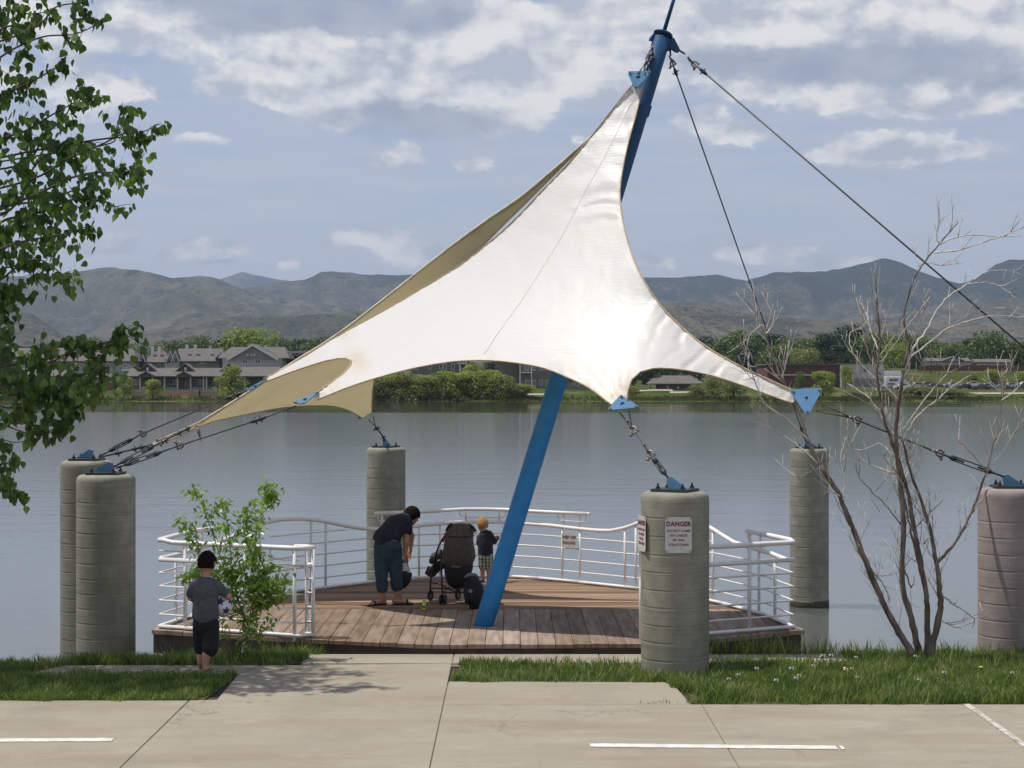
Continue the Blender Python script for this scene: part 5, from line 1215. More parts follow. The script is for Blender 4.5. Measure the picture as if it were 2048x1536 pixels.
# retaining wall & bank details
rw = empty('retaining_wall', (xat(350, 390), 390, .5), 'low tan retaining wall topped with pale stones on the far bank', 'wall')
for i, a in enumerate(range(268, 436, 24)): g = MB(); g.box(xat(a, 390), xat(a+23.6, 390), 390, 390.5, -.8, zat(783, 390)); g.build('wall_panel', 'retaining', rw)
for a in range(200, 440, 5): g = MB(); q = random.uniform(0, 2); g.box(xat(a, 394), xat(a+4.4+q*.2, 394), 393, 393.9, 0, zat(781-q, 393)); g.build('stone', 'stone_pale', rw)
# two-storey houses behind
h = house('grey two-storey house with twin white gable trims left of the big gable', 390, 425)
wall_box(h, 285, 440, 722, 778, 425, 11, 'siding_grey'); roof_x(h, 286, 338, 724, 700, 424.5, 12, inset_=3); roof_x(h, 340, 445, 722, 697, 424.5, 13, inset_=1.5)
for c in (283, 341, 351, 437):
    gable_front(h, c-5.5 if c != 437 else 432, c+5.5 if c != 437 else 443, 717 if c not in (437,) else 714, 702 if c != 437 else 706, 423.6, 3, mg='siding_lilac', trim='trim_white', over=.35)
wall_box(h, 329, 358, 717, 737, 424.2, 1, 'wall_pale'); window(h, 335, 727, 4, 12, 424.2, bars=0); window(h, 346, 727, 4, 12, 424.2, bars=0); window(h, 355, 727, 3, 12, 424.2, bars=0)
for c, w_ in ((405, 9), (371, 7), (318, 7)): window(h, c, 724, w_, 8, 425)
for c in (304, 318, 373, 390): chimney(h, c, 689 if c > 350 else 693, 705, 4.5, 427)
h = house('large lilac grey gabled house with two pairs of white windows', 505, 415)
wall_box(h, 445, 560, 716, 778, 415, 12, 'siding_lilac'); roof_x(h, 440, 575, 716, 694, 419, 14, inset_=2); gable_front(h, 460, 552, 717, 690, 414.6, 11, mg='siding_grey', trim='trim_white', over=.6)
for c in (490, 516): window(h, c, 723, 11, 9, 415, bars=1)
for c in (512, 540, 552): window(h, c, 744, 9, 11, 415, bars=1)
for c in (495, 503, 509): window(h, c, 710, 3, 3, 414.55, bars=0, pane='trim_white')
wall_box(h, 447, 558, 736, 778, 414.5, .4, 'brick_red'); g = MB(); g.box(xat(446, 414.3), xat(560, 414.3), 414.3, 414.6, zat(737, 414), zat(733.5, 414)); g.build('string_course', 'trim_white', h)
chimney(h, 531, 690, 706, 4, 421); chimney(h, 420, 692, 706, 3, 427)
h = house('red brick house with dark panels on its roof beside the canopy edge', 600, 430)
wall_box(h, 562, 625, 706, 778, 430, 10, 'brick_red'); roof_x(h, 570, 622, 712, 702, 429.5, 9, 'solar'); chimney(h, 566, 702, 716, 5, 429, 'brick_red'); chimney(h, 616, 702, 716, 5, 429, 'brick_red')
# left townhouses
h = house('wide grey roofed townhouse with lilac walls behind the cottonwood leaves', 120, 420, nm='townhouse')
wall_box(h, 8, 270, 724, 780, 420, 12, 'siding_lilac'); roof_x(h, 0, 150, 722, 696, 419.5, 13, inset_=2); roof_x(h, 152, 274, 722, 698, 419.5, 13, inset_=3)
for c in (215, 224, 250, 140, 128, 60, 72, 30): window(h, c, 732, 5, 9, 420, bars=0)
for c in (28, 92, 208, 232): chimney(h, c, 690, 704, 4, 424)
for c in (20, 100, 180, 245): g = MB(); g.box(xat(c, 419), xat(c+16, 419), 418.6, 419.9, zat(742, 419), zat(738, 419)); g.build('string_course', 'trim_white', h)
h = house('tan garage with a low hipped grey roof left of the green willow', 190, 402, 'garage', 'garage')
wall_box(h, 160, 217, 753, 774, 402, 8, 'siding_tan'); roof_x(h, 158, 220, 754, 742, 401.6, 9, over=.5, inset_=4)
g = MB(); g.box(xat(214, 399), xat(227, 399), 399, 400, zat(774, 399), zat(765, 399)); g.build('annex', 'brick_red', h); g = MB(); g.box(xat(213, 399), xat(228, 399), 398.8, 400.2, zat(765, 399), zat(763, 399)); g.build('awning', 'trim_white', h)
h = house('small porch house with pale posts showing between the left leaves', 75, 402)
wall_box(h, 30, 120, 752, 782, 404, 8, 'siding_grey'); roof_x(h, 26, 124, 752, 736, 401.5, 11); posts_row(h, (54, 64, 88, 92, 112), 753, 782, 402)
for c in (45, 76, 102): window(h, c, 766, 8, 10, 404)
# apartments under the arch
h = house('three-storey olive grey apartment block with white framed windows under the canopy arch', 870, 430, 'apartments', 'apartment_block')
wall_box(h, 815, 915, 700, 780, 430, 14, 'siding_green'); roof_x(h, 812, 918, 702, 680, 429.6, 15)
for py in (708, 733, 758):
    for c in (827, 835, 860, 882, 890, 906): window(h, c, py, 6.5, 12, 430, bars=0)
posts_row(h, (920, 932), 700, 775, 429, 'trim_white'); g = MB(); g.box(xat(914, 429), xat(936, 429), 429, 433, zat(728, 429), zat(725, 429)); g.build('balcony', 'trim_white', h)
h = house('tall olive grey apartment block right of the thicket and behind the mast', 1100, 420, 'apartments', 'apartment_block')
wall_box(h, 1040, 1180, 690, 786, 420, 14, 'siding_green'); wall_box(h, 990, 1040, 694, 778, 424, 10, 'siding_green'); roof_x(h, 988, 1184, 690, 672, 419.6, 15)
for py in (706, 735, 766):
    for c in (1054, 1068, 1082, 1094, 1130, 1146, 1162): window(h, c, py, 8, 12, 420, bars=1)
for py in (744, 774): g = MB(); g.box(xat(1040, 418), xat(1062, 418), 418, 420, zat(py+2, 418), zat(py, 418)); g.build('balcony', 'trim_white', h)
posts_row(h, (1040, 1063), 690, 786, 418, 'trim_white', .25)
h = house('small cream trimmed porch house at the left end of the thicket', 780, 410)
wall_box(h, 752, 812, 752, 782, 412, 8, 'siding_tan'); roof_x(h, 750, 815, 752, 738, 409.6, 10, 'roof_brown'); posts_row(h, (757, 775, 795, 806), 753, 782, 410, 'trim_white'); gable_front(h, 770, 802, 752, 743, 409.2, 4, mg='siding_tan', trim='trim_white')
h = house('small dark house with a white gable right of the mast', 1170, 405)
wall_box(h, 1135, 1192, 758, 778, 405, 8, 'siding_grey'); roof_x(h, 1130, 1195, 758, 742, 404.5, 9, 'roof_brown')
for c in (1148, 1158, 1174): window(h, c, 767, 6, 8, 405)
h = house('brown bungalow with a low grey roof below the right canopy arm', 1355, 405, 'bungalow', 'bungalow')
wall_box(h, 1318, 1400, 768, 790, 405, 9, 'siding_brown'); roof_x(h, 1300, 1402, 767, 751, 404.5, 10, over=.6, inset_=2.5)
window(h, 1335, 775, 4, 6, 405, bars=0); window(h, 1356, 775, 3, 4, 405, bars=0, pane='trim_white')
g = MB(); g.box(xat(1297, 403), xat(1299, 403), 403, 403.3, 1, zat(766, 403)); g.build('porch_post', 'trim_cream', h)
wall_box(h, 1316, 1380, 783, 792, 402, .3, 'siding_grey', 'low_wall')
# right side
h = house('long low maroon brick building with a flat roof', 1620, 430, 'building', 'brick_building')
wall_box(h, 1535, 1683, 730, 790, 430, 20, 'brick_maroon'); g = MB(); g.box(xat(1533, 429.6), xat(1685, 429.6), 429.6, 451, zat(730, 430), zat(727.5, 430)); g.build('parapet', 'roof', h)
g = MB(); g.box(xat(1545, 429.7), xat(1640, 429.7), 429.7, 429.95, zat(751, 430), zat(748.6, 430)); g.build('string_course', 'trim_cream', h)
h = house('pale flat roofed block with one dark window beside the maroon building', 1722, 428, 'building', 'pale_building')
wall_box(h, 1684, 1768, 728, 792, 427, 18, 'wall_pale'); window(h, 1731, 739.5, 9, 8, 427, 'siding_grey', bars=0); g = MB(); g.box(xat(1683, 426.8), xat(1770, 426.8), 426.8, 446, zat(728, 427), zat(726.4, 427)); g.build('parapet', 'roof', h)
wall_box(h, 1768, 1806, 741, 760, 427, 8, 'trim_white', 'annex'); g = MB(); g.box(xat(1706, 426), xat(1768, 426), 425, 427, zat(792, 426), zat(757, 426)); g.build('entrance', 'siding_grey', h)
def mobile(px0, px1, pt, pr, pb, Y, label):
    h = house(label, (px0+px1)/2, Y, 'mobile home', 'mobile_home'); wall_box(h, px0, px1, pt, pb, Y, 6, 'wall_pale'); roof_x(h, px0, px1, pt, pr, Y-.2, 6.4, 'roof', over=.3)
    for t in (.2, .42, .62, .84): window(h, px0+(px1-px0)*t, pt+6, 5, 6, Y, bars=0)
    return h
h = mobile(1856, 1940, 722, 716, 736, 470, 'white mobile home with a low grey roof on the far slope'); gable_front(h, 1888, 1926, 722, 715, 469.5, 4, mg='siding_lilac', over=.3)
mobile(1952, 2022, 724, 718, 736, 472, 'second pale mobile home half behind the round green tree')
fr = empty('slope_fence', (xat(1940, 462), 462, 3), 'long red brown wooden fence below the mobile homes', 'fence')
for a in range(1836, 2060, 7): g = MB(); g.box(xat(a, 462), xat(a+6.7, 462), 462, 462.12, zat(740, 462)-1, zat(730.5+random.uniform(-.4, .4), 462)); g.build('fence_panel', 'fence_red', fr)
# grassy terrace with the car park
g = MB(); pts = [(xat(1700, 404), 404, 1.2), (xat(2200, 404), 404, 1.2), (xat(2200, 432), 432, 2.2), (xat(1700, 432), 432, 2.2)]
g.add(pts, [(0, 1, 2, 3)]); g.add([(p[0], p[1], p[2]-1.5) for p in pts[:2]]+pts[:2], [(0, 1, 3, 2)]); g.build('car_park', 'asphalt', kind='structure')
g = MB(); g.add([(xat(1780, 434), 434, 2.3), (xat(2250, 434), 434, 2.3), (xat(2250, 461), 461, zat(742, 461)), (xat(1780, 461), 461, zat(742, 461)), (xat(1780, 490), 490, zat(742, 461)+1), (xat(2250, 490), 490, zat(742, 461)+1)], [(0, 1, 2, 3), (3, 2, 5, 4)]); g.build('grass_slope', 'slope_grass', kind='structure')
def make_car(loc, mt_, label, scale=1.0):
    root = empty('parked_car', loc, label, 'car', 'cars parked on the far side of the lake'); X, Y, Z = loc
    g = MB(); prof = [(-2.2, .35), (-2.2, .75), (-1.95, .92), (-1.2, .98), (-.65, 1.42), (.7, 1.44), (1.3, 1.0), (2.05, .88), (2.2, .7), (2.2, .35)]
    n = len(prof); vs = [(X+a, Y-.85, Z+b) for a, b in prof]+[(X+a*.99, Y+.85, Z+b) for a, b in prof]; g.add(vs, [tuple(range(n)), tuple(range(2*n-1, n-1, -1))]+[(i+n, (i+1) % n+n, (i+1) % n, i) for i in range(n)]); g.build('body', mt_, root)
    g = MB(); g.add([(X-1.05, Y-.87, Z+1.0), (X+1.1, Y-.87, Z+1.0), (X+.62, Y-.87, Z+1.36), (X-.6, Y-.87, Z+1.36), (X-1.05, Y-.84, Z+1.0), (X+1.1, Y-.84, Z+1.0), (X+.62, Y-.84, Z+1.36), (X-.6, Y-.84, Z+1.36)], [(0, 1, 2, 3), (0, 4, 5, 1), (1, 5, 6, 2), (2, 6, 7, 3), (3, 7, 4, 0)]); g.build('window', 'glass_dark', root)
    for dx in (-1.35, 1.35):
        for dy in (-.8, .8): g = MB(); g.tube([(X+dx, Y+dy-.1, Z+.33), (X+dx, Y+dy+.1, Z+.33)], .33, 12); g.build('wheel', 'tyre', root)
    return root
cm = ['car_silver', 'car_black', 'car_blue', 'car_white', 'car_red', 'car_silver', 'car_black']; cn = {'car_silver': 'silver', 'car_black': 'black', 'car_blue': 'blue', 'car_white': 'white', 'car_red': 'red'}
spots = [(1806, 412, 3), (1835, 420, 0), (1868, 414, 1), (1905, 423, 5), (1930, 412, 6), (1945, 426, 3), (1975, 414, 0), (1988, 424, 2), (2004, 408, 1), (2022, 418, 0), (2040, 410, 2), (2050, 424, 3), (1962, 408, 1), (1855, 426, 4), (1780, 418, 0)]
whr = ['behind the thick stem of the dead tree', 'left end of the front row', 'just right of the dead tree stem', 'in the rear row by the slim tree', 'in the front row by the low shrub', 'at the rear beside the light tree', 'in the middle of the row', 'in the rear row under the light tree', 'at the front near the right edge', 'in the row near the right edge', 'at the far right of the front row', 'at the far right of the rear row', 'in front of the light tree', 'in the rear row left of the shrub', 'beside the pale annex']
for (px, Y, q), w_ in zip(spots, whr): make_car((xat(px, Y), Y, 1.2+(Y-404)/28.0), cm[q], f'{cn[cm[q]]} car parked {w_}')
g = MB(); q = (xat(1790, 424), 424, 2.0)
rv = empty('camper_van', q, 'white boxy camper van parked below the pale annex', 'van'); X, Y, Z = q
g = MB(); g.prism([(X-2.6, Y-1.1), (X+2.0, Y-1.1), (X+2.0, Y+1.1), (X-2.6, Y+1.1)], Z+.4, Z+2.7, .15); g.build('body', 'car_white', rv)
g = MB(); g.add([(X+2.0, Y-1.0, Z+.4), (X+3.3, Y-1.0, Z+.4), (X+3.2, Y-1.0, Z+1.2), (X+2.0, Y-1.0, Z+2.1), (X+2.0, Y+1.0, Z+.4), (X+3.3, Y+1.0, Z+.4), (X+3.2, Y+1.0, Z+1.2), (X+2.0, Y+1.0, Z+2.1)], [(0, 1, 2, 3), (7, 6, 5, 4), (1, 5, 6, 2), (2, 6, 7, 3)]); g.build('cab', 'car_white', rv)
g = MB(); g.box(X-1.6, X+.6, Y-1.13, Y-1.105, Z+1.5, Z+2.1); g.build('window', 'glass_dark', rv)
for dx in (-1.6, 2.3): g = MB(); g.tube([(X+dx, Y-1.1, Z+.4), (X+dx, Y-.8, Z+.4)], .4, 12); g.build('wheel', 'tyre', rv)
for px, pt, Y in ((1862, 680, 455), (1938, 734, 420), (1524, 745, 410)):
    r_ = empty('utility_pole', (xat(px, Y), Y, 1.5), {1862: 'tall brown utility pole left of the white mobile home', 1938: 'short lamp pole in the car park', 1524: 'dark pole left of the maroon building'}[px], 'pole'); g = MB(); g.tube([(xat(px, Y), Y, 1), (xat(px, Y), Y, zat(pt, Y))], .16, 6); g.build('shaft', 'bark', r_); g = MB(); g.box(xat(px, Y)-.6, xat(px, Y)+.6, Y-.22, Y-.17, zat(pt, Y)-.8, zat(pt, Y)-.6); g.build('crossarm', 'bark', r_)
# pale shore path
def strip(pts, w_, m, nm):
    g = MB(); vs = []
    for (px, Y, z) in pts: vs += [(xat(px, Y), Y-w_/2, z), (xat(px, Y), Y+w_/2, z+.35)]
    g.add(vs, [(2*i, 2*i+2, 2*i+3, 2*i+1) for i in range(len(pts)-1)]); g.build(nm, m, kind='structure')
strip([(1055, 379, .35), (1115, 379, .35)], 2.5, 'stone_pale', 'shore_ramp'); strip([(1260, 392, 1.0), (1310, 395, 1.25), (1345, 396, 1.2)], 1.2, 'stone_pale', 'shore_path'); strip([(1340, 389, .75), (1380, 389, .75)], 1.0, 'stone_pale', 'shore_path'); strip([(1940, 386, .55), (2060, 386, .55)], 1.2, 'stone_pale', 'shore_path'); strip([(1760, 388, .65), (1840, 388, .65)], 1.0, 'stone_pale', 'shore_path')

# ================================================================= COTTONWOOD (left)
def catmull(pts, k=6):
    p = [Vector(q) for q in pts]; p = [p[0]*2-p[1]]+p+[p[-1]*2-p[-2]]; out = []
    for i in range(1, len(p)-2):
        for j in range(k):
            t = j/k; a, b, c, d = p[i-1], p[i], p[i+1], p[i+2]; out.append(0.5*((2*b)+(c-a)*t+(2*a-5*b+4*c-d)*t*t+(3*b-a-3*c+d)*t*t*t))
    out.append(p[-2]); return out
TB = Vector((-6.9, 16.4, -.02))
ct = empty('cottonwood_tree', TB, 'leafy green cottonwood reaching in from the left edge with heart shaped leaves', 'tree')
g = MB(); trunk = catmull([TB, TB+Vector((.1, 0, 2)), TB+Vector((.35, .1, 4.5)), TB+Vector((.3, .1, 7)), TB+Vector((.5, 0, 9))]); g.tube(trunk, list(np.linspace(.22, .05, len(trunk))), 12); g.build('trunk', 'bark', ct)
def trunk_at(z):
    return min(trunk, key=lambda p: abs(p.z-z))
CY = 16.5
br = [  # branches in photo pixels, from the left out to the tip: pts, leaf weight, leafy start
 ([(-60, 180), (0, 115), (80, 75), (150, 68), (208, 42)], 1.1), ([(-60, 60), (0, 20), (60, 28), (110, 20)], 1.3), ([(60, 60), (110, 15), (160, 5), (178, -10)], .8), ([(-60, 120), (0, 60), (40, 52), (70, 60)], 1.4),
 ([(-60, 330), (0, 280), (50, 262), (100, 232), (160, 200), (200, 188)], 1.3), ([(-40, 230), (10, 190), (60, 165), (105, 140), (122, 130)], 1.3), ([(40, 330), (90, 270), (130, 235), (150, 180), (160, 165)], 1.0),
 ([(60, 360), (130, 320), (205, 288), (245, 268), (290, 262), (316, 248)], .85), ([(200, 292), (232, 270), (255, 235), (260, 220)], .7), ([(230, 275), (262, 300), (285, 318)], .9),
 ([(-50, 440), (20, 410), (80, 385), (160, 350), (230, 345), (272, 352)], 1.5), ([(20, 420), (70, 330), (120, 300), (150, 290)], 1.1), ([(-50, 480), (10, 440), (70, 428), (140, 400), (200, 402), (236, 415)], 1.3),
 ([(-60, 560), (0, 500), (60, 480), (120, 470), (178, 452)], 1.3), ([(-40, 500), (10, 470), (50, 440), (100, 440)], 1.2), ([(90, 400), (150, 380), (180, 385)], 1.1),
 ([(-60, 590), (0, 560), (40, 530), (80, 520), (120, 545), (150, 572)], 1.0), ([(40, 530), (70, 555), (90, 580)], .8), ([(-50, 650), (-5, 615), (20, 605), (38, 618)], 1.2), ([(-40, 640), (0, 590), (20, 585)], 1.2),
 ([(-60, 780), (0, 752), (80, 735), (150, 700), (200, 690), (250, 672), (288, 690)], .9), ([(205, 695), (225, 672), (240, 655), (265, 662)], 1.2), ([(-60, 700), (0, 672), (25, 680)], 1.3), ([(60, 740), (100, 700), (140, 690), (172, 700)], 1.1),
 ([(-60, 800), (20, 770), (80, 765), (150, 750), (205, 745)], 1.6), ([(-40, 790), (40, 790), (110, 790), (190, 785)], 1.5), ([(-60, 760), (10, 725), (50, 712), (95, 720)], 1.4), ([(30, 790), (100, 812), (160, 815)], 1.3), ([(-60, 800), (10, 815), (50, 815)], 1.2),
 ([(-60, 860), (0, 850), (60, 868), (100, 862), (130, 838)], .8), ([(-40, 850), (30, 838), (70, 850), (110, 870)], .8), ([(-50, 890), (0, 880), (30, 885), (60, 880)], .6), ([(-40, 930), (0, 930), (15, 925), (30, 915)], .5), ([(-50, 960), (-5, 958), (12, 965), (20, 972)], .5), ([(-60, 990), (0, 975), (25, 982), (48, 988)], .7), ([(-50, 730), (0, 700), (10, 690)], 1.3),
 ([(-60, -40), (0, -60), (90, -70), (170, -60)], 1.5), ([(-60, 640), (-20, 660), (0, 640)], 1.0)]
LEAFS = []      # (position, size)
gb = MB(); limbs = []
for bi, (pts, wt) in enumerate(br):
    Yb = CY+random.uniform(-.8, .8); pp = [P(a, b, Yb+random.uniform(-.12, .12)) for a, b in pts]; root_pt = trunk_at(min(8.5, max(1.2, pp[0].z-.7)))
    c = catmull([root_pt, (root_pt+pp[0])*.5+Vector((0, 0, .1))]+pp, 5); r0 = .015*min(1.6, wt); g = MB(); g.tube(c, list(np.linspace(r0, .004, len(c))), 6); g.build('branch', 'bark', ct)
    inner = catmull(pp, 8); L = sum((b_-a_).length for a_, b_ in zip(inner[:-1], inner[1:])); n_tw = int(L*9*wt)+4
    for k in range(n_tw):
        t = random.random()**.85; i = int(t*(len(inner)-1)); o_ = inner[i]
        d = Vector((random.uniform(-.4, 1), random.gauss(0, .6), random.gauss(.1, .6))).normalized(); ln = random.uniform(.08, .30)*(1-.3*t)
        e = o_+d*ln; gb.tube([o_, o_+d*ln*.5+Vector((0, 0, .01)), e], [.0035, .0025, .0015], 4)
        for q in range(random.randint(3, 6)):
            b_ = o_+d*ln*random.uniform(.3, 1.05)+Vector((random.gauss(0, .03), random.gauss(0, .03), random.gauss(0, .02))); LEAFS.append((b_, random.uniform(.062, .10)))
    for q in range(4): LEAFS.append((pp[-1]+Vector((random.gauss(0, .05), random.gauss(0, .04), random.gauss(0, .04))), random.uniform(.06, .09)))
ob = gb.build('twigs', 'bark', ct); ob['kind'] = 'stuff'
for (a, b, rx, ry, n_) in ((30, 170, 50, 70, 90), (40, 330, 70, 60, 150), (90, 420, 80, 60, 170), (30, 480, 60, 60, 120), (150, 400, 60, 50, 90), (120, 300, 70, 50, 90), (60, 240, 50, 40, 70), (80, 760, 90, 40, 190), (40, 720, 60, 50, 90), (160, 780, 50, 34, 80), (120, 740, 60, 40, 70), (240, 690, 34, 36, 50), (10, 600, 30, 50, 50), (20, 20, 50, 40, 60), (110, 480, 60, 40, 70), (200, 330, 40, 50, 60), (60, 810, 70, 30, 60)):
    for k in range(int(n_*.55)): LEAFS.append((P(a+random.gauss(0, .55)*rx, b+random.gauss(0, .55)*ry, CY+random.gauss(0, .5)), random.uniform(.062, .10)))
# upper crown and the part left of the frame, so that the shade on the grass is right
for k in range(7000):
    a = random.random(); c = Vector((-6.8, 16.7, 5.6)); d = Vector((random.gauss(0, 1), random.gauss(0, 1), random.gauss(0, 1))).normalized()*random.random()**.4
    p = c+Vector((d.x*2.5, d.y*1.3, d.z*3.8))
    pxx = 1024+p.x/p.y*F; pyy = 768-(p.z-CAMZ)/p.y*F
    if pxx > -6 and pyy > -30: continue
    LEAFS.append((p, random.uniform(.07, .11)))
lf = [(0, 0, 0), (.36, 0, -.10), (.47, .02, -.36), (.28, .03, -.72), (0, .06, -1.1), (-.28, .03, -.72), (-.47, .02, -.36), (-.36, 0, -.10), (0, -.07, -.40)]
lfF = [(0, 1, 8), (1, 2, 8), (2, 3, 8), (3, 4, 8), (4, 5, 8), (5, 6, 8), (6, 7, 8), (7, 0, 8)]
me_leaf = []
for q in range(6):
    g = MB(); k = random.uniform(.8, 1.0); bend = random.uniform(-.12, .12); g.add([(x_*k, y_+bend*z_*z_, z_) for x_, y_, z_ in lf], lfF, True); g.tube([(0, 0, 0), (.03, .04, .35), (0, .02, .7)], .012, 3); me_leaf.append(g.mesh('leaf', 'leaf_cotton'))
vis = []; rest = []
for p, s_ in LEAFS:
    pxx = 1024+p.x/p.y*F; pyy = 768-(p.z-CAMZ)/p.y*F; (vis if (0 < pxx < 330 and 0 < pyy < 1010) else rest).append((p, s_, s_/p.y))
vis.sort(key=lambda v: -v[2]); solo = vis[:300]; rest += vis[300:]
for p, s_, _ in solo:
    o = bpy.data.objects.new('leaf', random.choice(me_leaf)); COL.objects.link(o); o.parent = ct; o.location = p-TB; o.scale = (s_, s_, s_); o.rotation_euler = (random.gauss(0, .35), random.gauss(0, .35), random.uniform(0, 6.28))
LV = np.array(lf); n = len(rest); base = np.array([tuple(p) for p, _, _ in rest]); sz = np.array([s_ for _, s_, _ in rest])
ax_, ay_, az_ = rng.normal(0, .35, n), rng.normal(0, .35, n), rng.uniform(0, 6.283, n)
def rot(v, a, i, j):
    o = v.copy(); o[..., i] = v[..., i]*np.cos(a)[:, None]-v[..., j]*np.sin(a)[:, None]; o[..., j] = v[..., i]*np.sin(a)[:, None]+v[..., j]*np.cos(a)[:, None]; return o
Vv = np.repeat(LV[None], n, 0); Vv = rot(Vv, ax_, 1, 2); Vv = rot(Vv, ay_, 0, 2); Vv = rot(Vv, az_, 0, 1); Vv = Vv*sz[:, None, None]+base[:, None, :]
T = ((np.arange(n)*9)[:, None, None]+np.array(lfF)[None]).reshape(-1, 3); o = link_mesh('foliage', tri_mesh('foliage', Vv.reshape(-1, 3), T, 'leaf_cotton'), ct); o['kind'] = 'stuff'

# ================================================================= DEAD TREE (right)
dt = empty('bare_tree', (xat(1648, 17.3), 17.3, -.03), 'bare dead multi-stemmed tree with pale twigs in the grass on the right', 'tree')
def D(pts, Y=17.3, spread=.25):
    y0 = Y; out = []; dy = random.uniform(-spread, spread)
    for i, (a, b) in enumerate(pts): out.append(P(1448+a/1.6, 400+b/1.6, y0+dy*i/max(1, len(pts)-1)))
    return out
tw_pale = MB(); tw_mid = MB()
def limb(pts, r0, r1, m='bark_dead', twigs=0, nm='stem', cur=1.0):
    twigs = int(twigs*2.4)
    c = catmull(pts, 6); c = [p+Vector((random.gauss(0, .004), 0, random.gauss(0, .003))) for p in c]
    g = MB(); rr = [r0+(r1-r0)*(i/(len(c)-1))**.8 for i in range(len(c))]; rr = [r*.82*random.uniform(.90, 1.12) for r in rr]; g.tube(c, rr, 8); g.build(nm, m, dt)
    for k in range(twigs):
        i = int(random.uniform(.25, .98)*(len(c)-2)); o_ = c[i]; d0 = (c[i+1]-c[i]).normalized(); sgn = random.choice((-1, 1))
        d = (d0+Vector((sgn*random.uniform(.3, .9), random.uniform(-.6, .6), random.uniform(-.15, .4)))).normalized(); L = random.uniform(.10, .42)*cur; p = o_; ps = [p]
        up = Vector((random.uniform(-.3, .3), 0, random.uniform(.2, 1.0)))
        for q in range(5): d = (d+up*.16+Vector((random.gauss(0, .1), random.gauss(0, .1), random.gauss(0, .1)))).normalized(); p = p+d*L/5; ps.append(p)
        (tw_pale if random.random() < .6 else tw_mid).tube(ps, list(np.linspace(random.uniform(.0036, .0055), .0016, 6)), 4)
        if L > .2:
            o2 = ps[3]; d2 = (d+Vector((-sgn*.6, random.uniform(-.4, .4), .2))).normalized(); tw_pale.tube([o2, o2+d2*.06, o2+d2*.12+Vector((0, 0, .02))], [.0032, .0024, .0015], 4)
limb(D([(610, 1465), (570, 1400), (510, 1290), (430, 1100), (370, 950), (310, 850)]), .048, .026, twigs=14)
limb(D([(310, 850), (265, 760), (240, 680), (185, 570), (130, 430), (100, 360), (60, 310)]), .024, .004, 'twig_mid', 10, 'branch')
limb(D([(625, 1465), (605, 1360), (570, 1220), (575, 1030), (560, 880), (550, 760), (560, 640), (575, 540)]), .044, .020, twigs=16)
limb(D([(575, 540), (590, 460), (575, 380), (600, 270), (640, 200), (690, 140), (720, 105), (750, 70)]), .018, .006, 'bark_dead', 4, 'branch')
limb(D([(650, 1465), (650, 1330), (645, 1250), (610, 1050), (580, 900), (540, 780), (510, 690), (490, 560), (500, 450), (490, 340), (485, 230)]), .042, .004, twigs=16)
limb(D([(660, 1460), (690, 1320), (690, 1250), (680, 1160), (650, 1020), (600, 880), (570, 760)]), .045, .012, twigs=14)
limb(D([(680, 1165), (750, 1080), (800, 980), (840, 870)]), .022, .012, 'bark_dead', 5)
limb(D([(840, 870), (858, 800), (870, 750), (890, 650), (885, 590), (890, 540)]), .012, .003, 'twig_mid', 7, 'branch')
limb(D([(645, 1250), (620, 1150), (590, 1020), (565, 900), (548, 820)]), .022, .008, 'bark_dead', 6)
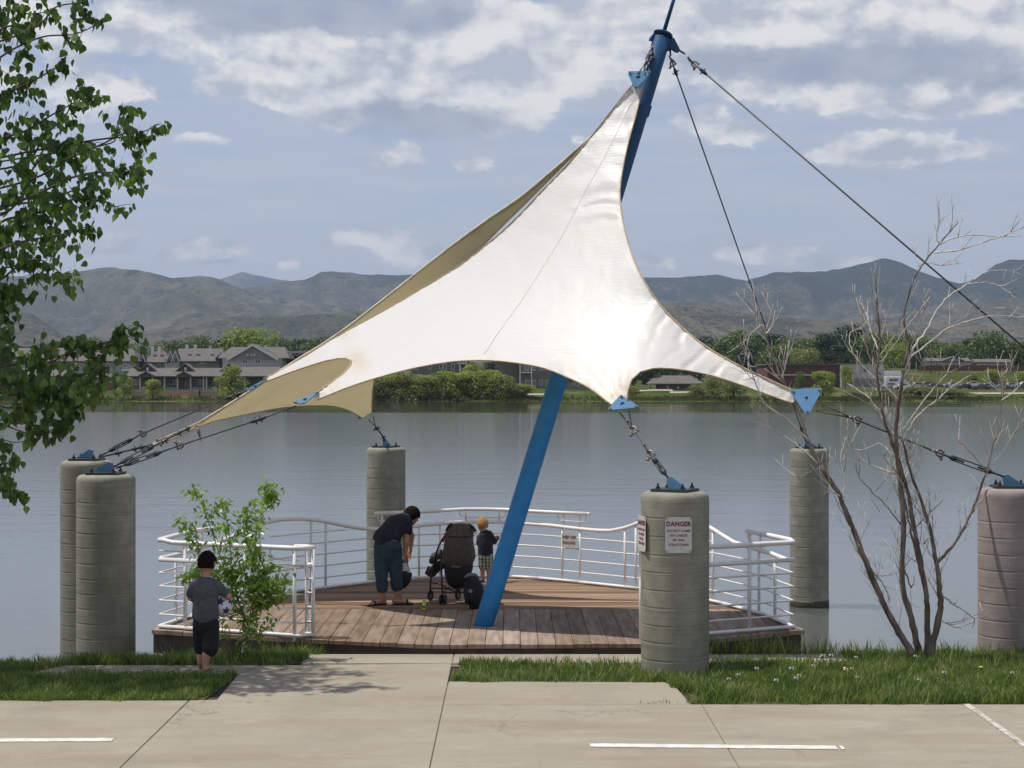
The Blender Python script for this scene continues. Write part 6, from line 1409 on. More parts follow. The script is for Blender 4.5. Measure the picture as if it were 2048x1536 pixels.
for pts, r_ in (([(310, 850), (230, 780), (130, 720), (55, 700)], .007), ([(270, 770), (200, 700), (130, 650), (100, 580), (70, 480), (60, 380)], .008), ([(185, 570), (200, 510), (205, 450)], .006), ([(135, 430), (155, 400), (163, 355)], .006), ([(120, 400), (85, 430), (75, 470), (95, 520)], .005),
               ([(690, 140), (740, 120), (800, 112), (870, 118), (950, 115)], .006), ([(675, 168), (740, 162), (800, 145), (880, 118), (955, 88)], .006), ([(690, 140), (680, 110), (700, 60), (725, 40)], .004), ([(650, 200), (700, 210), (730, 195), (750, 180)], .003),
               ([(575, 545), (600, 500), (640, 470), (720, 410), (830, 375), (900, 372), (960, 378)], .007), ([(585, 520), (620, 450), (640, 430), (690, 340), (730, 300), (790, 262), (840, 230), (900, 225), (960, 240)], .008), ([(780, 268), (850, 265), (905, 290), (935, 315)], .004), ([(600, 500), (680, 440), (760, 380), (830, 350), (900, 345)], .006),
               ([(560, 600), (590, 540), (600, 470), (630, 380), (660, 310)], .005), ([(500, 520), (540, 470), (590, 400), (660, 310)], .004), ([(560, 640), (520, 600), (470, 560), (420, 500), (402, 450), (410, 420), (440, 410)], .006), ([(500, 560), (465, 500), (447, 430), (443, 370), (442, 320)], .007), ([(495, 480), (470, 420), (460, 380), (440, 330)], .005), ([(500, 450), (520, 380), (555, 300)], .005), ([(495, 430), (490, 380), (480, 300), (483, 225)], .005),
               ([(550, 760), (500, 690), (460, 630), (400, 590)], .007), ([(500, 690), (440, 640), (350, 600)], .005), ([(560, 880), (500, 860), (440, 830), (400, 760), (395, 700)], .008), ([(540, 780), (520, 700), (470, 640), (430, 560), (425, 480)], .006), ([(575, 760), (620, 690), (680, 640), (740, 590), (790, 560)], .006), ([(570, 740), (640, 640), (700, 570), (720, 550)], .005), ([(560, 650), (600, 600), (635, 560), (640, 530), (625, 500)], .005),
               ([(840, 870), (880, 820), (930, 740), (960, 700)], .006), ([(840, 870), (800, 820), (760, 780), (740, 765)], .004), ([(850, 830), (835, 780), (822, 740)], .004), ([(890, 640), (930, 610), (960, 580)], .004), ([(690, 1250), (730, 1290), (770, 1315), (810, 1340)], .010), ([(770, 1315), (800, 1340), (795, 1370)], .006),
               ([(430, 1100), (470, 1180), (510, 1230), (532, 1290)], .007), ([(565, 1040), (520, 980), (470, 930), (430, 880), (415, 830)], .006), ([(575, 1180), (600, 1240), (610, 1200)], .008), ([(380, 960), (385, 900), (375, 820), (390, 760)], .006), ([(370, 950), (340, 930), (320, 940)], .005), ([(300, 860), (240, 890), (220, 870)], .004), ([(600, 1060), (650, 1010), (700, 960)], .005), ([(620, 1160), (590, 1140), (575, 1120)], .005), ([(690, 1340), (720, 1360), (760, 1370)], .003), ([(640, 1100), (665, 1060), (668, 1000)], .006), ([(610, 880), (635, 820), (620, 740)], .004), ([(545, 820), (500, 780), (470, 790)], .004)):
    limb(D(pts, spread=.35), r_*1.75, .0042, 'twig_pale' if random.random() < .7 else 'twig_mid', 2 if len(pts) > 3 else 1, 'branch', .8)
for i in range(26):
    t = random.random(); a = D([(random.uniform(480, 620), random.uniform(560, 1000))])[0]; L = random.uniform(.15, .5); sg = random.choice((-1, 1)); tw_mid.tube([a, a+Vector((sg*L*.3, random.uniform(-.1, .1), L*.4)), a+Vector((sg*L*.35, random.uniform(-.2, .2), L))], [.0035, .002, .001], 4)
for mb_, m_ in ((tw_pale, 'twig_pale'), (tw_mid, 'twig_mid')): o = mb_.build('twigs', m_, dt); o['kind'] = 'stuff'

# ================================================================= YOUNG WILLOW (left of the deck entrance)
yw = empty('leafy_sapling', (xat(488, 17.3), 17.3, -.03), 'bushy light green sapling with drooping leaves in front of the left railing', 'sapling')
Yw = 17.3; LS = []
def wz(a, b, dy=0.0): return P(100+a/3.072, 860+b/3.072, Yw+dy)
for pts, r_ in (([(1180, 1370), (1195, 1280), (1215, 1200), (1230, 1150)], .012), ([(1215, 1200), (1180, 1100), (1110, 960), (1060, 820), (1000, 640), (940, 480), (885, 355)], .008), ([(1200, 1180), (1140, 980), (1115, 800), (1100, 640), (1075, 520), (1040, 425)], .009),
               ([(1220, 1180), (1250, 1000), (1240, 800), (1200, 660), (1190, 560), (1210, 485)], .008), ([(1230, 1160), (1290, 1000), (1330, 900), (1260, 700), (1280, 560), (1330, 420), (1335, 325)], .008), ([(1190, 1150), (1080, 1000), (960, 850), (900, 720), (840, 620), (812, 545)], .007), ([(1230, 1150), (1320, 1040), (1400, 960), (1450, 900)], .007),
               ([(1250, 1100), (1330, 1060), (1400, 1040)], .006), ([(1200, 1150), (1100, 1100), (1060, 1200), (1070, 1260)], .006), ([(1180, 1200), (1240, 1240), (1300, 1250), (1360, 1160)], .006), ([(1220, 1000), (1300, 860), (1380, 840)], .005), ([(1150, 900), (1220, 800), (1290, 760)], .005), ([(1180, 1000), (1120, 900), (1100, 840)], .005), ([(1330, 420), (1360, 400), (1385, 368)], .004), ([(840, 900), (880, 880), (930, 860), (1000, 930)], .004), ([(1250, 1000), (1310, 960), (1360, 930), (1430, 980)], .005), ([(1200, 900), (1260, 940), (1330, 990)], .005)):
    c = catmull([wz(a, b, random.uniform(-.12, .12)) for a, b in pts], 6); g = MB(); g.tube(c, list(np.linspace(r_, .0022, len(c))), 6); g.build('stem', 'bark_green' if r_ < .01 else 'twig_pale', yw)
    for i, p in enumerate(c):
        if p.z < .55 and random.random() < .7: continue
        for q in range(8 if p.z < 1.25 else 7): LS.append(p+Vector((random.gauss(0, .050), random.gauss(0, .055), random.gauss(0, .03))))
    if pts[0][1] > 800:
        for k in range(3):
            i = random.randint(len(c)//3, len(c)-1); d = Vector((random.gauss(0, 1), random.gauss(0, .7), random.uniform(.2, 1))).normalized(); L = random.uniform(.06, .16)
            for q in range(8): LS.append(c[i]+d*L*q/7+Vector((random.gauss(0, .02), random.gauss(0, .02), random.gauss(0, .015))))
            g = MB(); g.tube([c[i], c[i]+d*L], [.0025, .0015], 4); g.build('twig', 'bark_green', yw)
n = len(LS); base = np.array([tuple(p) for p in LS]); L4 = np.array([(0, 0, 0), (.17, 0, -.35), (0, .05, -1), (-.17, 0, -.35)])
Vv = np.repeat(L4[None], n, 0); Vv = rot(Vv, rng.normal(0, .55, n), 1, 2); Vv = rot(Vv, rng.normal(0, .55, n), 0, 2); Vv = rot(Vv, rng.uniform(0, 6.28, n), 0, 1); Vv = Vv*rng.uniform(.044, .076, n)[:, None, None]*np.array([1.6, 1.6, 1])+base[:, None, :]
T = ((np.arange(n)*4)[:, None]+np.array([0, 1, 2, 3])[None]); o = link_mesh('foliage', tri_mesh('foliage', Vv.reshape(-1, 3), T, 'leaf_young'), yw); o['kind'] = 'stuff'
# ================================================================= PEOPLE
def remeshed(mb, name, m, parent, vox=.011, smooth=4):
    o = mb.build(name, m, parent); r = o.modifiers.new('remesh', 'REMESH'); r.mode = 'VOXEL'; r.voxel_size = vox; r.use_smooth_shade = True
    sm_ = o.modifiers.new('smooth', 'SMOOTH'); sm_.factor = .5; sm_.iterations = smooth
    dg = bpy.context.evaluated_depsgraph_get(); bpy.context.view_layer.update(); me = bpy.data.meshes.new_from_object(o.evaluated_get(dg)); me.materials.clear(); me.materials.append(M[m])
    o.modifiers.clear(); o.data = me; me.polygons.foreach_set('use_smooth', [True]*len(me.polygons)); return o
def chain(g, pts, rad, side=None, sides=12):
    g.tube(pts, rad, sides, side=side)
    for p, r in ((pts[0], rad[0]), (pts[-1], rad[-1])):
        r = r if isinstance(r, (int, float)) else min(r); g.ball(p, r, 10, 7)
    for p, r in list(zip(pts, rad))[1:-1]:
        if isinstance(r, (int, float)): g.ball(p, r, 10, 7)
def hand(g, wrist, d, palm_n, s=1.0):
    """palm plus four curled fingers and a thumb"""
    d = d.normalized(); n = (palm_n-d*palm_n.dot(d)).normalized(); sd_ = d.cross(n)
    c = wrist+d*.045*s; g.tube([wrist, wrist+d*.03*s, wrist+d*.075*s], [(.022*s, .015*s), (.034*s, .014*s), (.034*s, .012*s)], 10, side=sd_)
    for i, L in enumerate((.062, .070, .066, .052)):
        b = wrist+d*.072*s+sd_*(.027-.018*i)*s; g.tube([b-d*.01*s, b+d*L*.45*s+n*.008*s, b+d*L*.75*s+n*.026*s, b+d*L*.72*s+n*.042*s], [.0088*s, .0084*s, .0078*s, .0068*s], 7)
    b = wrist+d*.02*s+sd_*.026*s; g.tube([b, b+d*.025*s+sd_*.02*s+n*.012*s, b+d*.05*s+sd_*.016*s+n*.03*s], [.011*s, .0095*s, .0075*s], 7)
def head(g, c, r, face, up=Vector((0, 0, 1))):
    """skull, jaw, nose, brow, ears, lips; face: direction the head looks to"""
    f = face.normalized(); u = (up-f*up.dot(f)).normalized(); s_ = f.cross(u)
    g.ball(c, (r*.86, r*.98, r*1.08), 18, 12, (s_, f, u)); g.ball(c+f*r*.35-u*r*.55, (r*.62, r*.62, r*.62), 14, 9, (s_, f, u))
    g.tube([c+f*r*.93+u*r*.12, c+f*r*1.08-u*r*.12, c+f*r*1.17-u*r*.28], [r*.07, r*.10, r*.12], 7)
    g.tube([c+f*r*.93-s_*r*.5+u*r*.22, c+f*r*1.02+u*r*.22, c+f*r*.93+s_*r*.5+u*r*.22], r*.07, 6)
    g.tube([c+f*r*.92-s_*r*.24-u*r*.58, c+f*r*.99-u*r*.58, c+f*r*.92+s_*r*.24-u*r*.58], r*.055, 6)
    for k in (-1, 1): g.ball(c+s_*r*.88*k-f*r*.04-u*r*.15, (r*.10, r*.17, r*.26), 8, 6, (s_, f, u)); g.ball(c+f*r*.80+s_*r*.34*k+u*r*.06, r*.13, 8, 6)
    return f, u, s_
def hair(c, r, face, name, m, parent, cover=.25, low=-.55, up=Vector((0, 0, 1)), thick=1.10, seed=3):
    f = face.normalized(); u = (up-f*up.dot(f)).normalized(); s_ = f.cross(u); g = MB(); rr_ = random.Random(seed)
    n1, n2 = 26, 40; vs = []; idx = {}
    for i in range(n1+1):
        th = math.pi*i/n1
        for j in range(n2):
            ph = 2*math.pi*j/n2; d = Vector((math.sin(th)*math.cos(ph), math.sin(th)*math.sin(ph), math.cos(th)))   # x side, y face, z up
            jt = 1+.025*math.sin(ph*13+i)+.02*rr_.uniform(-1, 1); k = r*thick*jt
            vs.append(c+s_*d.x*k*.88+f*d.y*k*.99+u*d.z*k*1.08); idx[(i, j)] = d
    fs = []
    for i in range(n1):
        for j in range(n2):
            d = idx[(i, j)]; lim = low+(cover-low)*max(0, min(1, (d.y+.25)/.75))
            if d.z > lim: a = i*n2+j; b = i*n2+(j+1) % n2; fs.append((a, a+n2, b+n2, b))
    g.add(vs, fs, True); o = g.build(name, m, parent); so = o.modifiers.new('thickness', 'SOLIDIFY'); so.thickness = r*.12; so.offset = -1; return o
# ---- person bending over by the stroller ---------------------------------
YW = 20.75
def Wm(a, b, d=0.0): return P(a, b, YW+d)
wmn = empty('person', Wm(780, 1213), 'bending person in navy top and teal cropped trousers with dark hair by the stroller', 'person')
face = Vector((.72, .45, -.52)); upv = Vector((.35, .25, .9)); hc = Wm(823, 1031, .36); sv = Vector((.86, -.48, 0))
g = MB()
chain(g, [Wm(776, 1100), Wm(775, 1082, .02), Wm(782, 1064, .08), Wm(796, 1049, .18), Wm(808, 1042, .27)], [(.155, .115), (.165, .125), (.135, .105), (.155, .11), (.13, .085)], sv)
chain(g, [Wm(806, 1043, .25), Wm(816, 1038, .31), hc], [.05, .047, .045])
head(g, hc, .098, face, upv)
for pts in ([Wm(764, 1098, 0), Wm(763, 1145, -.02), Wm(764, 1175, 0), Wm(764, 1203, .02)], [Wm(788, 1098, .03), Wm(794, 1145, .02), Wm(796, 1175, .04), Wm(797, 1203, .05)]): chain(g, pts, [.085, .056, .050, .034])
for h_, t_ in ((Wm(765, 1208, .05), Wm(750, 1209, -.02)), (Wm(793, 1207, .04), Wm(811, 1206, .06))):
    dvec = (t_-h_); h_ = h_.copy(); h_.z = DZ+.045; t_ = t_.copy(); t_.z = DZ+.03; dvec = (t_-h_).normalized(); chain(g, [h_-dvec*.03, h_+dvec*.07, h_+dvec*.15, h_+dvec*.19], [(.034, .032), (.038, .026), (.044, .016), (.034, .011)], dvec.cross(Vector((0, 0, 1))))
    g.tube([h_+Vector((0, 0, .0)), h_+Vector((0, 0, .09))], [.034, .036], 10)
sh1 = Wm(815, 1047, .12); el1 = Wm(812, 1086, .04); wr1 = Wm(811, 1108, .06); chain(g, [Wm(806, 1043, .2), sh1, el1, wr1], [.055, .046, .038, .026]); hand(g, wr1, Vector((.08, .05, -1)), Vector((-.5, .8, 0)), 1.0)
sh2 = Wm(806, 1040, .42); el2 = Wm(824, 1072, .52); wr2 = Wm(820, 1104, .42); chain(g, [Wm(806, 1042, .28), sh2, el2, wr2], [.055, .046, .038, .026]); hand(g, wr2, Vector((-.1, -.1, -1)), Vector((-.6, -.6, 0)), 1.0)
remeshed(g, 'body', 'skin_shade', wmn, .0095)
g = MB(); chain(g, [Wm(773, 1082, .02), Wm(775, 1074, .04), Wm(782, 1064, .08), Wm(795, 1049, .18), Wm(808, 1041, .27)], [(.192, .150), (.188, .148), (.165, .13), (.178, .13), (.15, .10)], sv)
chain(g, [Wm(802, 1043, .16), Wm(815, 1046, .13), Wm(815, 1062, .09)], [.085, .070, .066]); chain(g, [Wm(804, 1042, .32), sh2, Wm(814, 1054, .48)], [.08, .068, .064]); remeshed(g, 'shirt', 'shirt_navy', wmn, .011, 5)
g = MB(); chain(g, [Wm(774, 1082, .02), Wm(774, 1092, .01), Wm(776, 1104, 0)], [(.165, .125), (.182, .140), (.172, .13)], sv)
chain(g, [Wm(764, 1096, 0), Wm(762, 1130, -.01), Wm(763, 1155, -.01), Wm(764, 1175, 0)], [.103, .088, .078, .076]); chain(g, [Wm(788, 1096, .03), Wm(791, 1130, .03), Wm(793, 1155, .03), Wm(794, 1172, .04)], [.103, .088, .080, .078]); remeshed(g, 'cropped_trousers', 'capri_blue', wmn, .011, 4)
hair(hc, .098, face, 'hair', 'hair_dark', wmn, .30, -.75, upv, 1.14)
for h_, t_ in ((Wm(765, 1208, .05), Wm(750, 1209, -.02)), (Wm(793, 1207, .04), Wm(811, 1206, .06))):
    h_ = h_.copy(); t_ = t_.copy(); h_.z = t_.z = DZ+.009; d_ = (t_-h_).normalized(); s__ = d_.cross(Vector((0, 0, 1))); g = MB()
    g.tube([h_-d_*.06, h_-d_*.02, h_+d_*.08, h_+d_*.17, h_+d_*.21], [(.025, .008), (.04, .009), (.042, .009), (.048, .009), (.03, .008)], 12, side=s__)
    b_ = h_+d_*.13; g.tube([b_-s__*.047+Vector((0, 0, .008)), b_-s__*.03+Vector((0, 0, .042)), b_+Vector((0, 0, .052)), b_+s__*.03+Vector((0, 0, .042)), b_+s__*.047+Vector((0, 0, .008))], [(.012, .005)]*5, 6, side=d_); g.build('sandal', 'sandal', wmn)
# bag in the hand
bg_ = empty('carrier_bag', Wm(809, 1170, .1), 'black and white bag held in the hand of the bending person', 'bag')
g = MB(); chain(g, [Wm(811, 1118, .08), Wm(809, 1130, .10), Wm(808, 1142, .12), Wm(808, 1150, .12)], [(.02, .012), (.05, .03), (.075, .045), (.085, .05)], (1, .2, 0)); g.build('top', 'plastic_white', bg_)
g = MB(); chain(g, [Wm(809, 1145, .12), Wm(809, 1149, .12), Wm(808, 1160, .12), Wm(806, 1170, .12)], [(.088, .052), (.095, .058), (.084, .055), (.062, .048)], (1, .2, 0)); g.build('pouch', 'bag_black', bg_)
g = MB(); g.tube([Wm(803, 1132, .09), Wm(808, 1117, .06), Wm(813, 1116, .05), Wm(816, 1130, .09)], .005, 6); g.build('handle', 'bag_black', bg_)
# ---- boy with the ball ----------------------------------------------------
YB_ = 16.62
def Bm(a, b, d=0.0): return P(a, b, YB_+d)
boy = empty('person', Bm(410, 1340), 'barefoot dark haired boy in grey shirt and dark shorts walking with a ball', 'person')
hc = Bm(414, 1124, .02); face = Vector((.25, .95, -.12)); sv = Vector((.97, -.2, 0)); g = MB()
chain(g, [Bm(411, 1246), Bm(411, 1232), Bm(411, 1205), Bm(411, 1178), Bm(411, 1164)], [(.115, .085), (.112, .085), (.105, .08), (.122, .085), (.105, .065)], sv); chain(g, [Bm(411, 1166), Bm(412, 1150), Bm(413, 1138)], [.05, .044, .044]); head(g, hc, .100, face)
chain(g, [Bm(420, 1248), Bm(416, 1288, -.03), Bm(413, 1312, -.05), Bm(410, 1331, -.06)], [.070, .050, .046, .030]); chain(g, [Bm(401, 1248, .02), Bm(402, 1286, .16), Bm(401, 1306, .10), Bm(400, 1321, .05)], [.070, .050, .044, .030])
def foot(g, heel, d, s_, lift=0.0):
    h_ = heel.copy(); d = d.normalized(); chain(g, [h_, h_+d*.05*s_, h_+d*.11*s_, h_+d*.145*s_], [(.024*s_, .026*s_), (.028*s_, .022*s_), (.032*s_, .014*s_), (.026*s_, .010*s_)], d.cross(Vector((0, 0, 1))))
    for i in range(5): b = h_+d*.145*s_+d.cross(Vector((0, 0, 1)))*(i-2)*.012*s_; g.ball(b+d*(.012 if i else .016)*s_, .009*s_, 6, 5)
f_ = Bm(410, 1339, -.08); f_.z = .028; foot(g, f_, Vector((.12, 1, -.03)), 1.05); f2 = Bm(400, 1326, .05); foot(g, f2, Vector((-.05, .8, -.5)), 1.0)
e1 = Bm(457, 1192, .02); w1 = Bm(450, 1205, .16); chain(g, [Bm(432, 1170), Bm(440, 1176), e1, w1], [.045, .038, .033, .024]); hand(g, w1, Vector((-.45, .8, -.25)), Vector((-.6, -.3, -.6)), .72)
e2 = Bm(381, 1196, .03); w2 = Bm(392, 1204, .17); chain(g, [Bm(392, 1170), Bm(386, 1176), e2, w2], [.045, .038, .032, .024]); hand(g, w2, Vector((.8, .5, -.1)), Vector((.2, -.6, .2)), .72)
remeshed(g, 'body', 'skin', boy, .009)
g = MB(); chain(g, [Bm(411, 1238), Bm(411, 1222), Bm(411, 1200), Bm(411, 1178), Bm(411, 1163)], [(.140, .105), (.137, .105), (.128, .10), (.135, .10), (.10, .07)], sv)
chain(g, [Bm(425, 1168), Bm(438, 1175), Bm(449, 1185, .01)], [.060, .052, .047]); chain(g, [Bm(398, 1168), Bm(387, 1174), Bm(381, 1188, .02)], [.060, .052, .046]); g.tube([Bm(411, 1163), Bm(411, 1156)], [.058, .050], 12); remeshed(g, 'shirt', 'shirt_grey', boy, .010, 5)
g = MB(); chain(g, [Bm(411, 1238), Bm(411, 1252)], [(.128, .098), (.132, .10)], sv); chain(g, [Bm(422, 1250), Bm(421, 1280, -.02), Bm(420, 1298, -.03)], [.086, .084, .082]); chain(g, [Bm(402, 1250, .02), Bm(402, 1278, .08), Bm(403, 1296, .10)], [.084, .080, .078]); remeshed(g, 'shorts', 'shorts_dark', boy, .010, 4)
hair(hc, .098, face, 'hair', 'hair_dark', boy, .30, -.50, thick=1.05)
ball_c = Bm(444, 1211, .10); bl = empty('ball', ball_c, 'white and navy ball under the right arm of the boy', 'ball'); g = MB(); g.ball(ball_c, .105, 24, 16); g.build('shell', 'ball_white', bl)
phi = (1+5**.5)/2
for v in [(0, s1, s2*phi) for s1 in (1, -1) for s2 in (1, -1)]+[(s1, s2*phi, 0) for s1 in (1, -1) for s2 in (1, -1)]+[(s2*phi, 0, s1) for s1 in (1, -1) for s2 in (1, -1)]:
    d = (Matrix.Rotation(.5, 3, 'X') @ Vector(v)).normalized(); a = d.orthogonal().normalized(); b = d.cross(a); g = MB(); ring = [ball_c+(d+a*math.cos(t)*.44+b*math.sin(t)*.44).normalized()*.1062 for t in np.linspace(0, 2*math.pi, 6)[:-1]]; mid = [ball_c+(d+a*math.cos(t)*.22+b*math.sin(t)*.22).normalized()*.1066 for t in np.linspace(0, 2*math.pi, 6)[:-1]]
    g.add(ring+mid+[ball_c+d*.1068], [(i, (i+1) % 5, 5+(i+1) % 5, 5+i) for i in range(5)]+[(5+i, 5+(i+1) % 5, 10) for i in range(5)], True); g.build('patch', 'ball_navy', bl)
# ---- toddler at the railing -----------------------------------------------
YT_ = 23.15
def Tm(a, b, d=0.0): return P(a, b, YT_+d)
tod = empty('person', Tm(970, 1163), 'toddler with ginger hair, navy top and plaid shorts standing at the railing', 'person')
hc = Tm(965, 1048, .03); face = Vector((-.35, .9, -.2)); sv = Vector((.96, .2, 0)); g = MB()
chain(g, [Tm(971, 1118), Tm(971, 1106), Tm(971, 1085), Tm(971, 1070)], [(.095, .075), (.095, .075), (.092, .07), (.095, .06)], sv); chain(g, [Tm(970, 1072), Tm(968, 1062), Tm(966, 1056)], [.045, .038, .036]); head(g, hc, .082, face)
for dx in (-6, 7): chain(g, [Tm(971+dx, 1120), Tm(971+dx, 1140), Tm(971+dx, 1154)], [.052, .038, .028])
e1 = Tm(958, 1086, .0); w1 = Tm(958, 1070, .12); chain(g, [Tm(963, 1070), e1, w1], [.038, .031, .022]); hand(g, w1, Vector((.1, .4, .6)), Vector((.5, .2, 0)), .6)
e2 = Tm(989, 1083, .05); w2 = Tm(996, 1073, .16); chain(g, [Tm(981, 1070), e2, w2], [.038, .031, .022]); hand(g, w2, Vector((.5, .8, .4)), Vector((0, .2, -.8)), .6)
remeshed(g, 'body', 'skin', tod, .008)
g = MB(); chain(g, [Tm(971, 1108), Tm(971, 1100), Tm(971, 1084), Tm(971, 1068)], [(.110, .088), (.108, .088), (.103, .083), (.09, .065)], sv); chain(g, [Tm(965, 1068), e1], [.048, .042]); chain(g, [e1, Tm(958, 1074, .09)], [.041, .036]); chain(g, [Tm(979, 1068), e2, Tm(994, 1076, .13)], [.048, .041, .036]); remeshed(g, 'jacket', 'shirt_navy', tod, .009, 4)
g = MB(); chain(g, [Tm(971, 1106), Tm(971, 1116)], [(.10, .082), (.105, .085)], sv)
for dx in (-6, 7): chain(g, [Tm(971+dx, 1116), Tm(971+dx, 1131)], [.062, .060])
remeshed(g, 'shorts', 'plaid', tod, .009, 3); hair(hc, .082, face, 'hair', 'hair_ginger', tod, .30, -.5, thick=1.09)
for dx in (-6, 7): q = Tm(971+dx, 1160); q.z = DZ+.03; g = MB(); chain(g, [q+Vector((0, -.02, 0)), q+Vector((0, .04, 0)), q+Vector((0, .09, -.005))], [(.030, .030), (.032, .028), (.028, .018)], (1, 0, 0)); g.build('shoe', 'shoe_blue', tod)
# ---- stroller ---------------------------------------------------------------
YS = 20.9
def Sm(a, b, d=0.0): return P(a, b, YS+d)
st = empty('stroller', Sm(905, 1206), 'dark pushchair seen from behind with grey brown hood on the deck', 'stroller')
def tb(pts, r, nm='frame_tube', m='stroller_frame', sides=8): g = MB(); g.tube(catmull(pts, 5) if len(pts) > 2 else pts, r, sides); return g.build(nm, m, st)
tb([Sm(900, 1053, -.05), Sm(893, 1066, 0), Sm(881, 1085, .05), Sm(873, 1106, .1), Sm(866, 1140, .18), Sm(861, 1165, .22), Sm(861, 1190, .25)], .011); tb([Sm(944, 1056, 0), Sm(945, 1075, .05), Sm(942, 1100, .15), Sm(932, 1140, .28), Sm(920, 1170, .33), Sm(916, 1187, .35)], .011)
tb([Sm(882, 1100, .0), Sm(883, 1140, -.04), Sm(884, 1172, -.07), Sm(886, 1198, -.1)], .012); tb([Sm(943, 1100, .05), Sm(941, 1140, .0), Sm(940, 1170, -.02), Sm(938, 1196, -.05)], .012)
for pts in ([Sm(893, 1062, -.04), Sm(899, 1051, -.09), Sm(904, 1049, -.12)], [Sm(938, 1050, -.06), Sm(946, 1055, -.08), Sm(951, 1063, -.1)]): tb(pts, .019, 'handle_grip', 'stroller_dark')
tb([Sm(862, 1166, .22), Sm(884, 1168, .0)], .008); tb([Sm(884, 1170, -.05), Sm(910, 1182, .1), Sm(940, 1168, 0)], .008); tb([Sm(884, 1186, -.08), Sm(938, 1184, -.04)], .008); tb([Sm(884, 1186, -.08), Sm(908, 1168, .1), Sm(922, 1166, .3)], .007); tb([Sm(861, 1176, .24), Sm(917, 1178, .34)], .008)
g = MB(); g.tube([Sm(920, 1046.5, .05), Sm(920, 1049, .05), Sm(920, 1056, .04), Sm(919, 1070, .0), Sm(918, 1086, -.03), Sm(918, 1102, -.04), Sm(917, 1113, -.03), Sm(917, 1122, .0), Sm(917, 1125, .02)], [(.06, .10), (.115, .15), (.155, .20), (.172, .20), (.180, .18), (.200, .16), (.212, .15), (.19, .13), (.15, .10)], 26, side=(1, .12, 0)); g.build('hood', 'stroller_fabric', st)
g = MB()
for k, yy_ in enumerate((1057, 1071)): r_ = (.160, .176)[k]; g.tube([Sm(920, yy_, .03-.03*k)+Vector((math.cos(t)*r_, -.0+math.sin(t)*(.206), 0)) for t in np.linspace(-math.pi, 0, 18)], .006, 6)
g.build('hood_piping', 'stroller_dark', st)
g = MB(); g.tube([Sm(917, 1118, .02), Sm(917, 1135, .02), Sm(915, 1152, .05), Sm(912, 1166, .08), Sm(911, 1171, .1)], [(.182, .13), (.180, .14), (.160, .14), (.12, .12), (.06, .07)], 24, side=(1, .12, 0)); g.build('seat_back', 'stroller_dark', st)
g = MB(); g.obox(Sm(912, 1133, -.125), Vector((1, .12, 0)).normalized(), Vector((0, 1, 0)), Vector((0, 0, 1)), .06, .004, .012); g.build('reflector_strip', 'bag_grey', st)
g = MB(); g.tube([Sm(882, 1108, .25), Sm(870, 1113, .45), Sm(864, 1124, .52)], [(.05, .06), (.06, .055), (.045, .04)], 14); g.build('armrest_pad', 'stroller_fabric', st)
g = MB(); g.tube([Sm(884, 1128, .2), Sm(870, 1138, .42), Sm(862, 1150, .5)], [(.10, .05), (.08, .045), (.06, .035)], 14); g.build('seat', 'stroller_dark', st)
g = MB(); g.tube([Sm(868, 1140, .5), Sm(858, 1136, .55), Sm(853, 1146, .58), Sm(862, 1152, .56)], [.022, .028, .026, .02], 10); g.build('footrest', 'stroller_dark', st)
for a, b in (((889, 1066), (884, 1084)), ((944, 1062), (943, 1072))): g = MB(); g.tube([Sm(a[0]+2, a[1], -.06), Sm(b[0]+2, b[1], -.04)], .012, 8); g.build('clip', 'stroller_red', st)
def wheel(c, r, ax):
    ax = ax.normalized(); u = ax.cross(Vector((0, 0, 1))).normalized(); v = Vector((0, 0, 1)); g = MB(); g.torus(c, u, v, r-.014, .014, 22, 8); w_ = g.build('wheel', 'stroller_dark', st)
    g = MB(); g.tube([c-ax*.008, c+ax*.008], .022, 12)
    for k in range(5): t = 2*math.pi*k/5; e = u*math.cos(t)+v*math.sin(t); g.tube([c+e*.015, c+e*(r-.02)], .006, 5)
    g.build('hub', 'wheel_grey', w_)
def on_deck(p, r): p = p.copy(); p.z = DZ+r+.002; return p
wheel(on_deck(Sm(861, 1190, .25), .070), .070, Vector((.85, -.4, 0))); wheel(on_deck(Sm(916, 1187, .35), .070), .070, Vector((.85, -.4, 0)))
for dx in (-.025, .025): wheel(on_deck(Sm(886, 1200, -.1)+Vector((dx, 0, 0)), .062), .062, Vector((1, -.25, 0))); wheel(on_deck(Sm(938, 1198, -.05)+Vector((dx, 0, 0)), .062), .062, Vector((1, -.25, 0)))
# ---- backpack ---------------------------------------------------------------
def Km(a, b, d=0.0): return P(a, b, 20.42+d)
bp = empty('backpack', Km(950, 1217), 'black backpack with a grey top standing between the stroller and the mast', 'backpack')
g = MB(); chain(g, [Km(951, 1208), Km(951, 1196), Km(948, 1178), Km(946, 1164), Km(944, 1156)], [(.115, .085), (.125, .095), (.115, .085), (.095, .07), (.06, .045)], (1, .1, 0), 18); remeshed(g, 'pack', 'bag_black', bp, .012, 3)
g = MB(); g.tube([Km(930, 1155, -.02), Km(938, 1150, 0), Km(950, 1150, .02), Km(958, 1157, .03)], [(.035, .018), (.045, .025), (.045, .025), (.03, .015)], 12, side=(0, 1, 0)); g.build('top_flap', 'bag_grey', bp)
g = MB(); g.tube([Km(940, 1205, -.10), Km(939, 1190, -.11), Km(940, 1178, -.09)], [(.06, .03), (.07, .04), (.055, .025)], 12, side=(1, 0, 0)); g.build('pocket', 'bag_black', bp)
g = MB(); g.torus(Km(941, 1182, -.14), Vector((1, 0, 0)), Vector((0, 0, 1)), .015, .005, 12, 5); g.build('ring', 'plastic_white', bp)
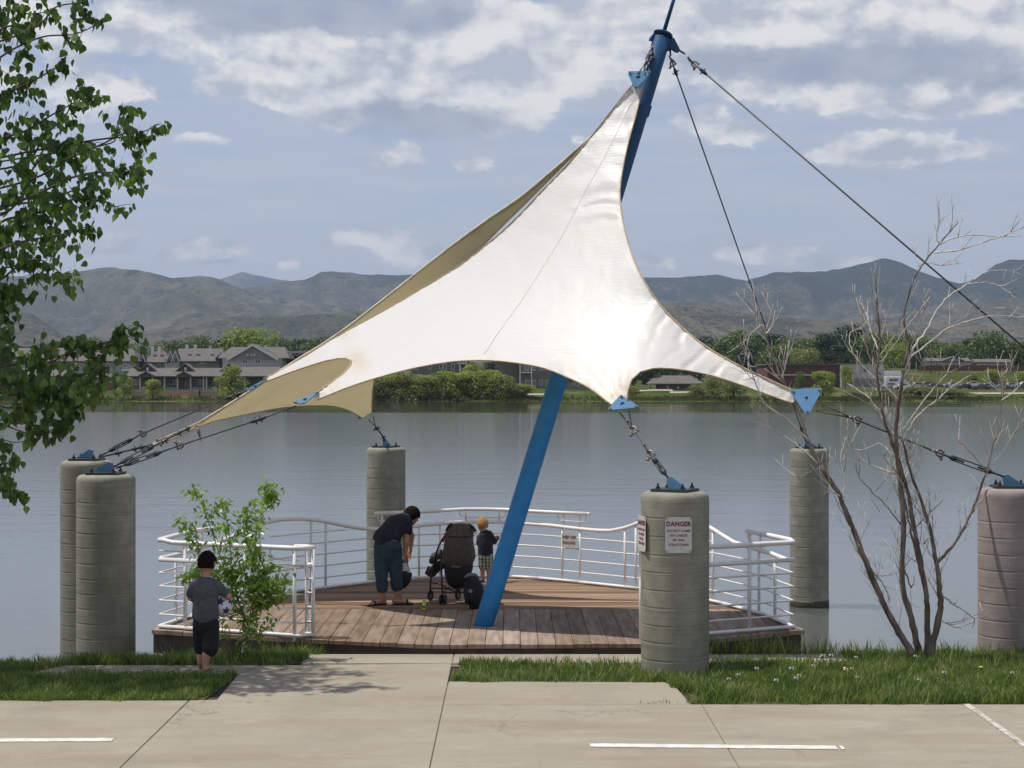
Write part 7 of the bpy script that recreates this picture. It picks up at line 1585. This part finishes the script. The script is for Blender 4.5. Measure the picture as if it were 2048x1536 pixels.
g = MB(); g.tube([Km(934, 1160, -.06), Km(929, 1180, -.08), Km(932, 1206, -.09)], [(.014, .005)]*3, 6, side=(1, 0, 0)); g.build('strap', 'bag_black', bp)
# ---- yellow drink carton ------------------------------------------------------
q = G(848, 1220, DZ); cn_ = empty('drink_bottle', q, 'small yellow and green drink bottle standing on the planks by the stroller', 'bottle')
g = MB(); g.lathe((q.x, q.y, DZ+.002), [(.022, 0), (.025, .006), (.025, .075), (.018, .09), (.011, .098)], 16); g.build('bottle_body', 'can_yellow', cn_); g = MB(); g.lathe((q.x, q.y, DZ+.100), [(.012, 0), (.012, .014)], 12); g.build('cap', 'can_green', cn_); g = MB(); g.lathe((q.x, q.y, DZ+.028), [(.0255, 0), (.0255, .03)], 16); g.build('label_band', 'can_green', cn_)
# loose end of strap below the cloth tip
g = MB(); g.tube([P(392, 852, 20.95), P(397, 862, 20.9), P(400, 874, 20.92), P(403, 884, 20.9)], [(.016, .004), (.020, .004), (.012, .004), (.003, .002)], 6, side=(1, 0, 0)); g.build('loose_strap', 'bag_grey', canopy)
# one swimmer-sized walker on the far bank
q = Vector((xat(399, 387), 387, zat(795, 387))); wk = empty('person', q, 'tiny distant walker in dark clothes on the far bank below the porch building', 'person')
g = MB(); chain(g, [q+Vector((-.12, 0, 0)), q+Vector((-.08, 0, .8))], [.07, .1]); chain(g, [q+Vector((.18, 0, 0)), q+Vector((.05, 0, .8))], [.07, .1]); chain(g, [q+Vector((0, 0, .8)), q+Vector((0, 0, 1.35)), q+Vector((0, 0, 1.5))], [.15, .19, .07]); chain(g, [q+Vector((-.2, 0, 1.3)), q+Vector((-.28, .1, .9))], [.06, .05]); chain(g, [q+Vector((.2, 0, 1.3)), q+Vector((.3, .1, .95))], [.06, .05]); g.ball(q+Vector((0, 0, 1.65)), .12); remeshed(g, 'body', 'shorts_dark', wk, .03, 2)
# ================================================================= HAZE
hz = bpy.data.materials.new('haze'); hz.use_nodes = True; t = NT(hz.node_tree); t.n.clear(); pvn = t.add('ShaderNodeVolumePrincipled'); pvn.inputs['Density'].default_value = 7.0e-5; pvn.inputs['Color'].default_value = (0.64, 0.78, 1.0, 1); pvn.inputs['Anisotropy'].default_value = 0.2
ho = t.add('ShaderNodeOutputMaterial'); t.link(pvn.outputs[0], ho.inputs['Volume']); M['haze'] = hz
g = MB(); g.box(-15000, 15000, -60, 14700, -6, 1000); o = g.build('haze', 'haze', kind='stuff'); o.display_type = 'WIRE'
